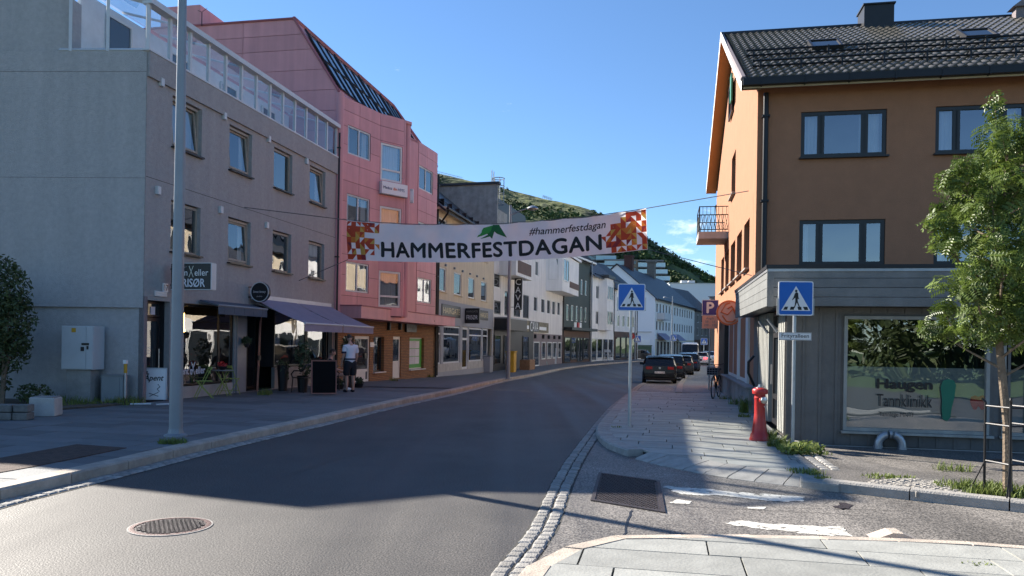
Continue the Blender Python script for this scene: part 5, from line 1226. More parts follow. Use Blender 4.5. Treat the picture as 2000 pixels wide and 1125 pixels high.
FP = far_house('street_end_building', (43.0, 168), (62, 160), 'pale pink building closing the far end of the street', 13.0, 12, 'far_pink', (1.2, 4.4, 7.4, 10.2), 7, None, ww=1.1, wh=1.9, frame='brown_clad')
part(FP.root, 'balcony', 'brown_clad', lambda m: (m.box(4, 9, -1.6, 0, 5.0, 5.4), m.box(4, 9, -1.6, -1.5, 5.4, 6.5), m.box(4.5, 9, -1.0, 0, 2.8, 4.2)))

# ================================================================ the sunny side of the street past the orange house (seen mirrored in the windows opposite)
for A_, B_, lab, wl_, hh in (((15.4, 55.5), (9.75, 35.6), 'cream shop house just past the orange house, mirrored in the salon windows', 'cream', 8.8), ((20.9, 75), (15.5, 56), 'white shop house second past the orange house, mirrored opposite', 'white_wall', 9.4), ((27, 97), (21, 75.5), 'pale warm-grey shop house third past the orange house, mirrored opposite', 'warm_wall', 9.0)):
    far_house('shop_house', A_, B_, lab, hh, 9, wl_, (4.0, 6.7), 7, 'far_tiles', 3.0, gf='white_wall', gfh=3.3, gf_n=7, ww=1.3, wh=1.5, over=.3)
# ================================================================ orange house on the right
O0 = Vector((6.05, 19.2, 0)); ODEP = 15.8; OF = Fac('orange_house', O0[:2], (O0 + N * 14)[:2], 'orange rendered house with black tiled roof and street-side balcony')
def rel(F, RF):
    f = lambda q: Matrix.Translation((q.A.x, q.A.y, q.z0)) @ Matrix.Rotation(q.ang, 4, 'Z')
    return f(RF).inverted() @ f(F)
def put(o, F, RF, loc=(0, 0, 0)): o.matrix_local = rel(F, RF) @ Matrix.Translation(o.location if loc is None else loc); return o
HO = 8.36; RIDGE = 4.0
fw = [OF.wr(1565, 1732, 219, 308), OF.wr(1561, 1728, 430, 518)]
wdt = fw[0][1] - fw[0][0]; z_up, z_lo = (fw[0][2], fw[0][3]), (fw[1][2], fw[1][3])
s_w = [fw[0][0], OF.fp(1827, 260)[0], OF.fp(1827, 260)[0] + 3.3]
ow = [(s, s + wdt, *z) for z in (z_up, z_lo) for s in s_w]
shell(OF, HO, ODEP, ow, 'orange', .16, False, left=False)
for k, q in enumerate(ow):
    wn = window(OF.root, *q, frame='dark_frame', pane='pane', fw=.09, rec=.10, mull=(.225, .255, .735, .765), sill='dark_frame', room=.7,
                curtain=[(.02, .2), (.72, .98)] if k < 3 else [(.02, .08)])
SD = Fac('x', (O0 + D * ODEP)[:2], O0[:2], '', parent=OF.root)
# street-side wall: openings are deep and dark, seen at a grazing angle
sdw = [SD.wr(a, b, t_, b_) for a, b, t_, b_ in ((1409, 1414, 503, 567), (1417.5, 1423.5, 487, 560), (1427.5, 1435.5, 478, 551), (1439.5, 1448.5, 461, 540), (1453.5, 1463.5, 441, 531), (1429.5, 1436.5, 312, 388))]
zt = sdw[4][3]; sdw = [(a, b, sdw[4][2], zt) for a, b, _, _ in sdw[:5]] + [sdw[5]]
mb = MB(); wall_holes(mb, ODEP, HO, sdw, .22, 0, -.6); put(mb.build('side_wall', 'orange', OF.root), SD, OF)
for q in sdw: o = window(OF.root, *q, frame='dark_frame', pane='pane_dark', fw=.06, rec=.2, sill='concrete'); put(o, SD, OF, o.location)
gm = MB(); gm.quad((0, -.001, HO - .02), (ODEP, -.001, HO - .02), (ODEP / 2 + .3, -.001, HO + RIDGE)); o = gm.build('gable', 'orange', OF.root); put(o, SD, OF)
a, b, c, d = SD.wr(1428, 1434, 178, 235); o = window(OF.root, a, b, c, d, frame='dark_frame', pane='pane_dark', rec=0, y=-.03); put(o, SD, OF, o.location)
o = part(o, 'shutter', 'tooth_green', lambda m: m.box((b - a) / 2, (b - a) / 2 + .5, -.06, -.01, .2, d - c))
# roof: deck, tiles, gutter, guards
SL = RIDGE / (ODEP / 2 - .3); OV = .55; ridge_y = ODEP / 2 - .3
cosl = 1 / math.hypot(1, SL)
def RT(x, q): return (x, -OV + q * cosl, HO - OV * SL + .16 + q * cosl * SL)      # point on the front slope, q metres up it
slen = (ridge_y + OV) / cosl
dk = MB(); dk.quad(RT(-.42, 0), RT(14.3, 0), RT(14.3, slen), RT(-.42, slen)); p1, p2 = RT(-.42, slen), RT(14.3, slen); dk.quad(p2, p1, (-.42, ODEP + .5, HO - .3 + .75), (14.3, ODEP + .5, HO - .3 + .75))
dk.build('roof', 'roof_dark', OF.root)
TW, TH = .42, .40
def tile_mesh():
    mb = MB(); n = 12; up, lo = [], []
    for k in range(n + 1):
        x = -TW / 2 + TW * k / n; h = .026 * math.cos(2 * math.pi * 2 * k / n)
        lo.append((x, 0, .062 + h)); up.append((x, TH + .04, .022 + h))
    mb.v = lo + up + [(x, 0, z - .045) for x, _, z in lo]
    for k in range(n): mb.f += [(k, k + 1, n + 2 + k, n + 1 + k), (2 * n + 2 + k, 2 * n + 3 + k, k + 1, k)]
    mb.m = [0] * len(mb.f); me = mb.mesh('roof_tile', 'roof_tile'); me.polygons.foreach_set('use_smooth', [i % 2 == 0 for i in range(len(me.polygons))]); return me
tme = tile_mesh(); sa = math.atan(SL); rest = []; cnt = 0
for r_ in range(int(slen / TH)):
    for c_ in range(28):
        x = -.30 + TW * (c_ + .5); p = RT(x, r_ * TH + .02); mt = Matrix.Translation(p) @ Matrix.Rotation(sa, 4, 'X') @ Matrix.Rotation(random.uniform(-.008, .008), 4, 'Z')
        if cnt < 300 and c_ < 22: o = bpy.data.objects.new('roof_tile', tme); COL.objects.link(o); o.parent = OF.root; o.matrix_local = mt; cnt += 1
        else: rest.append((tme, mt))
o = join_rest(rest, 'tile_field', 'roof_tile', OF.root); o.data.polygons.foreach_set('use_smooth', [True] * len(o.data.polygons)); o.data.set_sharp_from_angle(angle=R(40))
part(OF.root, 'gutter', 'black_metal', lambda m: (m.prism([(-.42, 0), (14.3, 0), (14.3, .17), (-.42, .17)], -.08, .08), [m.box(k * 1.0, k * 1.0 + .03, -.095, .09, -.02, .17) for k in range(14)]), loc=(0, -OV - .06, HO - OV * SL - .02))
part(OF.root, 'fascia', 'cream', lambda m: m.box(-.4, 14.3, -OV + .03, -OV + .06, HO - OV * SL - .06, HO - OV * SL + .05))
part(OF.root, 'soffit', 'orange', lambda m: m.quad((-.4, -OV + .05, HO - OV * SL - .04), (14.3, -OV + .05, HO - OV * SL - .04), (14.3, 0, HO - .04), (-.4, 0, HO - .04)))
for q0 in (1.15, 3.1):
    sgm = MB()
    for k in range(14):
        x = .1 + k * .98; a = Vector(RT(x, q0)); sgm.box(a.x - .025, a.x + .025, a.y - .03, a.y + .02, a.z, a.z + .30); sgm.tube([a + Vector((0, .0, .28)), a + Vector((0, .35, .22))], .02, 4)
    for h in (.12, .26): a, b = Vector(RT(-.1, q0)), Vector(RT(14, q0)); sgm.tube([a + Vector((0, -.01, h)), b + Vector((0, -.01, h))], .028, 5)
    sgm.build('snow_guard', 'black_metal', OF.root)
for u, q0 in ((1605, 3.9), (1895, 4.3)):
    s_ = OF.fp(u, 100)[0] * 1.12 + (.5 if u < 1700 else .85); mt = Matrix.Translation(RT(s_, q0)) @ Matrix.Rotation(sa, 4, 'X')
    sk = MB(); sk.box(-.42, .42, 0, .06, .05, .16); sk.box(-.42, .42, .84, .9, .05, .16); sk.box(-.42, -.36, .06, .84, .05, .16); sk.box(.36, .42, .06, .84, .05, .16); o = sk.build('skylight', 'dark_frame', OF.root); o.matrix_local = mt @ Matrix.Rotation(R(5), 4, 'X')
    gl = MB(); gl.quad((-.36, .06, .13), (.36, .06, .13), (.36, .84, .13), (-.36, .84, .13)); gl.build('pane', 'pane_dark', o)
# ridge
part(OF.root, 'ridge_capping', 'roof_dark', lambda m: m.tube([RT(-.44, slen + .02), RT(14.3, slen + .02)], .12, 8))
xc = 4.57
part(OF.root, 'chimney', 'black', lambda m: (m.box(xc - .46, xc + .46, ridge_y - .45, ridge_y + .45, HO + RIDGE - .6, HO + RIDGE + .7), m.box(xc - .5, xc + .5, ridge_y - .5, ridge_y + .5, HO + RIDGE + .702, HO + RIDGE + .75)))
xv = 8.76; part(OF.root, 'roof_vent', 'taupe', lambda m: (m.box(xv - .14, xv + .14, ridge_y - .5, ridge_y - .2, HO + RIDGE - .4, HO + RIDGE + .3), m.prism([(xv - .26, HO + RIDGE + .3), (xv + .26, HO + RIDGE + .3), (xv, HO + RIDGE + .5)], ridge_y - .6, ridge_y - .1)))
bk0 = (ODEP + .5, HO + .45)
for (ya, za), (yb, zb) in (((-OV - .02, HO - OV * SL), (ridge_y, HO + RIDGE + .14)), ((ridge_y, HO + RIDGE + .14), bk0)):
    part(OF.root, 'barge_board', 'white_paint', lambda m: m.quad((-.45, ya, za - .14), (-.45, ya, za + .16), (-.45, yb, zb + .16), (-.45, yb, zb - .14)))
    part(OF.root, 'barge_soffit', 'orange_soffit', lambda m: m.quad((-.45, ya, za - .12), (-.45, yb, zb - .12), (0.0, yb, zb - .12), (0.0, ya, za - .12)))
part(OF.root, 'verge_tiles', 'taupe', lambda m: m.tube([RT(-.40, 0), RT(-.40, slen)], .08, 6))
downpipe(OF.root, OF.fp(1493, 350)[0], 2.6, HO - .35, -.10, .065)
# balcony on the street side
bs = SD.fp(1422, 455)[0]; bz = SD.fp(1422, 452)[1]; bl = 1.9; bo = 1.05
o = part(OF.root, 'balcony_slab', 'pale_concrete', lambda m: m.box(bs - bl, bs, -bo, 0, bz - .25, bz)); put(o, SD, OF)
rl = MB()
for y_, x0, x1 in ((-bo + .03, bs - bl, bs),):
    for z in (bz + .08, bz + .62, bz + .92): rl.tube([(x0 + .03, y_, z), (x1 - .03, y_, z)], .018, 5)
for x_ in (bs - bl + .03, bs - .03):
    for z in (bz + .08, bz + .62, bz + .92): rl.tube([(x_, -bo + .03, z), (x_, 0, z)], .018, 5)
    rl.tube([(x_, -bo + .03, bz), (x_, -bo + .03, bz + .94)], .022, 5)
    for k in range(7):
        y_ = -bo + .1 + k * .14; rl.tube([(x_, y_, bz + .08), (x_, y_ + .05, bz + .35), (x_, y_, bz + .62)], .009, 4); rl.tube([(x_, y_ + .1, bz + .08), (x_, y_ + .05, bz + .35), (x_, y_ + .1, bz + .62)], .009, 4); rl.tube([(x_, y_ + .05, bz + .62), (x_, y_ + .05, bz + .92)], .009, 4)
for k in range(13):
    x_ = bs - bl + .1 + k * .14; rl.tube([(x_, -bo + .03, bz + .08), (x_ + .05, -bo + .03, bz + .35), (x_, -bo + .03, bz + .62)], .009, 4); rl.tube([(x_ + .1, -bo + .03, bz + .08), (x_ + .05, -bo + .03, bz + .35), (x_ + .1, -bo + .03, bz + .62)], .009, 4)
put(rl.build('balcony_railing', 'black_metal', OF.root), SD, OF)

# ================================================================ one-storey dental shop in front of it
SH = Fac('dental_shop', S0[:2], (S0 + N * 12)[:2], 'single-storey grey boarded dental shop with wide window and deep fascia')
SS = Fac('x', (S0 + D * 20)[:2], S0[:2], '', parent=SH.root)
ZF0, ZF1 = 2.42, 3.06
wnd = SH.wr(1649, 1932, 617, 840); wnd2 = (SH.fp(1957, 700)[0], SH.fp(1957, 700)[0] + 2.4, wnd[2], wnd[3])
mb = MB(); wall_holes(mb, 12, ZF0 + .1, [wnd, wnd2], .1, 0, .02); mb.quad((12, 0, .02), (12, 6, .02), (12, 6, 2.9), (12, 0, 2.9))
mb.build('wall', 'board_grey', SH.root)
x = .0; bwid = .272
while x < 7.0:
    rr = rsub((x + .004, x + bwid - .004, .03, ZF0), [(q[0] - .05, q[1] + .05, q[2] - .05, q[3] + .05) for q in (wnd, wnd2)])
    if rr:
        for a_, b_, c_, d_ in rr: part(SH.root, 'board', 'board_grey', lambda m: m.box(a_, b_, -.020, -.001, c_, d_))
        if not (wnd[0] - .05 < x < wnd[1]): part(SH.root, 'batten', 'board_grey', lambda m: m.box(x - .022, x + .022, -.036, -.021, .03, ZF0))
        else: part(SH.root, 'batten', 'board_grey', lambda m: (m.box(x - .022, x + .022, -.036, -.021, .03, wnd[2] - .06)))
    x += bwid
part(SH.root, 'foundation', 'pale_concrete', lambda m: m.box(0.05, 12, -.03, 0, -.35, .018))
for k, q in enumerate((wnd, wnd2)):
    wn = window(SH.root, *q, frame='taupe' if 0 else 'pale_board', pane='pane', fw=.055, rec=.05, fd=.09, sill='pale_board', name='shop_window')
    W_, H_ = q[1] - q[0], q[3] - q[2]; zf = H_ * .56
    part(wn, 'frosted_film', 'frost', lambda m: m.quad((-W_ / 2 + .05, .075, .05), (W_ / 2 - .05, .075, .05), (W_ / 2 - .05, .075, zf), (-W_ / 2 + .05, .075, zf)))
    part(wn, 'room_lining', 'room_dark', lambda m: (m.quad((-W_ / 2, 2.2, -.3), (W_ / 2, 2.2, -.3), (W_ / 2, 2.2, H_), (-W_ / 2, 2.2, H_)), m.quad((-W_ / 2, .1, -.3), (-W_ / 2, 2.2, -.3), (-W_ / 2, 2.2, H_), (-W_ / 2, .1, H_)), m.quad((W_ / 2, 2.2, -.3), (W_ / 2, .1, -.3), (W_ / 2, .1, H_), (W_ / 2, 2.2, H_)), m.quad((-W_ / 2, .1, H_), (-W_ / 2, 2.2, H_), (W_ / 2, 2.2, H_), (W_ / 2, .1, H_))))
    if k == 0:
        lo = lambda u, v: (SH.fp(u, v)[0] - (q[0] + q[1]) / 2, SH.fp(u, v)[1] - q[2])
        for tx, u0, u1, vt, vb, bd in (('Haugen', 1712, 1820, 742, 764, .03), ('Tannklinikk', 1711, 1820, 772, 793, 0), ('Tannlege MNTF', 1716, 1784, 806, 815, 0)):
            (xa, za), (xb, zb) = lo(u0, vb), lo(u1, vt); add_text(wn, tx, (xa + xb) / 2, .01, (za + zb) / 2, 'sign_black', wid=xb - xa, hei=zb - za, bold=bd)
        ft = [(1840, 744), (1850, 740), (1862, 743), (1866, 752), (1863, 775), (1857, 800), (1855, 815), (1848, 823), (1840, 818), (1838, 800), (1839, 780), (1836, 757)]
        ft = [lo(*p) for p in ft][::-1]; part(wn, 'foot_decal', 'tooth_green', lambda m: m.prism(ft, .008, .014))
        for u in (1903, 1917):
            xa, za = lo(u, 786); b = MB(); b.lathe([(.0, -.16), (.03, -.15), (.09, -.06), (.11, .03), (.08, .12), (0, .15)], 14); b.build('balloon', 'balloon_red', wn, smooth=True, loc=(xa + .02, .066, za)).scale = (.7, .12, .8)
# fascia of horizontal boards round the corner
FO, SO = .42, .40
def fbox(m, t0, t1, y0, y1, z0, z1): m.box(t0, t1, y0, y1, z0, z1)
nb = 4; bh = (ZF1 - ZF0) / nb
for k in range(nb):
    z0 = ZF0 + k * bh
    part(SH.root, 'fascia_board', 'fascia_board', lambda m: m.box(-SO + .01, 12, -FO, -FO + .025, z0 + .004, z0 + bh - .004))
    o = part(SH.root, 'fascia_board', 'fascia_board', lambda m: m.box(20 - 5.8, 20 + FO - .004, -SO, -SO + .025, z0 + .004, z0 + bh - .004)); put(o, SS, SH)
part(SH.root, 'corner_trim', 'fascia_board', lambda m: m.box(-SO - .012, -SO + .10, -FO - .012, -FO + .02, ZF0 - .01, ZF1 + .01))
part(SH.root, 'roof_edge', 'black', lambda m: m.box(-SO - .03, 12, -FO - .03, -FO + .12, ZF1 + .004, ZF1 + .07)); o = part(SH.root, 'roof_edge', 'black', lambda m: m.box(20 - 5.8, 20 + FO - .1, -SO - .03, -SO + .12, ZF1 + .004, ZF1 + .06)); put(o, SS, SH)
part(SH.root, 'drip_trim', 'galv', lambda m: m.box(-SO, 12, -FO - .015, -FO + .01, ZF1 - .045, ZF1 + .002)); o = part(SH.root, 'drip_trim', 'galv', lambda m: m.box(20 - 5.8, 20 + FO - .02, -SO - .015, -SO + .01, ZF1 - .045, ZF1 + .002)); put(o, SS, SH)
part(SH.root, 'flat_roof', 'roof_dark', lambda m: m.box(-SO + .03, 12, -FO + .03, 6.2, ZF1 - .08, ZF1 - .02))
part(SH.root, 'soffit', 'black', lambda m: m.box(-SO + .03, 12, -FO + .03, 5.8, ZF0 + .02, ZF0 + .05))
# side wall to the street
def st(u, v): return SS.fp(u, v)
u_items = {k: st(u, 720)[0] for k, u in dict(c0=1535, d1=1520, d0=1503, p1=1501, p0=1482, q0=1474, r1=1472, r0=1459.5, w1=1455, w0=1441, v1=1439, v0=1420, e0=1408).items()}
zb_ = .12; I = u_items
o = part(SH.root, 'side_wall', 'black', lambda m: (m.box(I['e0'], 19.99, .16, .22, -.3, 2.9),)); put(o, SS, SH)
def vboards(a, b, mat, z1=ZF0, z0=.16):
    n = max(1, round((b - a) / .11)); w_ = (b - a) / n
    for k in range(n): o = part(SH.root, 'board', mat, lambda m: m.box(a + k * w_ + .004, a + (k + 1) * w_ - .004, -.005 - .012 * (k % 2), .15, z0, z1)); put(o, SS, SH)
vboards(I['d1'], 19.98, 'pale_board'); vboards(I['p0'], I['p1'], 'pale_board')
o = window(SH.root, I['d0'], I['d1'], .16, 2.0, 'dark_frame', 'pane_dark', fw=.10, rec=.12, trans=(.3,), name='door'); put(o, SS, SH, o.location); part(o, 'handle', 'chrome', lambda m: m.tube([(-.3, -.06, .8), (-.3, -.06, 1.2)], .02, 6))
o = window(SH.root, I['d0'], I['d1'], 2.02, ZF0, 'dark_frame', 'pane_dark', fw=.08, rec=.12, name='transom_window'); put(o, SS, SH, o.location)
o = part(SH.root, 'corner_post', 'board_grey', lambda m: m.box(I['q0'], I['p0'], -.03, .15, .1, ZF0)); put(o, SS, SH)
o = part(SH.root, 'sidelight_panel', 'black', lambda m: m.box(19.99 - .08, 20.0, -.03, .05, .1, ZF0)); put(o, SS, SH)
o = part(SH.root, 'door', 'red_door', lambda m: m.box(I['r0'], I['r1'], .10, .14, .72, 2.62)); put(o, SS, SH); rd = o
add_text(rd, 'BO5', (I['r0'] + I['r1']) / 2, .094, 1.65, 'sign_white', wid=.5, hei=.28); part(rd, 'letter_slot', 'dark_frame', lambda m: m.box(I['r0'] + .5, I['r0'] + .75, .08, .099, 1.9, 2.05))
for a, b in (('w0', 'w1'), ('v0', 'v1')): o = window(SH.root, I[a], I[b], .74, 2.62, 'white_paint', 'pane_dark', fw=.09, rec=.10, mull=(.5,) if a == 'v0' else (), name='shop_window', sill='concrete'); put(o, SS, SH, o.location)
for a, b in (('w1', 'r0'), ('v1', 'w0')): o = part(SH.root, 'window_post', 'white_paint', lambda m: m.box(I[a], I[b], .0, .14, .74, 2.62)); put(o, SS, SH)
o = part(SH.root, 'plinth', 'concrete', lambda m: m.box(I['v0'] - .3, I['q0'], -.12, .2, -.4, .70), bev=.01); put(o, SS, SH)
o = part(SH.root, 'plinth_capping', 'steel_grey', lambda m: m.box(I['v0'] - .3, I['q0'] + .02, -.2, .1, .702, .735)); put(o, SS, SH)
o = part(SH.root, 'end_post', 'black', lambda m: m.box(I['e0'], I['v0'] - .05, -.1, .15, -.3, 2.7)); put(o, SS, SH)
o = part(SH.root, 'sign_band', 'peach_sign', lambda m: m.box(I['v0'] - .3, I['q0'], -.02, .14, 2.63, 2.92)); put(o, SS, SH)
for k in ('p1', 'd1'): o = part(SH.root, 'wall_lamp', 'galv', lambda m: m.tube([(I[k] + .05, -.03, 2.0), (I[k] - .05, -.2, 2.25)], .03, 6)); put(o, SS, SH)
o = part(SH.root, 'hand_rail', 'black_metal', lambda m: m.tube([(I['p0'] - .1, -.08, .8), (I['p0'] - .1, -.22, 1.1), (I['p0'] - .1, -.22, 1.35), (I['p0'] - .1, -.1, 1.5)], .03, 8)); put(o, SS, SH)
# vent pipe bent over in front of the foundation
vp = tag(empty('vent_pipe', on_fac(SH, SH.fp(1733, 880)[0], -.16, .05), SH.ang), 'galvanised pipe bent into a hoop before the dental shop wall', 'pipe')
pts = [(-.19, 0, -.15), (-.19, 0, .02)] + [(-.19 * math.cos(a), 0, .02 + .19 * math.sin(a)) for a in [math.pi * k / 10 for k in range(1, 10)]] + [(.19, 0, .02), (.19, 0, -.03)]
part(vp, 'hoop', 'galv', lambda m: m.tube(pts, .068, 14), smooth=True); part(vp, 'collar', 'galv', lambda m: (m.tube([(-.19, 0, -.02), (-.19, 0, .01)], .076, 14), m.tube([(.19, 0, -.045), (.19, 0, -.01)], .076, 14), m.tube([(-.02, 0, .21), (.02, 0, .21)], .076, 14)))
# round orange sign
rc = atY(1424, 611, 23.0); ro = tag(empty('round_orange_sign', rc, R(-8)), 'round orange hanging sign with rope-like emblem beside the grey fascia', 'sign')
part(ro, 'disc', 'peach_sign', lambda m: m.lathe([(.34, -.03), (.34, .05)], 40, (0, 0, 0), 'y')); part(ro, 'rim', 'orange_sign', lambda m: m.lathe([(.33, -.05), (.375, -.05), (.375, .07), (.33, .07), (.33, -.05)], 40, (0, 0, 0), 'y'))
part(ro, 'emblem', 'orange_sign', lambda m: (m.tube([(.02, -.05, .3), (-.1, -.05, .26), (-.24, -.05, .02), (-.05, -.05, -.06), (.1, -.05, .12), (.2, -.05, -.1)], .022, 6), m.tube([(-.05, -.05, .12), (.06, -.05, .2), (.22, -.05, -.02)], .022, 6), m.tube([(-.2, -.05, -.08), (-.08, -.05, -.26), (.1, -.05, -.27), (.18, -.05, -.2)], .022, 6)))
part(ro, 'bracket', 'orange_sign', lambda m: m.tube([(.3, 0, 0), (.75, .1, 0)], .03, 6))

# ================================================================ banner across the street
YL, YR = 23.2, 21.6
TL, TR, BL, BR = atY(680, 430, YL), atY(1262, 407, YR), atY(680, 507, YL), atY(1265, 487, YR)
def BS(a, b, o=0.0):
    t = TL.lerp(TR, a) + Vector((0, 0, -.27 * 4 * a * (1 - a))); q = BL.lerp(BR, a) + Vector((0, 0, -.20 * 4 * a * (1 - a))); p = t.lerp(q, b)
    rip = .05 * math.sin(a * 21 + b * 2.6) * (1 - .4 * b) + .03 * math.sin(a * 43 - b * 3.4 + 1) + .07 * math.sin(b * 3.1) + .022 * math.sin(a * 97 + b * 6) * (1 - b) + .02 * math.sin((a * 31 - b * 9)) * math.sin(a * 7)
    return p - D * (rip + o)
bn = tag(empty('street_banner', tuple(TL.lerp(TR, .5)), 0), 'white festival banner reading HAMMERFESTDAGAN strung across the street', 'banner'); bo = Vector(bn.location)
NA, NB = 120, 14
def dag(a): return .02 * abs(math.sin(a * math.pi * 12))           # scalloped top edge between the eyelets
cl = MB(); cl.v = [tuple(BS(i / NA, dag(i / NA) * (1 - j / NB) + j / NB) - bo) for i in range(NA + 1) for j in range(NB + 1)]
cl.f = [(i * (NB + 1) + j, i * (NB + 1) + j + 1, (i + 1) * (NB + 1) + j + 1, (i + 1) * (NB + 1) + j) for i in range(NA) for j in range(NB)]; cl.m = [0] * len(cl.f)
cl.build('cloth', 'banner', bn, smooth=True)
Wb, Hb = (TR - TL).length, 1.17
def bprint(mb, a0, a1, b0, b1, name, mats, o=.012, slope=0.0):
    """map lettering given in the xz plane onto the cloth"""
    xs = [v[0] for v in mb.v]; zs = [v[2] for v in mb.v]; x0, x1, z0, z1 = min(xs), max(xs), min(zs), max(zs)
    me = bpy.data.meshes.new('t'); me.from_pydata([(v[0], 0, v[2]) for v in mb.v], [], mb.f); bm = bmesh.new(); bm.from_mesh(me)
    bmesh.ops.triangulate(bm, faces=bm.faces); 
    bmesh.ops.subdivide_edges(bm, edges=[e for e in bm.edges if e.calc_length() > (x1 - x0) * .02], cuts=2, use_grid_fill=True); bmesh.ops.triangulate(bm, faces=bm.faces)
    bm.verts.index_update(); out = MB(); out.v = [tuple(BS(a0 + (a1 - a0) * (v.co.x - x0) / (x1 - x0), b1 + (b0 - b1) * (v.co.z - z0) / (z1 - z0) + slope * ((v.co.x - x0) / (x1 - x0) - .5), o) - bo) for v in bm.verts]
    out.f = [tuple(v.index for v in f.verts) for f in bm.faces]; out.m = [0] * len(out.f); bm.free(); bpy.data.meshes.remove(me); return out.build(name, mats, bn)
bprint(text_mb('HAMMERFESTDAGAN', bold=.028, res=4, space=1.06), .118, .858, .49, .90, 'lettering', 'banner_ink')
bprint(text_mb('#hammerfestdagan', bold=.012, shear=.2, res=4), .627, .872, .17, .42, 'lettering', 'banner_ink', slope=-.02)
def ab(u, v, um=680, w_=583.): a = (u - um) / w_; t = 430 + (407 - 430) * a + 17 * 4 * a * (1 - a); b = 507 + (487 - 507) * a + 13 * 4 * a * (1 - a); return a, (v - t) / (b - t)
for poly, m_ in (([(943, 463), (956, 444), (973, 438), (972, 452), (955, 459)], 'ink_green'), ([(973, 437), (986, 437), (976, 452), (973, 466), (963, 456)], 'ink_dkgreen'), ([(949, 466), (972, 453), (973, 460), (958, 464)], 'ink_dkgreen'), ([(985, 437), (1001, 463), (981, 455), (974, 448)], 'ink_dkgreen')):
    mb = MB(); mb.v = [tuple(BS(*ab(*p), .012) - bo) for p in poly]; mb.f = [tuple(range(len(poly)))]; mb.m = [0]; mb.build('logo_print', m_, bn)
inks = ['ink_red', 'ink_orange', 'ink_yellow', 'ink_maroon', 'ink_red']
def mosaic(cells, seed):
    rr = random.Random(seed); mb = MB(); du = 1 / 62.; dv = 1 / 7.
    for i, j in cells:
        a, b = i * du, j * dv; c = [(a, b), (a + du, b), (a + du, b + dv), (a, b + dv)]; k = rr.randrange(2)
        for tri in ((0, 1, 2), (0, 2, 3)) if k else ((0, 1, 3), (1, 2, 3)):
            if rr.random() < .80:
                mb.cur = rr.choices(range(5), (5, 3, 2, 1, 4))[0]; mb.quad(*[BS(min(.999, c[q][0]), max(.03, min(.99, c[q][1])), .011) - bo for q in tri])
    mb.build('mosaic_print', inks, bn)
mosaic([(i, j) for i in range(0, 7) for j in range(7) if not (i > 3 and j in (2,)) and i < (7, 7, 5, 6, 7, 6, 4)[j]], 3)
mosaic([(i, j) for i in range(53, 62) for j in range(7) if i >= (58, 57, 55, 54, 53, 54, 55)[j]], 5)
cb = MB()
wallL = atY(470, 405, 24.3); e1 = on_fac(OF, .0, 0, 0); wr_ = atY(1462, 373, 19.9)
cb.tube([tuple(p - bo) for p in (on_fac(G, G.fp(476, 405)[0], -.02, G.fp(476, 405)[1]), TL, *[BS(a / 20, 0, 0) for a in range(1, 20)], TR, wr_)], .012, 5); cb.build('top_rope', 'rope', bn)
cb = MB(); cb.tube([tuple(p - bo) for p in (on_fac(G, G.fp(583, 548)[0], -.02, G.fp(583, 548)[1]), BL)], .010, 5); cb.tube([tuple(p - bo) for p in (BR, on_fac(OF, -.05, .3, OF.fp(1490, 536)[1]))], .010, 5); cb.build('bottom_rope', 'rope', bn)
# ================================================================ lamp posts
def lamppost(p, label, h=8.6, r0=.105, r1=.055, arm=1.25, sgn=1, head=True, name='street_lamp', grp='grey street lamps', sleeve=True):
    t = tag(empty(name, p, math.atan2(-N.y, N.x) * 0 - ANG), label, 'street lamp', grp)
    part(t, 'post', 'steel_grey', lambda m: m.tube([(0, 0, 0), (0, 0, 1.2), (0, 0, h)], [r0, r0 * .93, r1], 12), smooth=True)
    part(t, 'base_flange', 'steel_grey', lambda m: m.lathe([(r0 * 1.7, 0), (r0 * 1.7, .025), (r0 * 1.15, .05), (r0 * 1.02, .12)], 12))
    if head:
        pts = [(0, 0, h - .5)] + [(sgn * arm * k / 6, 0, h - .5 + .32 * math.sin(k / 6 * 1.3)) for k in range(1, 7)]
        part(t, 'arm', 'steel_grey', lambda m: m.tube(pts, .032, 7), smooth=True)
        l = MB(); l.lathe([(.0, -.02), (.27, .0), (.29, .03), (.24, .10), (.10, .17), (.0, .18)], 20, (sgn * (arm + .25), 0, h - .22)); l.build('lamp_head', 'galv', t, smooth=True)
        part(t, 'lamp_glass', 'frost', lambda m: m.lathe([(.0, -.05), (.2, -.03), (.24, .0)], 16, (sgn * (arm + .25), 0, h - .225)), smooth=True)
    return t
lp = ground(343, 852, .12)
lamppost(lp, 'tall grey lamp post on the near pavement before the salon', 8.8, .106, .055)
p = ground(992, 741, .12); lamppost(p, 'lamp post with disc head standing before the CAVA sign', 8.9, .11, .06, arm=.9)
for u, Y, lab, h in ((1154, 88.5, 'lamp post between the green building and the bay-fronted house', 11.5), (1240, 104, 'slim lamp post behind the nearer crossing sign, by the brown shopfront', 9.5), (1312, 118, 'far lamp post before the long white corner house', 9.6)):
    x, _ = ray(u, 690); lamppost((x * Y, Y, gz(Y) + .12), lab, h, .12, .07, arm=.9, sgn=-1 if u == 1312 else 1, head=u != 1154)

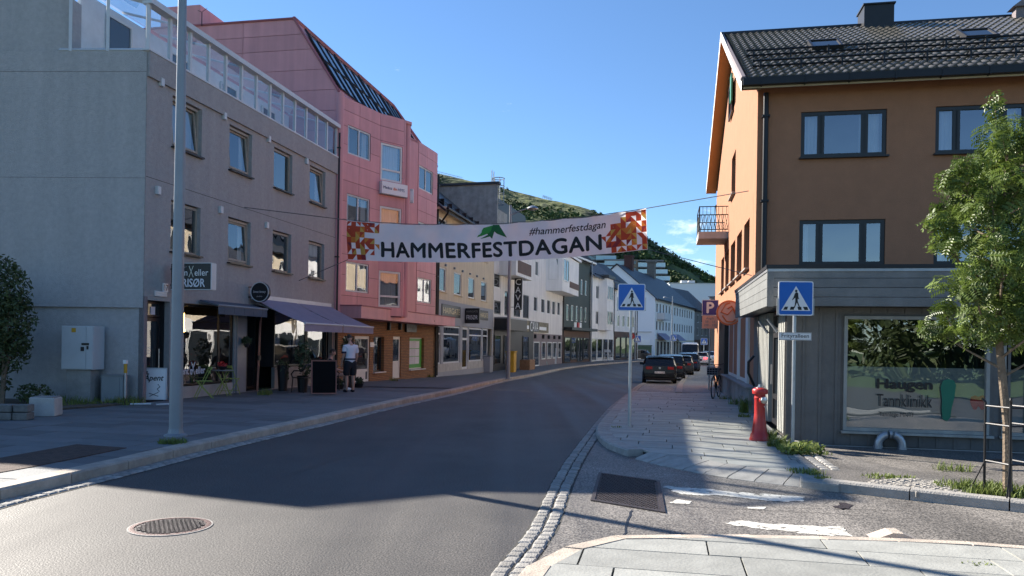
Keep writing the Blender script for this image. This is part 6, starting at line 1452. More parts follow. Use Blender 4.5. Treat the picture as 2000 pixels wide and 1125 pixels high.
# ================================================================ traffic signs
PED = [[(-.02, .30), (.03, .30), (.055, .27), (.06, .14), (.085, .08), (.075, .065), (.05, .10), (.04, .06), (.045, .0), (.09, -.13), (.115, -.20), (.16, -.225), (.16, -.24), (.10, -.245), (.06, -.14), (.02, -.04), (-.015, -.14), (-.05, -.235), (-.10, -.245), (-.10, -.23), (-.075, -.215), (-.045, -.13), (-.03, .0), (-.03, .12), (-.075, .08), (-.115, .03), (-.125, .045), (-.085, .13), (-.05, .25)]]
def crossing_sign(p, size, zc, label, pole_top, street=None, rz=0.0, pole_mat='galv', r=.031, both=False, base=True):
    t = tag(empty('crossing_sign', p, rz), label, 'road sign', 'pedestrian crossing signs'); h = size / 2; z = zc - p[2]
    part(t, 'pole', pole_mat, lambda m: m.tube([(0, 0, -.02), (0, 0, pole_top - p[2])], r, 12), smooth=True)
    if base: part(t, 'clamp', 'galv', lambda m: (m.lathe([(r * 1.25, 0), (r * 1.25, .05)], 12, (0, 0, z - h + .05)), m.lathe([(r * 1.25, 0), (r * 1.25, .05)], 12, (0, 0, z + h - .1)), m.box(-.03, .03, -.045, 0, z - h + .05, z - h + .1)))
    def rrect(w_, q, n=5):
        out = []
        for cx, cz, a0 in ((w_ - q, w_ - q, 0), (-w_ + q, w_ - q, 90), (-w_ + q, -w_ + q, 180), (w_ - q, -w_ + q, 270)):
            for k in range(n + 1): a = R(a0 + 90 * k / n); out.append((cx + q * math.cos(a), cz + q * math.sin(a)))
        return out
    sg = lambda name, mat, poly, y0, y1: part(t, name, mat, lambda m: m.prism([(x, zz + z) for x, zz in poly], y0, y1))
    sg('plate_border', 'sign_white', rrect(h, h * .12), -.052, -.036); sg('plate', 'sign_blue', rrect(h * .94, h * .09), -.055, -.050)
    k = size
    sg('triangle', 'sign_white', [(-.42 * k, -.36 * k), (.42 * k, -.36 * k), (0, .36 * k)], -.0575, -.0545)
    for x0, x1, sx in ((-.36, -.25, .04), (-.17, -.06, .02), (.07, .17, -.02), (.25, .36, -.04)): sg('zebra_bar', 'sign_black', [(x0 * k, -.335 * k), (x1 * k, -.335 * k), ((x1 + sx * .8) * k, -.245 * k), ((x0 + sx * 1.2) * k, -.245 * k)], -.059, -.057)
    sg('figure', 'sign_black', [(x * k * .95 + .01 * k, zz * k * .86 - .085 * k) for x, zz in PED[0]][::-1], -.0605, -.0575)
    sg('figure_head', 'sign_black', [(.005 * k + .035 * k * math.cos(a), .215 * k + .035 * k * math.sin(a)) for a in [2 * math.pi * q / 12 for q in range(12)]], -.0605, -.0575)
    part(t, 'mounting_frame', 'galv', lambda m: (m.box(-h * 1.06, h * 1.06, -.036, -.028, z - h * .98, z - h * .93), m.box(-h * 1.06, -h * 1.02, -.05, -.028, z - h * .98, z - h * .0), m.box(h * 1.02, h * 1.06, -.05, -.028, z - h * .98, z - h * .0), m.box(-h * .9, h * .9, -.036, -.028, z + h * .5, z + h * .55)))
    if street:
        zs = street - p[2]; part(t, 'street_name_plate', 'sign_white', lambda m: m.box(-.27, .27, -.05, -.038, zs - .065, zs + .065)); part(t, 'street_name_border', 'sign_black', lambda m: [m.box(*q, -.0525, -.0505, *w_) for q, w_ in (((-.265, .265), (zs + .055, zs + .06)), ((-.265, .265), (zs - .06, zs - .055)), ((-.265, -.26), (zs - .055, zs + .055)), ((.26, .265), (zs - .055, zs + .055)))])
        add_text(t, 'Frityralleen', 0, -.0515, zs, 'sign_black', wid=.45, hei=.085)
    return t
p = ground(1229, 832, .11); zc = atY(1229, 581, p.y).z
crossing_sign(tuple(p), .535, zc, 'pedestrian crossing sign on a slim pole at the pavement corner', zc + .26, rz=R(-2))
p = ground(1548, 866, .10); zc = atY(1548, 583, p.y).z; crossing_sign(tuple(p), .575, zc, 'crossing sign with Frityralleen street name plate beside the hydrant', zc + .28, street=atY(1549, 657, p.y).z, rz=R(-3))
for u, v, Y, lab in ((1245, 662, 104, 'small far crossing sign by the brown shopfront'), (1315, 660, 118, 'small far crossing sign on the lamp post by the white corner house'), (1375, 667, 112, 'small far crossing sign beside the white van')):
    x, z = ray(u, v); crossing_sign((x * Y, Y, gz(Y) + .1), .95, CAMH + z * Y, lab, CAMH + z * Y + .4, r=.05)
# no-entry disc on the brown shopfront lamp
x, z = ray(1241, 657); Y = 103.5; t = tag(empty('no_entry_sign', (x * Y - .5, Y, gz(Y))), 'small round red sign beside the slim lamp post', 'road sign'); part(t, 'disc', 'sign_red', lambda m: m.lathe([(.42, 0), (.42, .03)], 20, (0, 0, CAMH + z * Y - gz(Y)), 'y')); part(t, 'pole', 'galv', lambda m: m.tube([(0, .06, 0), (0, .06, CAMH + z * Y + .5)], .04, 6))
# parking sign
Y = 29.5; c = atY(1387, 601, Y); t = tag(empty('parking_sign', (c.x, Y, gz(Y) + .1), R(-6)), 'blue parking sign with small print plate, near the orange house', 'road sign'); z = c.z - t.location.z
part(t, 'plate', 'park_blue', lambda m: m.box(-.29, .29, -.04, -.02, z - .28, z + .28)); part(t, 'plate_border', 'sign_white', lambda m: m.box(-.31, .31, -.036, -.022, z - .3, z + .3))
add_text(t, 'P', 0, -.043, z, 'sign_white', hei=.40, bold=.03)
part(t, 'time_plate', 'peach_sign', lambda m: m.box(-.30, .30, -.036, -.022, z - .80, z - .31)); add_text(t, 'Avgift\n08 - 16\n(08 - 14)', 0, -.04, z - .55, 'paper_print', wid=.44, hei=.38)
part(t, 'pole', 'galv', lambda m: m.tube([(0, 0, 0), (0, 0, z + .35)], .03, 8))
Y = 60; c = atY(1400, 577, Y); t = tag(empty('red_shop_sign', (c.x + .8, Y, c.z), R(-15)), 'red box sign glimpsed past the corner of the orange house', 'sign'); part(t, 'sign_box', 'sign_red', lambda m: m.box(-.9, 2.2, -.1, .1, -.28, .28)); part(t, 'hanger', 'black_metal', lambda m: (m.box(-.5, -.45, -.02, .02, .28, 1.0), m.box(.9, .95, -.02, .02, .28, 1.0))); add_text(t, 'KJELLERN', .2, -.105, 0, 'sign_white', wid=1.6, hei=.2)

# ================================================================ hydrant
hp = ground(1483, 860, .105)
hy = tag(empty('fire_hydrant', tuple(hp), R(20)), 'red cast-iron fire hydrant with flared foot beside the black door', 'hydrant')
part(hy, 'column', 'hydrant_red', lambda m: m.lathe([(.165, 0), (.168, .02), (.155, .05), (.150, .10), (.128, .13), (.122, .2), (.103, .34), (.092, .44), (.092, .70), (.10, .72), (.10, .74), (.09, .75), (.092, .80)], 24), smooth=True)
part(hy, 'bonnet', 'hydrant_red', lambda m: m.lathe([(.095, .795), (.128, .80), (.132, .83), (.132, .865), (.118, .885), (.075, .905), (.03, .91)], 24), smooth=True)
part(hy, 'spindle_nut', 'chrome', lambda m: (m.lathe([(.05, .90), (.05, .92), (.035, .93), (.03, .96), (0, .965)], 8), m.box(-.07, .07, -.02, .02, .905, .92)))
for a in (-100, 60): o = part(hy, 'outlet', 'hydrant_red', lambda m: m.lathe([(.06, .05), (.06, .115), (.068, .12), (.068, .13)], 16, (0, 0, .70), 'x'), smooth=True); o.rotation_euler.z = R(a); c_ = part(o, 'outlet_cap', 'chrome', lambda m: m.lathe([(.06, .13), (.06, .155), (.035, .165), (0, .17)], 8, (0, 0, .70), 'x'))
part(hy, 'cap_chain', 'chrome', lambda m: m.tube([(.03, -.14, .68), (.05, -.125, .6), (.03, -.115, .55), (0, -.11, .6)], .006, 5))

# ================================================================ things before the grey building
def at_pav(u, v): return ground(u, v, .122)
# electrical cabinet on the gable
cbp = Vector(GL(0, 0)); 
def gable_pt(t, out): p = C0 + gd * t + Vector((-gd.y, gd.x, 0)) * out; return p
gang = math.atan2(-gd.y, -gd.x)
tcab = (Vector((ray(126, 680)[0], 1, 0)).x); 
def gable_t(u): return (C0.x - ray(u, 680)[0] * 18.2) / 1.0 
c0, c1 = gable_t(190), gable_t(126)
ec = tag(empty('electrical_cabinet', tuple(gable_pt((c0 + c1) / 2, .25)), gang), 'pale grey electrical cabinet on a concrete plinth at the gable', 'cabinet'); hw = (c1 - c0) / 2
part(ec, 'casing', 'cabinet', lambda m: m.box(-hw, hw, -.28, .18, .92, 1.95), bev=.01); part(ec, 'door', 'cabinet', lambda m: m.box(-hw + .015, hw * .55, -.295, -.281, .94, 1.93), bev=.004); part(ec, 'side_panel', 'cabinet', lambda m: m.box(hw * .57, hw - .01, -.295, -.281, .94, 1.93), bev=.004)
part(ec, 'handle', 'black', lambda m: (m.box(hw * .3, hw * .75, -.31, -.296, 1.5, 1.55), m.box(hw * .25, hw * .45, -.31, -.296, 1.36, 1.46), m.box(hw * .62, hw * .72, -.31, -.296, 1.4, 1.48)))
part(ec, 'warning_label', 'yellow', lambda m: m.box(-hw * .35, -hw * .08, -.299, -.2955, 1.8, 1.9)); part(ec, 'plinth', 'concrete', lambda m: m.box(-hw * .8, hw * .72, -.2, .18, 0, .918), bev=.01)
a = (gable_t(196) + gable_t(240)) / 2; hw2 = (gable_t(196) - gable_t(240)) / 2
c2 = tag(empty('junction_cabinet', tuple(gable_pt(a, .2)), gang), 'low grey junction cabinet next to the yellow-banded post', 'cabinet'); part(c2, 'casing', 'cabinet_grey', lambda m: m.box(-hw2, hw2, -.12, .12, 0, .78), bev=.01); part(c2, 'door', 'cabinet_grey', lambda m: m.box(-hw2 + .02, hw2 - .08, -.132, -.121, .08, .74)); part(c2, 'lid', 'cabinet_grey', lambda m: m.box(-hw2 - .015, hw2 + .015, -.14, .14, .782, .80))
mpst = tag(empty('marker_post', tuple(gable_pt(gable_t(243), .28))), 'thin marker post with yellow band and white cap', 'post'); part(mpst, 'post', 'galv', lambda m: m.tube([(0, 0, 0), (0, 0, 1.0)], .035, 8)); part(mpst, 'band', 'yellow', lambda m: m.tube([(0, 0, .85), (0, 0, 1.07)], .04, 8)); part(mpst, 'cap', 'sign_white', lambda m: m.box(-.04, .04, -.045, .04, 1.071, 1.16))
# stones of the planting bed and a white-painted block
wb = tag(empty('white_stone_block', tuple(ground(88, 812, .12)), R(12)), 'white-painted concrete block at the end of the planting bed', 'stone block'); b = MB(); b.prism([(-.24, 0), (.24, 0), (.23, .36), (-.22, .38)], -.2, .25); b.build('block', 'pale_concrete', wb, bev=.02); part(wb, 'rough_top', 'concrete', lambda m: m.box(-.2, .2, -.17, .22, .365, .385))
pw = tag(empty('planter_wall', tuple(ground(40, 820, .12)), R(4)), 'low wall of rough grey stones edging the planting bed', 'wall')
x = .2
for k in range(14):
    l = random.uniform(.24, .45)
    for r_ in range(2): b = MB(); b.box(x - l + .012, x - .012, -.12 + random.uniform(-.02, .02), .13, r_ * .15 + .006, r_ * .15 + .144 + random.uniform(-.01, 0)); b.build('stone', 'stone_dark', pw, bev=.018)
    x -= l
bed = MB(); bed.slab([(-14, 15.3), (-9.9, 15.9), (-9.0, 17.9), (-8.95, 18.5), (-14, 18.9)], .05, .16); struct(bed.build('planting_bed', 'earth'))
# A-board "Apent"
def leaning_board(name, p, w_, h_, rz, lab, mat, fm, lean=.12, text=None):
    t = tag(empty(name, p, rz), lab, 'sign')
    for s_ in (-1, 1):
        o = part(t, 'panel', mat, lambda m: m.box(-w_ / 2 + .03, w_ / 2 - .03, -.012, .012, .06, h_)); f_ = part(o, 'frame', fm, lambda m: (m.box(-w_ / 2, w_ / 2, -.018, .018, .03, .06), m.box(-w_ / 2, w_ / 2, -.018, .018, h_, h_ + .03), m.box(-w_ / 2, -w_ / 2 + .03, -.018, .018, .06, h_), m.box(w_ / 2 - .03, w_ / 2, -.018, .018, .06, h_)))
        o.rotation_euler = (-s_ * lean * (1 if s_ < 0 else 1) if False else (-lean if s_ == -1 else lean), 0, 0); o.location = (0, s_ * h_ * math.sin(lean), 0)
        if s_ == -1 and text: text(o)
    return t
ap = at_pav(302, 783)
ab_ = leaning_board('pavement_sign', tuple(ap), .56, .80, R(14), 'white pavement sign lettered Åpent by the salon door', 'sign_white', 'white_metal', text=lambda o: (add_text(o, 'Åpent', -.02, -.016, .58, 'sign_black', wid=.46, hei=.22, shear=.3, bold=.02), part(o, 'drawing', 'sign_black', lambda m: (m.tube([(.08, -.015, .42), (.13, -.015, .36), (.07, -.015, .3), (.12, -.015, .24)], .01, 4), m.tube([(-.12, -.015, .2), (.1, -.015, .12)], .007, 4), m.tube([(-.1, -.015, .12), (.1, -.015, .22)], .007, 4)))))
for k, (u, v, l) in enumerate(((275, 792, .45), (330, 792, .55))):
    b = tag(empty('drain_pipe_piece', tuple(at_pav(u, v)), R(10 + 25 * k)), ('short white pipe lying on the pavement at the building corner', 'white pipe piece lying beside the pavement sign')[k], 'pipe'); part(b, 'pipe', 'white_metal', lambda m: m.tube([(-l / 2, 0, .03), (l / 2, 0, .04)], .022, 8)); part(b, 'pipe_end', 'cabinet_grey', lambda m: m.tube([(l / 2, 0, .04), (l / 2 + .04, 0, .04)], .026, 8))
# folding bistro chairs and table
def bistro_chair(p, rz, lab, mat='lime', grp='lime folding cafe chairs'):
    t = tag(empty('folding_chair', p, rz), lab, 'chair', grp)
    for x in (-.19, .19):
        part(t, 'leg', mat, lambda m: m.tube([(x, -.22, 0), (x, .16, .84)], .011, 6)); part(t, 'leg', mat, lambda m: m.tube([(x * .88, .22, 0), (x * .88, -.18, .46)], .011, 6))
    for k in range(5): part(t, 'seat_slat', mat, lambda m: m.box(-.19, .19, -.20 + k * .08, -.135 + k * .08, .45, .467))
    for k in range(2): part(t, 'back_slat', mat, lambda m: m.box(-.2, .2, .115 + k * .035, .13 + k * .035, .66 + .10 * k, .73 + .10 * k))
    part(t, 'stretcher', mat, lambda m: (m.tube([(-.19, -.16, .12), (.19, -.16, .12)], .008, 5), m.tube([(-.17, .16, .12), (.17, .16, .12)], .008, 5))); return t
bistro_chair(tuple(at_pav(398, 778)), R(-60), 'lime folding chair facing the little cafe table, nearer the lamp post')
bistro_chair(tuple(at_pav(448, 771)), R(160), 'lime folding chair with its slatted back to the salon window')
tb = tag(empty('bistro_table', tuple(at_pav(434, 773)), 0), 'small round folding cafe table with a bowl of flowers', 'table'); part(tb, 'table_top', 'cabinet_grey', lambda m: m.lathe([(.27, .69), (.28, .70), (.28, .715), (.0, .716)], 24))
for s_ in (-1, 1): part(tb, 'leg', 'lime', lambda m: m.tube([(-.2 * s_, -.15, 0), (.16 * s_, .1, .69)], .011, 6)); part(tb, 'leg', 'lime', lambda m: m.tube([(-.2 * s_, .15, 0), (.16 * s_, -.1, .69)], .011, 6))
fb = tag(empty('flower_bowl', tuple(at_pav(434, 773) + Vector((0, 0, .716)))), 'dark bowl of red flowers on the little cafe table', 'flower bowl'); part(fb, 'bowl', 'black', lambda m: m.lathe([(.06, 0), (.12, .06), (.13, .1), (.12, .1)], 14))

# ---- foliage helper
def foliage(name, parent, blobs, n, size, mat, seed=1, shape='leaf', flat=.3, loc=None):
    rng = np.random.default_rng(seed); wts = np.array([b[3] * b[4] * b[5] for b in blobs]) ** .7; wts /= wts.sum(); ks = rng.choice(len(blobs), n, p=wts)
    d = rng.normal(size=(n, 3)); d /= np.linalg.norm(d, axis=1)[:, None]; r = rng.uniform(.25, 1, n) ** .45
    B_ = np.array(blobs)[ks]; c = B_[:, :3] + d * r[:, None] * B_[:, 3:6]
    nn_ = d + rng.normal(scale=.8, size=(n, 3)); nn_[:, 2] += flat; nn_ /= np.linalg.norm(nn_, axis=1)[:, None]
    t = np.cross(nn_, rng.normal(size=(n, 3))); t /= np.linalg.norm(t, axis=1)[:, None]; b = np.cross(nn_, t); s = size * rng.uniform(.6, 1.35, n)[:, None]
    if shape == 'leaf':
        v = np.stack([c - t * s, c + b * s * .42, c + t * s, c - b * s * .42], 1).reshape(-1, 3); f = np.arange(4 * n).reshape(n, 4)
    else:                                  # pinnate leaf: leaflets either side of a drooping rib
        vs, fs = [], []; i = 0; m = 6
        for k in range(m):
            for sd_ in (-1, 1):
                q = -1 + 2 * (k + .5) / m; base = c + t * s * q - np.array([0, 0, 1]) * s * .25 * (q + 1) ** 2 * .5; tip = base + b * sd_ * s * .62 + t * s * .18 - np.array([0, 0, .12]) * s; wv = t * s * .15
                mid = (base + tip) / 2 + nn_ * s * .04
                vs.append(np.stack([base, mid - wv, tip, mid + wv], 1)); 
        v = np.concatenate(vs, 0).reshape(-1, 3); f = np.arange(len(v)).reshape(-1, 4)
    me = bpy.data.meshes.new(name); me.from_pydata(v.tolist(), [], f.tolist()); me.materials.append(M[mat]); me.update()
    o = bpy.data.objects.new(name, me); COL.objects.link(o); o.parent = parent
    if loc: o.location = loc
    return o
o = foliage('flowers', fb, [(0, 0, .15, .13, .13, .08)], 120, .035, 'balloon_red', 4); 
def tufts(spots, name='weeds', mat='grass', seed=3, parent=None):
    rr = random.Random(seed); mb = MB()
    for x, y, z, rad, h, n in spots:
        for _ in range(n):
            a = rr.uniform(0, 6.28); q = rad * math.sqrt(rr.random()); bx_, by_ = x + q * math.cos(a), y + q * math.sin(a) * .7; hh = h * rr.uniform(.4, 1.1); l = rr.uniform(.2, .8) * hh; a2 = rr.uniform(0, 6.28); w_ = .006 + .004 * rr.random(); dx, dy = math.cos(a2), math.sin(a2)
            p0 = Vector((bx_, by_, z - .01)); p1 = p0 + Vector((dx * l * .35, dy * l * .35, hh * .65)); p2 = p0 + Vector((dx * l, dy * l, hh)); s_ = Vector((-dy, dx, 0)) * w_
            mb.quad(p0 - s_, p0 + s_, p1 + s_ * .8, p1 - s_ * .8); mb.quad(p1 - s_ * .8, p1 + s_ * .8, p2)
    o = mb.build(name, mat, parent); o['kind'] = 'stuff'; o['label'] = 'tufts of grass and weeds in pavement edges'; return o
def gp_(u, v, off): p = ground(u, v, off); return p.x, p.y, p.z
sp = [(*gp_(338, 866, .12), .22, .10, 240)]
for u in range(110, 275, 12): sp.append((*gp_(u, 785 + random.uniform(-4, 6), .13), .25, .22, 50))
for u in range(60, 260, 22): sp.append((*gp_(u, 800 - u * .05, .13), .22, .14, 40))
for u, v in ((520, 770), (515, 772), (840, 737), (806, 738), (770, 744), (640, 760)): sp.append((*gp_(u, v, .12), .2, .2, 60))
for u, v, r_, h, n in ((1462, 806, .22, .40, 320), (1470, 798, .2, .35, 200), (1455, 815, .15, .12, 60), (1500, 858, .16, .2, 160), (1520, 872, .18, .2, 160), (1548, 878, .26, .13, 260), (1570, 880, .22, .17, 160), (1600, 884, .2, .07, 40), (1568, 921, .22, .06, 120), (1590, 926, .15, .08, 80), (1606, 934, .1, .05, 60), (1720, 932, .25, .06, 140), (1758, 932, .2, .06, 90), (1890, 950, .4, .10, 280), (1920, 960, .35, .14, 280), (1950, 962, .3, .16, 260), (1985, 968, .3, .12, 200), (1860, 905, .25, .2, 120), (1204, 835, .10, .05, 40), (1480, 792, .2, .2, 100), (1910, 1090, .12, .025, 30), (1425, 780, .3, .15, 80), (1440, 790, .25, .2, 100)):
    x, y, z = gp_(u, v, .105); z = z + (vz(x, y) if u > 1560 and v < 1000 else 0) - (.045 if v > 1000 else 0); sp.append((x, y, z, r_, h, n))
tufts(sp)
lf = foliage('weeds_leafy', None, [(*gp_(1575, 876, .2), .30, .2, .12), (*gp_(1550, 878, .18), .25, .2, .08)], 420, .045, 'grass', 9); lf['kind'] = 'stuff'; lf['label'] = 'broad-leaved weeds growing at the foot of the shop wall'

# ================================================================ left shrub / young tree
tl_ = ground(12, 792, .13); lt = tag(empty('leafy_shrub', tuple(tl_)), 'dark green leafy shrub before the grey gable at the picture edge', 'shrub')
x0 = tl_.x
bl = [(-.1, 0, 2.5, .55, .6, .75), (.0, 0, 1.9, .6, .6, .6), (-.3, .1, 1.2, .7, .6, .6), (-.05, 0, 3.0, .3, .3, .4), (.22, -.1, 2.3, .36, .35, .22), (.2, 0, 1.4, .36, .35, .3), (-.7, .2, 1.8, .8, .8, 1.2), (-.9, 0, .5, 1.0, .5, .45), (.5, .2, .25, .4, .4, .25)]
foliage('crown', lt, bl, 9000, .055, 'leaf_dark', 5)
part(lt, 'trunk', 'bark', lambda m: (m.tube([(-.1, 0, -.05), (-.05, 0, 1.0), (.05, 0, 2.6)], [.06, .045, .015], 7), m.tube([(-.05, 0, .7), (.25, -.05, 1.7)], [.03, .01], 6), m.tube([(-.05, 0, .9), (-.45, .1, 2.0)], [.035, .01], 6), m.tube([(-.25, 0, -.05), (-.6, 0, 1.4)], [.04, .01], 6)))

# ================================================================ young rowan tree in its guard
tp = ground(1968, 966, .11); rt = tag(empty('rowan_tree', tuple(tp)), 'young rowan tree with feathery leaves inside a black iron guard', 'tree'); rr = random.Random(11)
H_ = 4.55; tk = MB(); tk.tube([(0, 0, -.1), (-.02, 0, .8), (-.10, .02, 1.6), (-.13, .03, 2.4), (-.17, 0, 3.3), (-.20, 0, 4.3)], [.052, .045, .04, .03, .018, .006], 9); blobs = []
for k in range(22):
    z = 1.30 + k * .108; a = k * 2.4 + rr.uniform(-.4, .4); l = (.62 if z < 3.0 else .62 - (z - 3.0) * .36) * rr.uniform(.7, 1.1); b = Vector((-.09 - .03 * (z - 1.4), .02, z)); e = b + Vector((math.cos(a) * l, math.sin(a) * l, l * 1.15)); mid = b.lerp(e, .5) + Vector((math.cos(a) * .1, math.sin(a) * .1, -.1))
    tk.tube([b, mid, e], [.016, .011, .004], 5); blobs += [(*(mid.lerp(e, .5)), .17, .17, .13), (*e, .16, .16, .12)]
    for q in range(2): a2 = a + rr.uniform(-1, 1); e2 = mid + Vector((math.cos(a2) * .3, math.sin(a2) * .3, .22)); tk.tube([mid, e2], [.008, .003], 4); blobs.append((*e2, .14, .14, .11))
blobs += [(-.12, 0, 2.6, .32, .32, .5), (-.15, 0, 3.3, .3, .3, .5), (-.2, 0, 3.9, .2, .2, .38), (.1, 0, 2.1, .45, .42, .45), (-.25, 0, 1.95, .38, .3, .3), (-.22, 0, 4.35, .10, .10, .14), (-.72, -.1, 2.35, .22, .2, .12), (-.7, 0, 2.9, .12, .12, .2)]
tk.build('trunk', 'bark', rt, smooth=True)
foliage('crown', rt, blobs, 3300, .08, 'leaf_rowan', 6, 'pinnate', .8)
gd_ = tag(empty('tree_guard', tuple(tp + Vector((.02, 0, 0))), R(12)), 'black iron guard of upright bars round the young tree', 'tree guard'); q = .17
for x, y in ((-q, -q), (q, -q), (q, q), (-q, q)):
    part(gd_, 'upright', 'black_metal', lambda m: m.tube([(x, y, -.05), (x, y, 1.02), (x * 1.15, y * 1.15, 1.06)], .014, 6)); part(gd_, 'foot_brace', 'black_metal', lambda m: m.tube([(x, y, .35), (x * 1.7, y * 1.5, .0)], .009, 5))
for z in (.36, .78, .98): part(gd_, 'ring', 'black_metal', lambda m: m.tube([(-q, -q, z), (q, -q, z), (q, q, z), (-q, q, z), (-q, -q, z)], .011, 6))
# ================================================================ people
def skin_mesh(name, chains, mat, parent, sub=2, root=0):
    """chains: lists of (x,y,z,r); equal points are merged so limbs join at joints"""
    vs, es, rs, idx = [], [], [], {}
    for ch in chains:
        prev = None
        for x, y, z, *r in ch:
            k = (round(x, 3), round(y, 3), round(z, 3))
            if k not in idx: idx[k] = len(vs); vs.append((x, y, z)); rs.append(r if len(r) == 2 else (r[0], r[0]))
            i = idx[k]
            if prev is not None and prev != i: es.append((prev, i))
            prev = i
    me = bpy.data.meshes.new(name); me.from_pydata(vs, es, []); o = bpy.data.objects.new(name, me); COL.objects.link(o)
    o.modifiers.new('skin', 'SKIN'); 
    for i, sv in enumerate(me.skin_vertices[0].data): sv.radius = rs[i]; sv.use_root = (i == root)
    s = o.modifiers.new('sub', 'SUBSURF'); s.levels = sub; s.render_levels = sub
    dg = bpy.context.evaluated_depsgraph_get(); m2 = bpy.data.meshes.new_from_object(o.evaluated_get(dg)); bpy.data.objects.remove(o)
    m2.materials.clear(); m2.materials.append(M[mat]); m2.polygons.foreach_set('use_smooth', [True] * len(m2.polygons)); m2.name = name
    o = bpy.data.objects.new(name, m2); COL.objects.link(o); o.parent = parent; return o
def head_mesh(name, parent, c, tilt, mat='skin', hair='hair', s=1.0):
    mb = MB(); n, m = 16, 12
    for j in range(m + 1):
        th = math.pi * j / m
        for i in range(n):
            ph = 2 * math.pi * i / n; x, y, z = math.sin(th) * math.cos(ph), math.sin(th) * math.sin(ph), math.cos(th)
            X, Y, Z = .075 * x, .095 * y, .115 * z
            if z < -.2: X *= 1 + .35 * (z + .2); Y = Y * (1 + .25 * (z + .2)) 
            if y > .75 and abs(x) < .35 and -.45 < z < .15: Y += .018 * (1 - abs(x) / .35)      # nose
            if y > .6 and abs(abs(x) - .38) < .2 and abs(z) < .18: Y -= .010                     # eye sockets
            mb.v.append((X, Y, Z))
    for j in range(m):
        for i in range(n): mb.f.append((j * n + i, (j + 1) * n + i, (j + 1) * n + (i + 1) % n, j * n + (i + 1) % n)); mb.m.append(0)
    for sx in (-1, 1): mb.tube([(sx * .072, -.005, -.03), (sx * .086, -.015, 0), (sx * .082, -.01, .035)], [.008, .014, .010], 6)
    mt = Matrix.Translation(c) @ Matrix.Rotation(tilt, 4, 'X') @ Matrix.Scale(s, 4); mb.xf(mt); h = mb.build(name, mat, parent, smooth=True)
    hb = MB(); 
    for j in range(9):
        th = math.pi * .5 * j / 8 * 1.18
        for i in range(n):
            ph = 2 * math.pi * i / n; yy = math.sin(ph); ext = th * (1.0 if yy < .35 else .62); x, y, z = math.sin(ext) * math.cos(ph), math.sin(ext) * yy, math.cos(ext); hb.v.append((.083 * x, .104 * y - .004, .124 * z + .002))
    for j in range(8):
        for i in range(n): hb.f.append((j * n + i, (j + 1) * n + i, (j + 1) * n + (i + 1) % n, j * n + (i + 1) % n)); hb.m.append(0)
    hb.xf(mt); hb.build('hair', hair, parent, smooth=True); return h
def hand_chains(w, d, side):
    """palm and five bent fingers hanging from the wrist w, pointing along d (unit)"""
    w, d = Vector(w), Vector(d); f = Vector((0, 1, 0)); out = []
    palm = w + d * .055; out.append([(*w, .024, .028), (*palm, .018, .036)])
    for k, (o, l) in enumerate(((.030, .075), (.010, .085), (-.011, .08), (-.031, .062))):
        b = palm + f * o + d * .03; m = b + d * l * .5 + Vector((-side * .008, .004, 0)); e = b + d * l * .85 + Vector((-side * .028, .008, 0)); out.append([(*palm, .018, .036), (*b, .0095), (*m, .0088), (*e, .0075)])
    b = w + d * .03 + f * .038; out.append([(*palm, .018, .036), (*b, .011), (*(b + d * .04 + f * .012), .0095), (*(b + d * .065 + f * .006), .008)])
    return out
pp = ground(683, 766, .122); PS = tag(empty('person', tuple(pp), R(38)), 'person in white t-shirt and dark shorts standing with back turned', 'person')
# faces local +y; standing, weight even, head bowed
hipz, kneez = .92, .50; ch = [[(0, 0, .95, .13, .10), (0, -.01, 1.10, .125, .09), (0, -.02, 1.28, .15, .10), (0, 0, 1.43, .13, .085), (0, .03, 1.52, .052), (0, .06, 1.60, .05)]]
for s_ in (-1, 1):
    ch.append([(0, 0, .95, .13, .10), (s_ * .10, 0, .86, .095), (s_ * .105, .015, kneez, .058), (s_ * .11, -.015, .30, .055), (s_ * .11, -.01, .09, .034), (s_ * .115, -.01, .045, .034), (s_ * .125, .13, .03, .03)])
    wr_p = (s_ * .235, .10, .90); ch.append([(0, 0, 1.43, .13, .085), (s_ * .185, -.005, 1.40, .058), (s_ * .225, -.01, 1.14, .043), (*wr_p, .026)]); 
    hd = hand_chains(wr_p, (s_ * .02, .12, -.99), s_); hd[0][0] = (*wr_p, .026); ch += hd
skin_mesh('body', ch, 'skin', PS)
head_mesh('head', PS, (0, .085, 1.665), R(-28))
sh = [[(0, 0, .86, .20, .16), (0, 0, .96, .185, .145), (0, -.01, 1.10, .165, .125), (0, -.02, 1.28, .172, .118), (0, 0, 1.42, .15, .10), (0, .012, 1.485, .075)]]
for s_ in (-1, 1): sh.append([(0, 0, 1.42, .15, .10), (s_ * .185, -.005, 1.405, .080), (s_ * .212, -.008, 1.25, .072), (s_ * .218, -.009, 1.20, .072)])
st_ = skin_mesh('t_shirt', sh, 'shirt', PS)
part(PS, 'sleeve_band', 'navy', lambda m: m.lathe([(.070, -.03), (.071, .03)], 14, (-.217, -.009, 1.23)))
so_ = [[(0, 0, 1.06, .17, .14), (0, 0, .93, .18, .15)]]
for s_ in (-1, 1): so_.append([(0, 0, .93, .18, .15), (s_ * .10, 0, .82, .14), (s_ * .108, .01, .60, .115), (s_ * .109, .012, .50, .11)])
skin_mesh('shorts', so_, 'dark_cloth', PS)
part(PS, 'apron_tie', 'navy', lambda m: (m.lathe([(.185, 0), (.186, .05)], 20, (0, 0, 1.0)),)).scale = (1, .82, 1)
for s_ in (-1, 1): skin_mesh('shoe', [[(s_ * .115, -.05, .04, .042), (s_ * .12, .06, .042, .045), (s_ * .13, .17, .034, .036)]], 'dark_cloth', PS, 2)
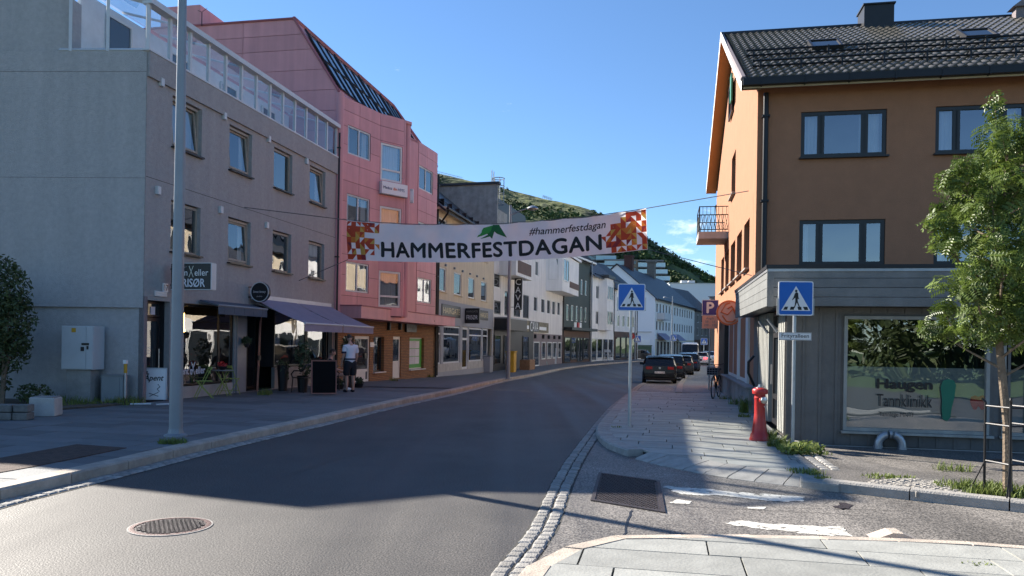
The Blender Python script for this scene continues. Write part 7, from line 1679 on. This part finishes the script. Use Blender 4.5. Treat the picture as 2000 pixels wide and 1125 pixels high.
# seated guest behind the menu board
sp_ = at_pav(648, 765) + Vector((-.2, .75, 0)); SG = tag(empty('person', tuple(sp_), R(-75)), 'seated person mostly hidden behind the black menu board, one leg showing', 'person')
c2 = [[(0, 0, .48, .13, .11), (0, -.05, .75, .12, .09), (0, -.05, .98, .14, .09), (0, -.02, 1.07, .05), (0, .01, 1.14, .05)]]
for s_ in (-1, 1):
    c2.append([(0, 0, .48, .13, .11), (s_ * .10, .08, .48, .085), (s_ * .12, .44, .49, .058), (s_ * .12, .50, .28, .05), (s_ * .12, .46, .08, .034), (s_ * .12, .56, .03, .03)]); w_ = (s_ * .17, .32, .62); c2.append([(0, -.05, .98, .14, .09), (s_ * .18, -.05, .95, .055), (s_ * .24, .06, .70, .042), (*w_, .026)]); c2 += hand_chains(w_, (0, .95, -.2), s_)
skin_mesh('body', c2, 'skin', SG); head_mesh('head', SG, (0, .03, 1.20), R(-18))
skin_mesh('jacket', [[(0, 0, .50, .145, .125), (0, -.05, .75, .14, .105), (0, -.05, .98, .155, .10), (0, -.03, 1.04, .08)], [(0, -.05, .98, .155, .10), (-.18, -.05, .95, .07), (-.24, .06, .70, .055)], [(0, -.05, .98, .155, .10), (.18, -.05, .95, .07), (.24, .06, .70, .055)]], 'dark_cloth', SG)
for s_ in (-1, 1): skin_mesh('shoe', [[(s_ * .12, .43, .04, .042), (s_ * .12, .53, .042, .045), (s_ * .12, .63, .03, .034)]], 'sign_white', SG, 2)
def cafe_armchair(p, rz, lab):
    t = tag(empty('cafe_armchair', p, rz), lab, 'chair', 'dark cafe armchairs')
    part(t, 'seat', 'black', lambda m: m.box(-.24, .24, -.24, .24, .43, .46), bev=.01); part(t, 'backrest', 'black', lambda m: m.tube([(-.26, -.22, .66), (-.2, -.3, .84), (.2, -.3, .84), (.26, -.22, .66)], .025, 6))
    for x in (-1, 1): part(t, 'armrest', 'black', lambda m: m.tube([(x * .26, -.22, .66), (x * .28, .12, .66), (x * .27, .24, .55), (x * .26, .2, .46)], .022, 6))
    for x in (-.22, .22):
        for y in (-.22, .22): part(t, 'leg', 'black', lambda m: m.tube([(x, y, .43), (x * 1.12, y * 1.12, 0)], .015, 6))
    return t
cafe_armchair(tuple(sp_), R(-75), 'dark cafe armchair with the seated person'); cafe_armchair(tuple(at_pav(592, 768) + Vector((-.1, .4, 0))), R(60), 'empty dark cafe armchair at the other side of the menu board')
mbp = at_pav(632, 771); leaning_board('menu_board', tuple(mbp), .72, .98, R(20), 'tall black menu board standing before the cafe', 'chalkboard', 'wood_red', .10)
ski = tag(empty('old_ski', tuple(on_fac(G, 5.1, -.12, .1)), G.ang), 'old reddish wooden ski leaning upright beside the cafe door', 'ski'); part(ski, 'ski_blade', 'wood_red', lambda m: m.prism([(-.05, 0), (.05, 0), (.16, 1.95), (.19, 2.15), (.2, 2.3), (.16, 2.28), (.1, 2.15), (.07, 1.95)], -.03, -.01)); part(ski, 'binding', 'black', lambda m: m.box(-.02, .12, -.06, -.03, .95, 1.1))
hb_ = tag(empty('hanging_pot', tuple(on_fac(G, 4.35, -.2, 1.65)), G.ang), 'hanging ball of dark foliage on the grey pillar', 'plant'); foliage('foliage', hb_, [(0, 0, 0, .16, .14, .13)], 260, .045, 'leaf_pot', 8); part(hb_, 'pot', 'black', lambda m: m.lathe([(.05, -.2), (.09, -.1), (.09, -.06)], 10))
def pot_plant(p, lab, h, r_, nleaf, seed, pot='black', ph=.4):
    t = tag(empty('potted_plant', p), lab, 'plant', 'potted plants at the cafe'); part(t, 'pot', pot, lambda m: m.lathe([(.13, 0), (.18, ph), (.19, ph), (.17, ph - .03)], 14)); part(t, 'stem', 'bark', lambda m: m.tube([(0, 0, ph - .05), (.03, 0, h * .7)], [.02, .008], 6)); foliage('foliage', t, [(0, 0, h * .75, r_, r_, h * .3), (.05, 0, h * .5, r_ * .7, r_ * .7, h * .2)], nleaf, .06, 'leaf_pot', seed); return t
pot_plant(tuple(at_pav(664, 760) + Vector((.1, .9, 0))), 'bushy potted plant against the brick pier behind the menu board', 1.75, .32, 600, 4)
pot_plant(tuple(at_pav(582, 768) + Vector((0, .5, 0))), 'slim potted tree before the cafe window', 1.5, .28, 350, 5, 'black', .5)
pot_plant(tuple(at_pav(560, 766) + Vector((-.3, .6, 0))), 'tall black tub with a low plant beside the cafe door', 1.0, .22, 160, 6, 'black', .8)
for u, v, lab in ((700, 757, 'small weedy pot at the foot of the white door'), (662, 760, 'small green plant by the armchair leg')): pot_plant(tuple(at_pav(u, v)), lab, .35, .15, 120, u, 'black', .14)

# ================================================================ street furniture further down
yb = ground(998, 727, .12); t = tag(empty('yellow_bin', tuple(yb), WB.ang), 'yellow salt bin beside the lamp post at the bar', 'bin'); part(t, 'bin_body', 'yellow', lambda m: m.box(-.35, .35, -.3, .3, 0, 1.4), bev=.04); part(t, 'bin_lid', 'yellow', lambda m: m.box(-.38, .38, -.33, .33, 1.402, 1.5))
t = tag(empty('wooden_crate', tuple(ground(1030, 722, .12)), WB.ang), 'wooden planter box at the bar entrance', 'planter'); [part(t, 'plank', 'wood', lambda m: m.box(-.9, .9, -.4, -.36, .02 + .2 * k, .2 + .2 * k)) for k in range(4)]; part(t, 'box_body', 'wood', lambda m: m.box(-.88, .88, -.355, .4, 0, .78))
t = tag(empty('grey_utility_box', tuple(ground(952, 727, .12)), YB.ang), 'grey utility box between the hair salon and the bar', 'cabinet'); part(t, 'casing', 'grey_paint', lambda m: m.box(-.5, .5, -.3, .3, 0, 1.1), bev=.02); part(t, 'lid', 'cabinet_grey', lambda m: m.box(-.53, .53, -.33, .33, 1.102, 1.15))
t = leaning_board('pavement_sign', tuple(ground(1075, 711, .12)), 1.2, 1.6, R(-10), 'white round-topped pavement sign outside the painted shopfront', 'sign_white', 'white_metal')
bistro_chair(tuple(ground(1060, 713, .12)), R(30), 'pale teal folding chair beside the white pavement sign', 'teal_chair', 'teal cafe chairs').scale = (1.6,) * 3
t = leaning_board('pavement_sign', tuple(ground(1132, 705, .12)), 1.0, 1.5, R(-10), 'grey pavement sign before the green building', 'far_grey', 'white_metal')
t = leaning_board('pavement_sign', tuple(ground(1150, 704, .12)), .9, 1.5, R(-10), 'narrow pavement sign at the edge of the green building', 'far_grey', 'white_metal')
wbn = tag(empty('green_waste_bin', tuple(ground(1254, 699, .1)), R(10)), 'dark green waste container by the gable of the corner house', 'bin'); part(wbn, 'bin_body', 'plastic_green', lambda m: m.box(-1.3, 1.3, -.8, .8, .2, 1.9), bev=.05); part(wbn, 'bin_lid', 'plastic_green', lambda m: m.box(-1.35, 1.35, -.85, .85, 1.91, 2.05)); [part(wbn, 'wheel', 'rubber', lambda m: m.lathe([(.12, -.05), (.12, .05)], 10, (x, 0, .12), 'x')) for x in (-1, 1)]
for k, u in enumerate((1186, 1192)): bistro_chair(tuple(ground(u, 706, .12)), R(50 * k), ('white folding chair outside the bay-fronted house', 'second white folding chair, nearer the brown shopfront')[k], 'white_metal', 'white cafe chairs').scale = (1.7,) * 3

# ================================================================ vehicles
def car_paint(name, col, rough=.25): m = pm(name, col, rough, 0.0, spec=.35); m.node_tree.nodes['Principled BSDF'].inputs['Coat Weight'].default_value = .12; return m
car_paint('paint_black', (.008, .008, .009)); car_paint('paint_grey', (.05, .052, .055)); car_paint('paint_dark', (.014, .016, .02)); car_paint('paint_white', (.66, .67, .68)); car_paint('paint_silver', (.30, .31, .32)); car_paint('paint_blue', (.02, .03, .06))
pm('tail_red', (.35, .01, .012), .25, 0); pm('brake_light', (.9, .03, .03), .3, 0); bb = M['brake_light'].node_tree.nodes['Principled BSDF']; bb.inputs['Emission Color'].default_value = (1, .03, .04, 1); bb.inputs['Emission Strength'].default_value = 4; pm('head_glass', (.6, .62, .65), .15, 0); darkpane('car_glass', (.008, .009, .011), 1.6)
def car(p, rz, label, paint, kind='hatch', Lc=4.2, Wc=1.79, Hc=1.48, brake=False, plate=None, badge=True, grp='cars parked along the kerb'):
    t = tag(empty('parked_car', p, rz), label, 'car' if kind != 'van' else 'van', grp); hw = Wc / 2; hl = Lc / 2
    # stations from rear to front: y, belt z, roof z, half width belt, half width roof
    if kind == 'hatch': stn = [(-1.0, .55, .55, .90, .90), (-.985, .95, .97, .95, .90), (-.93, .98, 1.06, .97, .82), (-.80, .985, 1.42, .975, .76), (-.55, .97, 1.475, .985, .77), (-.1, .95, 1.48, .99, .77), (.18, .94, 1.43, .99, .75), (.50, .93, .99, .985, .80), (.62, .92, .95, .98, .82), (.88, .80, .84, .93, .80), (.985, .62, .66, .86, .74), (1.0, .45, .48, .82, .72)]
    elif kind == 'suv': stn = [(-1.0, .60, .60, .90, .90), (-.985, 1.0, 1.02, .95, .90), (-.95, 1.02, 1.12, .97, .84), (-.84, 1.03, 1.58, .98, .79), (-.5, 1.02, 1.66, .99, .80), (0, 1.0, 1.66, .99, .80), (.22, .99, 1.58, .99, .78), (.50, .98, 1.06, .985, .80), (.62, .97, 1.0, .98, .82), (.88, .88, .92, .94, .82), (.985, .7, .74, .88, .76), (1.0, .5, .52, .84, .74)]
    else: stn = [(-1.0, 1.15, 2.40, .97, .86), (-.97, 1.15, 2.46, .98, .88), (0, 1.15, 2.50, .99, .88), (.42, 1.15, 2.44, .99, .86), (.52, 1.15, 2.30, .99, .84), (.74, 1.12, 1.30, .98, .84), (.80, 1.05, 1.15, .97, .84), (.95, .9, .98, .93, .82), (1.0, .55, .6, .88, .78)]
    sc = Hc / max(s[2] for s in stn); rings = []
    for y, zb, zr, wb_, wr_ in stn:
        zb, zr = zb * sc, zr * sc; w0, w1 = hw * wb_, hw * wr_; lowz = .24 * sc if -.97 < y < .97 else .30 * sc
        half = [(0, lowz - .04), (w0 * .90, lowz - .02), (w0 * .99, lowz + .12), (w0 * 1.0, min(zb * .72, zb - .06)), (w0 * .985, zb), (w1 + (w0 * .985 - w1) * .12, zb + (zr - zb) * .88), (w1 * .88, zr - .012), (0, zr)]
        rings.append([(x, y * hl, z) for x, z in half])
    body, glass_ = MB(), MB(); nR = 8
    def is_glass(i, j):
        if kind == 'van': return (j == 4 and 3 <= i <= 4) or (j in (6,) and i == 4) or (j == 5 and i == 4)
        if j == 4: return 2 <= i <= 6
        if j in (5, 6): return i == 2 or i == 6
        return False
    for sg in (-1, 1):
        for i in range(len(rings) - 1):
            for j in range(nR - 1):
                a, b, c, d = rings[i][j], rings[i + 1][j], rings[i + 1][j + 1], rings[i][j + 1]; q = [(x * sg, y, z) for x, y, z in (a, b, c, d)]; q = q if sg > 0 else q[::-1]
                (glass_ if is_glass(i, j) else body).quad(*q)
        for e in (0, -1):
            r_ = rings[e]; pts = [(x * sg, y, z) for x, y, z in r_]; body.quad(*(pts if (sg > 0) == (e == 0) else pts[::-1]))
    def weld(mb, name, mat):
        me = mb.mesh(name, mat); bm = bmesh.new(); bm.from_mesh(me); bmesh.ops.remove_doubles(bm, verts=bm.verts, dist=.0005); bmesh.ops.recalc_face_normals(bm, faces=bm.faces); bm.to_mesh(me); bm.free(); me.polygons.foreach_set('use_smooth', [True] * len(me.polygons)); me.set_sharp_from_angle(angle=R(32)); o = bpy.data.objects.new(name, me); COL.objects.link(o); o.parent = t; return o
    weld(body, 'car_body', paint); weld(glass_, 'car_windows', 'car_glass')
    if kind != 'van':
        pl_ = MB()
        for sg in (-1, 1):
            for i0, f in ((3, .0), (5, .2)): a, c = Vector(rings[i0][4]), Vector(rings[i0][5]); a.x *= sg; c.x *= sg; pl_.tube([a + Vector((sg * .004, f, 0)), c + Vector((sg * .004, f, 0))], .035, 4)
        pl_.build('door_pillars', paint, t)
    for sy in (-.62, .62):
        for sg in (-1, 1):
            R_ = .315 * (1.1 if kind != 'hatch' else 1); wv = part(t, 'wheel', 'rubber', lambda m: m.lathe([(R_ * .62, -.1), (R_ * .96, -.1), (R_, -.06), (R_, .06), (R_ * .96, .1), (R_ * .62, .1)], 20, axis='x'), loc=(sg * (hw - .10), sy * hl, R_), smooth=True); part(wv, 'rim', 'chrome', lambda m: (m.lathe([(R_ * .62, -.06), (R_ * .55, .0), (R_ * .62, .06)], 14, axis='x'), [m.box(-.07, .07, -.02, .02, -R_ * .6, R_ * .6)], [m.box(-.07, .07, -R_ * .6, R_ * .6, -.02, .02)])); part(t, 'wheel_arch', 'black', lambda m: m.lathe([(R_ * 1.14, -.02), (R_ * 1.14, .012)], 20, (sg * (hw * .985), sy * hl, R_), 'x'))
    yr = -hl - .012; lz = .80 * sc if kind != 'van' else 1.1
    for sg in (-1, 1):
        part(t, 'tail_light', 'brake_light' if brake else 'tail_red', lambda m: m.box(sg * hw * .62 - .16, sg * hw * .62 + .16, yr - .01, yr + .05, lz - .02, lz + .13), bev=.02)
        part(t, 'headlight', 'head_glass', lambda m: m.box(sg * hw * .62 - .16, sg * hw * .62 + .16, hl * .95, hl * .985, .60 * sc, .72 * sc), bev=.02)
        part(t, 'door_mirror', paint, lambda m: m.box(sg * (hw + .08) - .09, sg * (hw + .08) + .09, .34 * hl - .06, .34 * hl + .06, 1.0 * sc - .05, 1.0 * sc + .09), bev=.03)
    part(t, 'rear_bumper', paint, lambda m: m.box(-hw * .90, hw * .90, yr - .05, yr + .10, .36 * sc, .58 * sc), bev=.04); part(t, 'bumper_trim', 'rubber', lambda m: m.box(-hw * .82, hw * .82, yr - .03, yr + .05, .25 * sc, .355 * sc), bev=.02)
    part(t, 'front_grille', 'rubber', lambda m: m.box(-hw * .5, hw * .5, hl * .99, hl + .01, .40 * sc, .55 * sc))
    np_ = part(t, 'number_plate', 'sign_white', lambda m: m.box(-.26, .26, yr - .062, yr - .051, .60 * sc - .055, .60 * sc + .055) if kind != 'van' else m.box(-.26, .26, hl + .011, hl + .02, .5, .6))
    if kind != 'van': np_.location.z = .03
    if plate: add_text(np_, plate, 0, yr - .0635, .60 * sc, 'sign_black', wid=.46, hei=.075)
    if kind == 'hatch': part(t, 'roof_spoiler', paint, lambda m: m.box(-hw * .70, hw * .70, -.86 * hl, -.76 * hl, 1.43 * sc, 1.465 * sc), bev=.015); part(t, 'rear_emblem', 'chrome', lambda m: m.lathe([(.055, 0), (.055, .02)], 16, (0, yr - .012, .86 * sc), 'y')); part(t, 'rear_wiper', 'rubber', lambda m: m.tube([(0, -.955 * hl, 1.0 * sc), (.3, -.925 * hl, 1.06 * sc)], .012, 5)); part(t, 'aerial', 'rubber', lambda m: m.tube([(0, -.7 * hl, 1.46 * sc), (0, -.76 * hl, 1.62 * sc)], .008, 5))
    return t
def on_road(u, v, Y): x, _ = ray(u, v); return (x * Y, Y, gz(Y))
dirs = R(-11.5)
g_ = on_road(1287, 745, 42.2)
car(g_, R(-10), 'black hatchback with its rear to the camera, first in the parked row', 'paint_black', 'hatch', 4.2, 1.79, 1.48, plate='ZN 11234')
for k, (u, Y, lab, pt, kd, hh) in enumerate(((1309, 48.8, 'dark estate parked directly ahead of the black hatchback', 'paint_dark', 'suv', 1.6), (1330, 57.0, 'dark grey car third in the parked row', 'paint_grey', 'hatch', 1.5), (1345, 64.8, 'dark blue car at the far end of the parked row', 'paint_blue', 'suv', 1.62))): car(on_road(u, 735, Y), R(-12 - 1.5 * k), lab, pt, kd, 4.4, 1.82, hh)
car(on_road(1367, 705, 84), R(-14), 'white car with red brake light driving away up the street', 'paint_white', 'hatch', 4.3, 1.85, 1.52, brake=True, grp='moving cars')
car(on_road(1384, 700, 99), R(163), 'white car coming towards the camera at the bend', 'paint_white', 'hatch', 4.3, 1.8, 1.5, grp='moving cars')
car(on_road(1347, 702, 90), R(168), 'white van facing the camera behind the parked row', 'paint_white', 'van', 5.5, 2.1, 2.55, grp='moving cars')
car(on_road(1241, 697, 112), R(70), 'grey car half hidden in the side street by the corner house', 'paint_grey', 'hatch', 4.2, 1.8, 1.48)

# ================================================================ bicycle
bp = ground(1398, 777, .1); bk = tag(empty('bicycle', tuple(bp), math.atan2(D.y, D.x) + R(167)), 'black bicycle with front basket leaning at the shop plinth', 'bicycle')
# local x = forward
for x, nm in ((.52, 'front'), (-.52, 'rear')):
    wv = part(bk, 'wheel', 'rubber', lambda m: m.tube([(x + .335 * math.cos(a), 0, .345 + .335 * math.sin(a)) for a in [2 * math.pi * k / 28 for k in range(29)]], .019, 6), smooth=True); part(wv, 'rim', 'chrome', lambda m: m.tube([(x + .305 * math.cos(a), 0, .345 + .305 * math.sin(a)) for a in [2 * math.pi * k / 28 for k in range(29)]], .010, 5)); part(wv, 'spokes', 'chrome', lambda m: [m.tube([(x, (-1) ** k * .02, .345), (x + .3 * math.cos(k * .39), 0, .345 + .3 * math.sin(k * .39))], .0018, 3) for k in range(16)] + [m.tube([(x, -.05, .345), (x, .05, .345)], .018, 8)])
part(bk, 'frame', 'black', lambda m: (m.tube([(-.52, .05, .345), (-.06, .03, .29)], .012, 6), m.tube([(-.06, 0, .29), (-.16, 0, .80)], .017, 7), m.tube([(-.06, 0, .29), (.36, 0, .74)], .019, 7), m.tube([(-.13, 0, .62), (.36, 0, .80)], .016, 7), m.tube([(-.15, .03, .72), (-.52, .05, .345)], .010, 6), m.tube([(-.15, -.03, .72), (-.52, -.05, .345)], .010, 6)), smooth=True)
part(bk, 'fork', 'black', lambda m: (m.tube([(.34, 0, .95), (.38, 0, .70), (.43, .05, .6), (.52, .055, .345)], .013, 6), m.tube([(.38, 0, .70), (.43, -.05, .6), (.52, -.055, .345)], .013, 6)), smooth=True)
part(bk, 'handlebar', 'black', lambda m: (m.tube([(.34, 0, .92), (.33, 0, 1.05)], .014, 6), m.tube([(.18, -.28, 1.10), (.28, -.25, 1.08), (.35, -.1, 1.05), (.35, .1, 1.05), (.28, .25, 1.08), (.18, .28, 1.10)], .013, 6)), smooth=True)
part(bk, 'saddle', 'black', lambda m: (m.prism([(-.30, .86), (-.02, .88), (-.02, .92), (-.16, .91), (-.30, .94)], -.09, .09), m.tube([(-.16, 0, .78), (-.17, 0, .88)], .013, 6)), bev=.02)
part(bk, 'basket', 'steel_grey', lambda m: ([m.tube([(x0, y0, z0), (x1, y1, z1)], .006, 4) for z0, z1 in ((.74, .74), (.81, .81), (.88, .88), (.95, .95), (1.0, 1.0)) for (x0, y0), (x1, y1) in (((.42, -.16), (.74, -.16)), ((.74, -.16), (.74, .16)), ((.74, .16), (.42, .16)), ((.42, .16), (.42, -.16)))] + [m.tube([(x, y, .74), (x, y, 1.0)], .005, 4) for x in (.42, .5, .58, .66, .74) for y in (-.16, .16)] + [m.tube([(.74, y, .74), (.74, y, 1.0)], .005, 4) for y in (-.08, 0, .08)] + [m.box(.425, .735, -.155, .155, .742, .75)]))
part(bk, 'basket_lining', 'dark_cloth', lambda m: m.box(.43, .73, -.15, .15, .755, .97)); part(bk, 'crank', 'chrome', lambda m: (m.lathe([(.09, .035), (.09, .045)], 18, (-.06, 0, .29), 'y'), m.tube([(-.06, .06, .29), (.08, .06, .2)], .011, 5), m.tube([(-.06, -.06, .29), (-.2, -.06, .38)], .011, 5))); part(bk, 'mudguard', 'black', lambda m: m.tube([(-.52 + .37 * math.cos(a), 0, .345 + .37 * math.sin(a)) for a in [R(20 + 16 * k) for k in range(10)]], .022, 5)); part(bk, 'kickstand', 'chrome', lambda m: m.tube([(-.2, .03, .3), (-.28, .16, .01)], .009, 5))
bk.rotation_euler.x = R(0)

# ================================================================ hill, hillside flats, hall
pm('hill_green', (.018, .034, .009), .95, .45, .028, .0, col2=(.11, .125, .032), detail=12)
mh_ = M['hill_green']; t_ = mh_.node_tree; b_ = t_.nodes['Principled BSDF']; tcn = nn(t_, 'TexCoord'); n3 = nn(t_, 'TexNoise'); n3.inputs['Scale'].default_value = .12; n3.inputs['Detail'].default_value = 9; bpn = nn(t_, 'Bump'); bpn.inputs['Strength'].default_value = 1; bpn.inputs['Distance'].default_value = 6
t_.links.new(tcn.outputs['Object'], n3.inputs['Vector']); t_.links.new(n3.outputs['Fac'], bpn.inputs['Height']); t_.links.new(bpn.outputs[0], b_.inputs['Normal'])
from mathutils import noise
sil = [(560, 250), (700, 290), (850, 338), (920, 353), (985, 368), (1060, 388), (1130, 402), (1170, 417), (1220, 440), (1265, 466), (1300, 488), (1340, 512), (1400, 546), (1480, 585), (1600, 630), (1750, 668)]
su = [a for a, _ in sil]; sv_ = [b for _, b in sil]; NU, NV = 150, 46; hv = []
for i in range(NU + 1):
    u = 560 + (1750 - 560) * i / NU; v = float(np.interp(u, su, sv_)); Yc = 520 - 60 * (u - 560) / 1190.; c = atY(u, v, Yc)
    for j in range(NV + 1):
        q = j / NV; Yb = 215 + 40 * (1700 - u) / 1700.; Y = Yb + (Yc - Yb) * q; z = -1 + (c.z + 1) * (q ** 1.15 * .94 + .06 * q); x = c.x * (Y / Yc) ** .9
        nzv = noise.fractal(Vector((x * .02, Y * .02, 3.1)), 1.0, 2.0, 5) * 7 * q * (1 - q) * 2 + noise.fractal(Vector((x * .09, Y * .09, 1.7)), 1.0, 2.0, 3) * 1.2
        hv.append((x, Y, z + (nzv if q < .99 else nzv * .35)))
    for q, dz in ((1.25, -6), (1.8, -40)): hv.append((c.x * q, Yc * q, c.z + dz))
W_ = NV + 3; hm = MB(); hm.v = hv; hm.f = [(i * W_ + j, (i + 1) * W_ + j, (i + 1) * W_ + j + 1, i * W_ + j + 1) for i in range(NU) for j in range(W_ - 1)]; hm.m = [0] * len(hm.f)
hill = struct(hm.build('hill', 'hill_green', smooth=True)); 
# shrubs covering the slope as one mass of leaf clumps
rng = np.random.default_rng(3); cl_v, cl_f = [], []; cnt = 0; hva = np.array(hv).reshape(NU + 1, W_, 3)
pm('hill_shrub', (.014, .034, .010), .9, .5, .03, col2=(.05, .08, .018))
while cnt < 16000:
    i, j = rng.integers(0, NU), rng.integers(0, NV); p = hva[i, j] * (1 - rng.random()) + hva[i + 1, j + 1] * rng.random() * 0 + hva[i, j] * 0
    f, g2 = rng.random(2); p = hva[i, j] * (1 - f) * (1 - g2) + hva[i + 1, j] * f * (1 - g2) + hva[i, j + 1] * (1 - f) * g2 + hva[i + 1, j + 1] * f * g2
    dens = noise.fractal(Vector((p[0] * .016, p[1] * .016, 9.0)), 1.0, 2.0, 4)
    if dens < (-.42 if i < NU * .5 else -.85) + (j / NV) * .42: continue
    s = rng.uniform(.7, 2.6) * (1.2 - .5 * j / NV)
    for _ in range(7):
        o_ = rng.normal(size=3) * s * np.array([.45, .45, .32]); n_ = rng.normal(size=3); n_[2] += .5; n_ /= np.linalg.norm(n_); t2 = np.cross(n_, rng.normal(size=3)); t2 /= np.linalg.norm(t2); b2 = np.cross(n_, t2); r_ = s * rng.uniform(.35, .6); c = p + o_ + np.array([0, 0, s * .35]); k = len(cl_v); cl_v += [tuple(c - t2 * r_), tuple(c + b2 * r_ * .8), tuple(c + t2 * r_), tuple(c - b2 * r_ * .8)]; cl_f.append((k, k + 1, k + 2, k + 3))
    cnt += 1
me = bpy.data.meshes.new('hillside_scrub'); me.from_pydata(cl_v, [], cl_f); me.materials.append(M['hill_shrub']); o = bpy.data.objects.new('hillside_scrub', me); COL.objects.link(o); o['kind'] = 'stuff'; o['label'] = 'dark birch scrub covering the hillside'
# snow fences on the crest
for k, (u0, u1, v0, v1, h) in enumerate(((850, 902, 333, 346, 12), (1060, 1078, 381, 387, 5))):
    Y = 500; a, b = atY(u0, v0 + h, Y), atY(u1, v1 + h, Y); zt = h / 1500 * Y; t = tag(empty('snow_fence', tuple(a)), ('long snow fence along the crest behind the pink building', 'short snow fence on the crest above the banner')[k], 'fence'); n = 12 if k == 0 else 5
    for i in range(n + 1): q = a.lerp(b, i / n) - a; part(t, 'post', 'galv', lambda m: m.tube([(q.x, 0, q.z - 3), (q.x, 0, q.z + zt)], .12, 4))
    for f in (.3, .6, .95): part(t, 'rail', 'galv', lambda m: m.tube([(0, 0, zt * f), ((b - a).x, 0, (b - a).z + zt * f)], .10, 4))
# hillside flats
def flats(name, label, u0, u1, vt, vb, Y, depth, nfl, side_u=None, wall='apt_brown', rz=-8):
    a, b = atY(u0, vb, Y), atY(u1, vb, Y); W2 = (b - a).length; H2 = (vb - vt) / 1500 * Y; t = tag(empty(name, tuple(a), R(rz)), label, 'apartments'); fh = H2 / nfl
    part(t, 'wall', 'apt_grey', lambda m: m.box(0, W2, 0, depth, -14, H2 - .3)); part(t, 'roof_slab', 'apt_grey', lambda m: m.box(-.3, W2 + .3, -1.5, depth, H2 - .29, H2 + .15))
    if side_u: sw = (side_u - u0) / 1500 * Y; part(t, 'tower', wall, lambda m: m.box(-.2, sw, -2.2, depth * .9, -10, H2 + .1)); [part(t, 'tower_window', 'pane_dark', lambda m: m.box(sw * .35, sw * .8, -2.26, -2.2, fh * (k + .4), fh * (k + .8))) for k in range(nfl)]
    else: sw = 0
    for k in range(nfl):
        z = k * fh; part(t, 'balcony_slab', 'apt_grey', lambda m: m.box(sw, W2 + .6 * (nfl - k), -2.4 - .7 * (nfl - 1 - k), 0, z - .25, z)); g_o = part(t, 'balcony_glass', 'balcony_glass', lambda m: m.box(sw, W2 + .6 * (nfl - k), -2.45 - .7 * (nfl - 1 - k), -2.38 - .7 * (nfl - 1 - k), z + .02, z + 1.15)); part(t, 'balcony_rail', 'apt_white', lambda m: m.box(sw, W2 + .6 * (nfl - k), -2.5 - .7 * (nfl - 1 - k), -2.36 - .7 * (nfl - 1 - k), z + 1.16, z + 1.24))
        nw = max(3, int((W2 - sw) / 3.4)); ww = (W2 - sw) / nw
        for i in range(nw): part(t, 'window', 'pane_dark' if (i + k) % 3 else 'apt_white', lambda m: m.box(sw + ww * i + .3, sw + ww * (i + 1) - .3, -.06, 0, z + .25, z + fh - .75))
    return t
flats('hillside_flats', 'terraced hillside flats with glass balconies, the upper left block', 1128, 1198, 494, 538, 235, 12, 3, None, rz=-6)
flats('hillside_flats', 'lower wing of the hillside flats stepping down to the right', 1180, 1222, 508, 552, 232, 10, 4, None, rz=-6)
flats('hillside_flats', 'brown towered block of hillside flats above the grey roofs', 1222, 1292, 509, 562, 228, 12, 4, 1244, rz=-4)
# white and dark red hall
Y = 205; a = atY(1318, 602, Y); b = atY(1412, 598, Y); hl = tag(empty('white_hall', tuple(a), R(-2)), 'long white hall with dark red lower storey beyond the roofs', 'hall'); W2 = (b - a).length + 14; part(hl, 'upper_wall', 'hall_white', lambda m: m.box(-1.5, W2, 0, 20, 0, 6.6)); part(hl, 'lower_wall', 'hall_red', lambda m: m.box(-1.2, W2 - .2, .4, 19, -14, -.002)); part(hl, 'roof_edge', 'apt_white', lambda m: m.box(-1.7, W2 + .2, -.2, 20.2, 6.602, 6.8))
for x in (2.2, 4.2): part(hl, 'roof_unit', 'apt_white', lambda m: m.box(x, x + 1.6, 3, 5, 6.802, 7.7))
t = tag(empty('dark_chimney_stack', tuple(atY(1236, 560, 150)), R(-10)), 'tall dark brown chimney block rising before the hillside flats', 'chimney'); part(t, 'stack', 'chimney_brick', lambda m: m.box(-.9, .9, -.8, .8, -9, 3.0)); part(t, 'cap', 'chimney_grey', lambda m: m.box(-1.0, 1.0, -.9, .9, 3.002, 3.2))

# park trees on the far side of the crossing, seen only as reflections in the shop window: one leafy mass
rr = random.Random(21); bl = []
for k in range(9): x = 9 + k * 4.2 + rr.uniform(-1, 1); y = -17 + rr.uniform(-3, 3); h = rr.uniform(5, 8); bl += [(x, y, h * .62, 2.2, 2.0, h * .38), (x + 1, y, h * .4, 1.8, 1.6, 1.6), (x - 1, y + .5, h * .75, 1.4, 1.4, 1.5), (x + 2, y - 3, 1.4, 2.6, 1.2, 1.5)]
bl += [(4 + 2.2 * k, -21 + rr.uniform(-1, 1), 1.5, 1.7, 1.2, 1.9) for k in range(26)]
o = foliage('park_treeline', None, bl, 26000, .26, 'leaf_dark', 12); o['kind'] = 'stuff'; o['label'] = 'leafy park trees mirrored in the dental shop window'
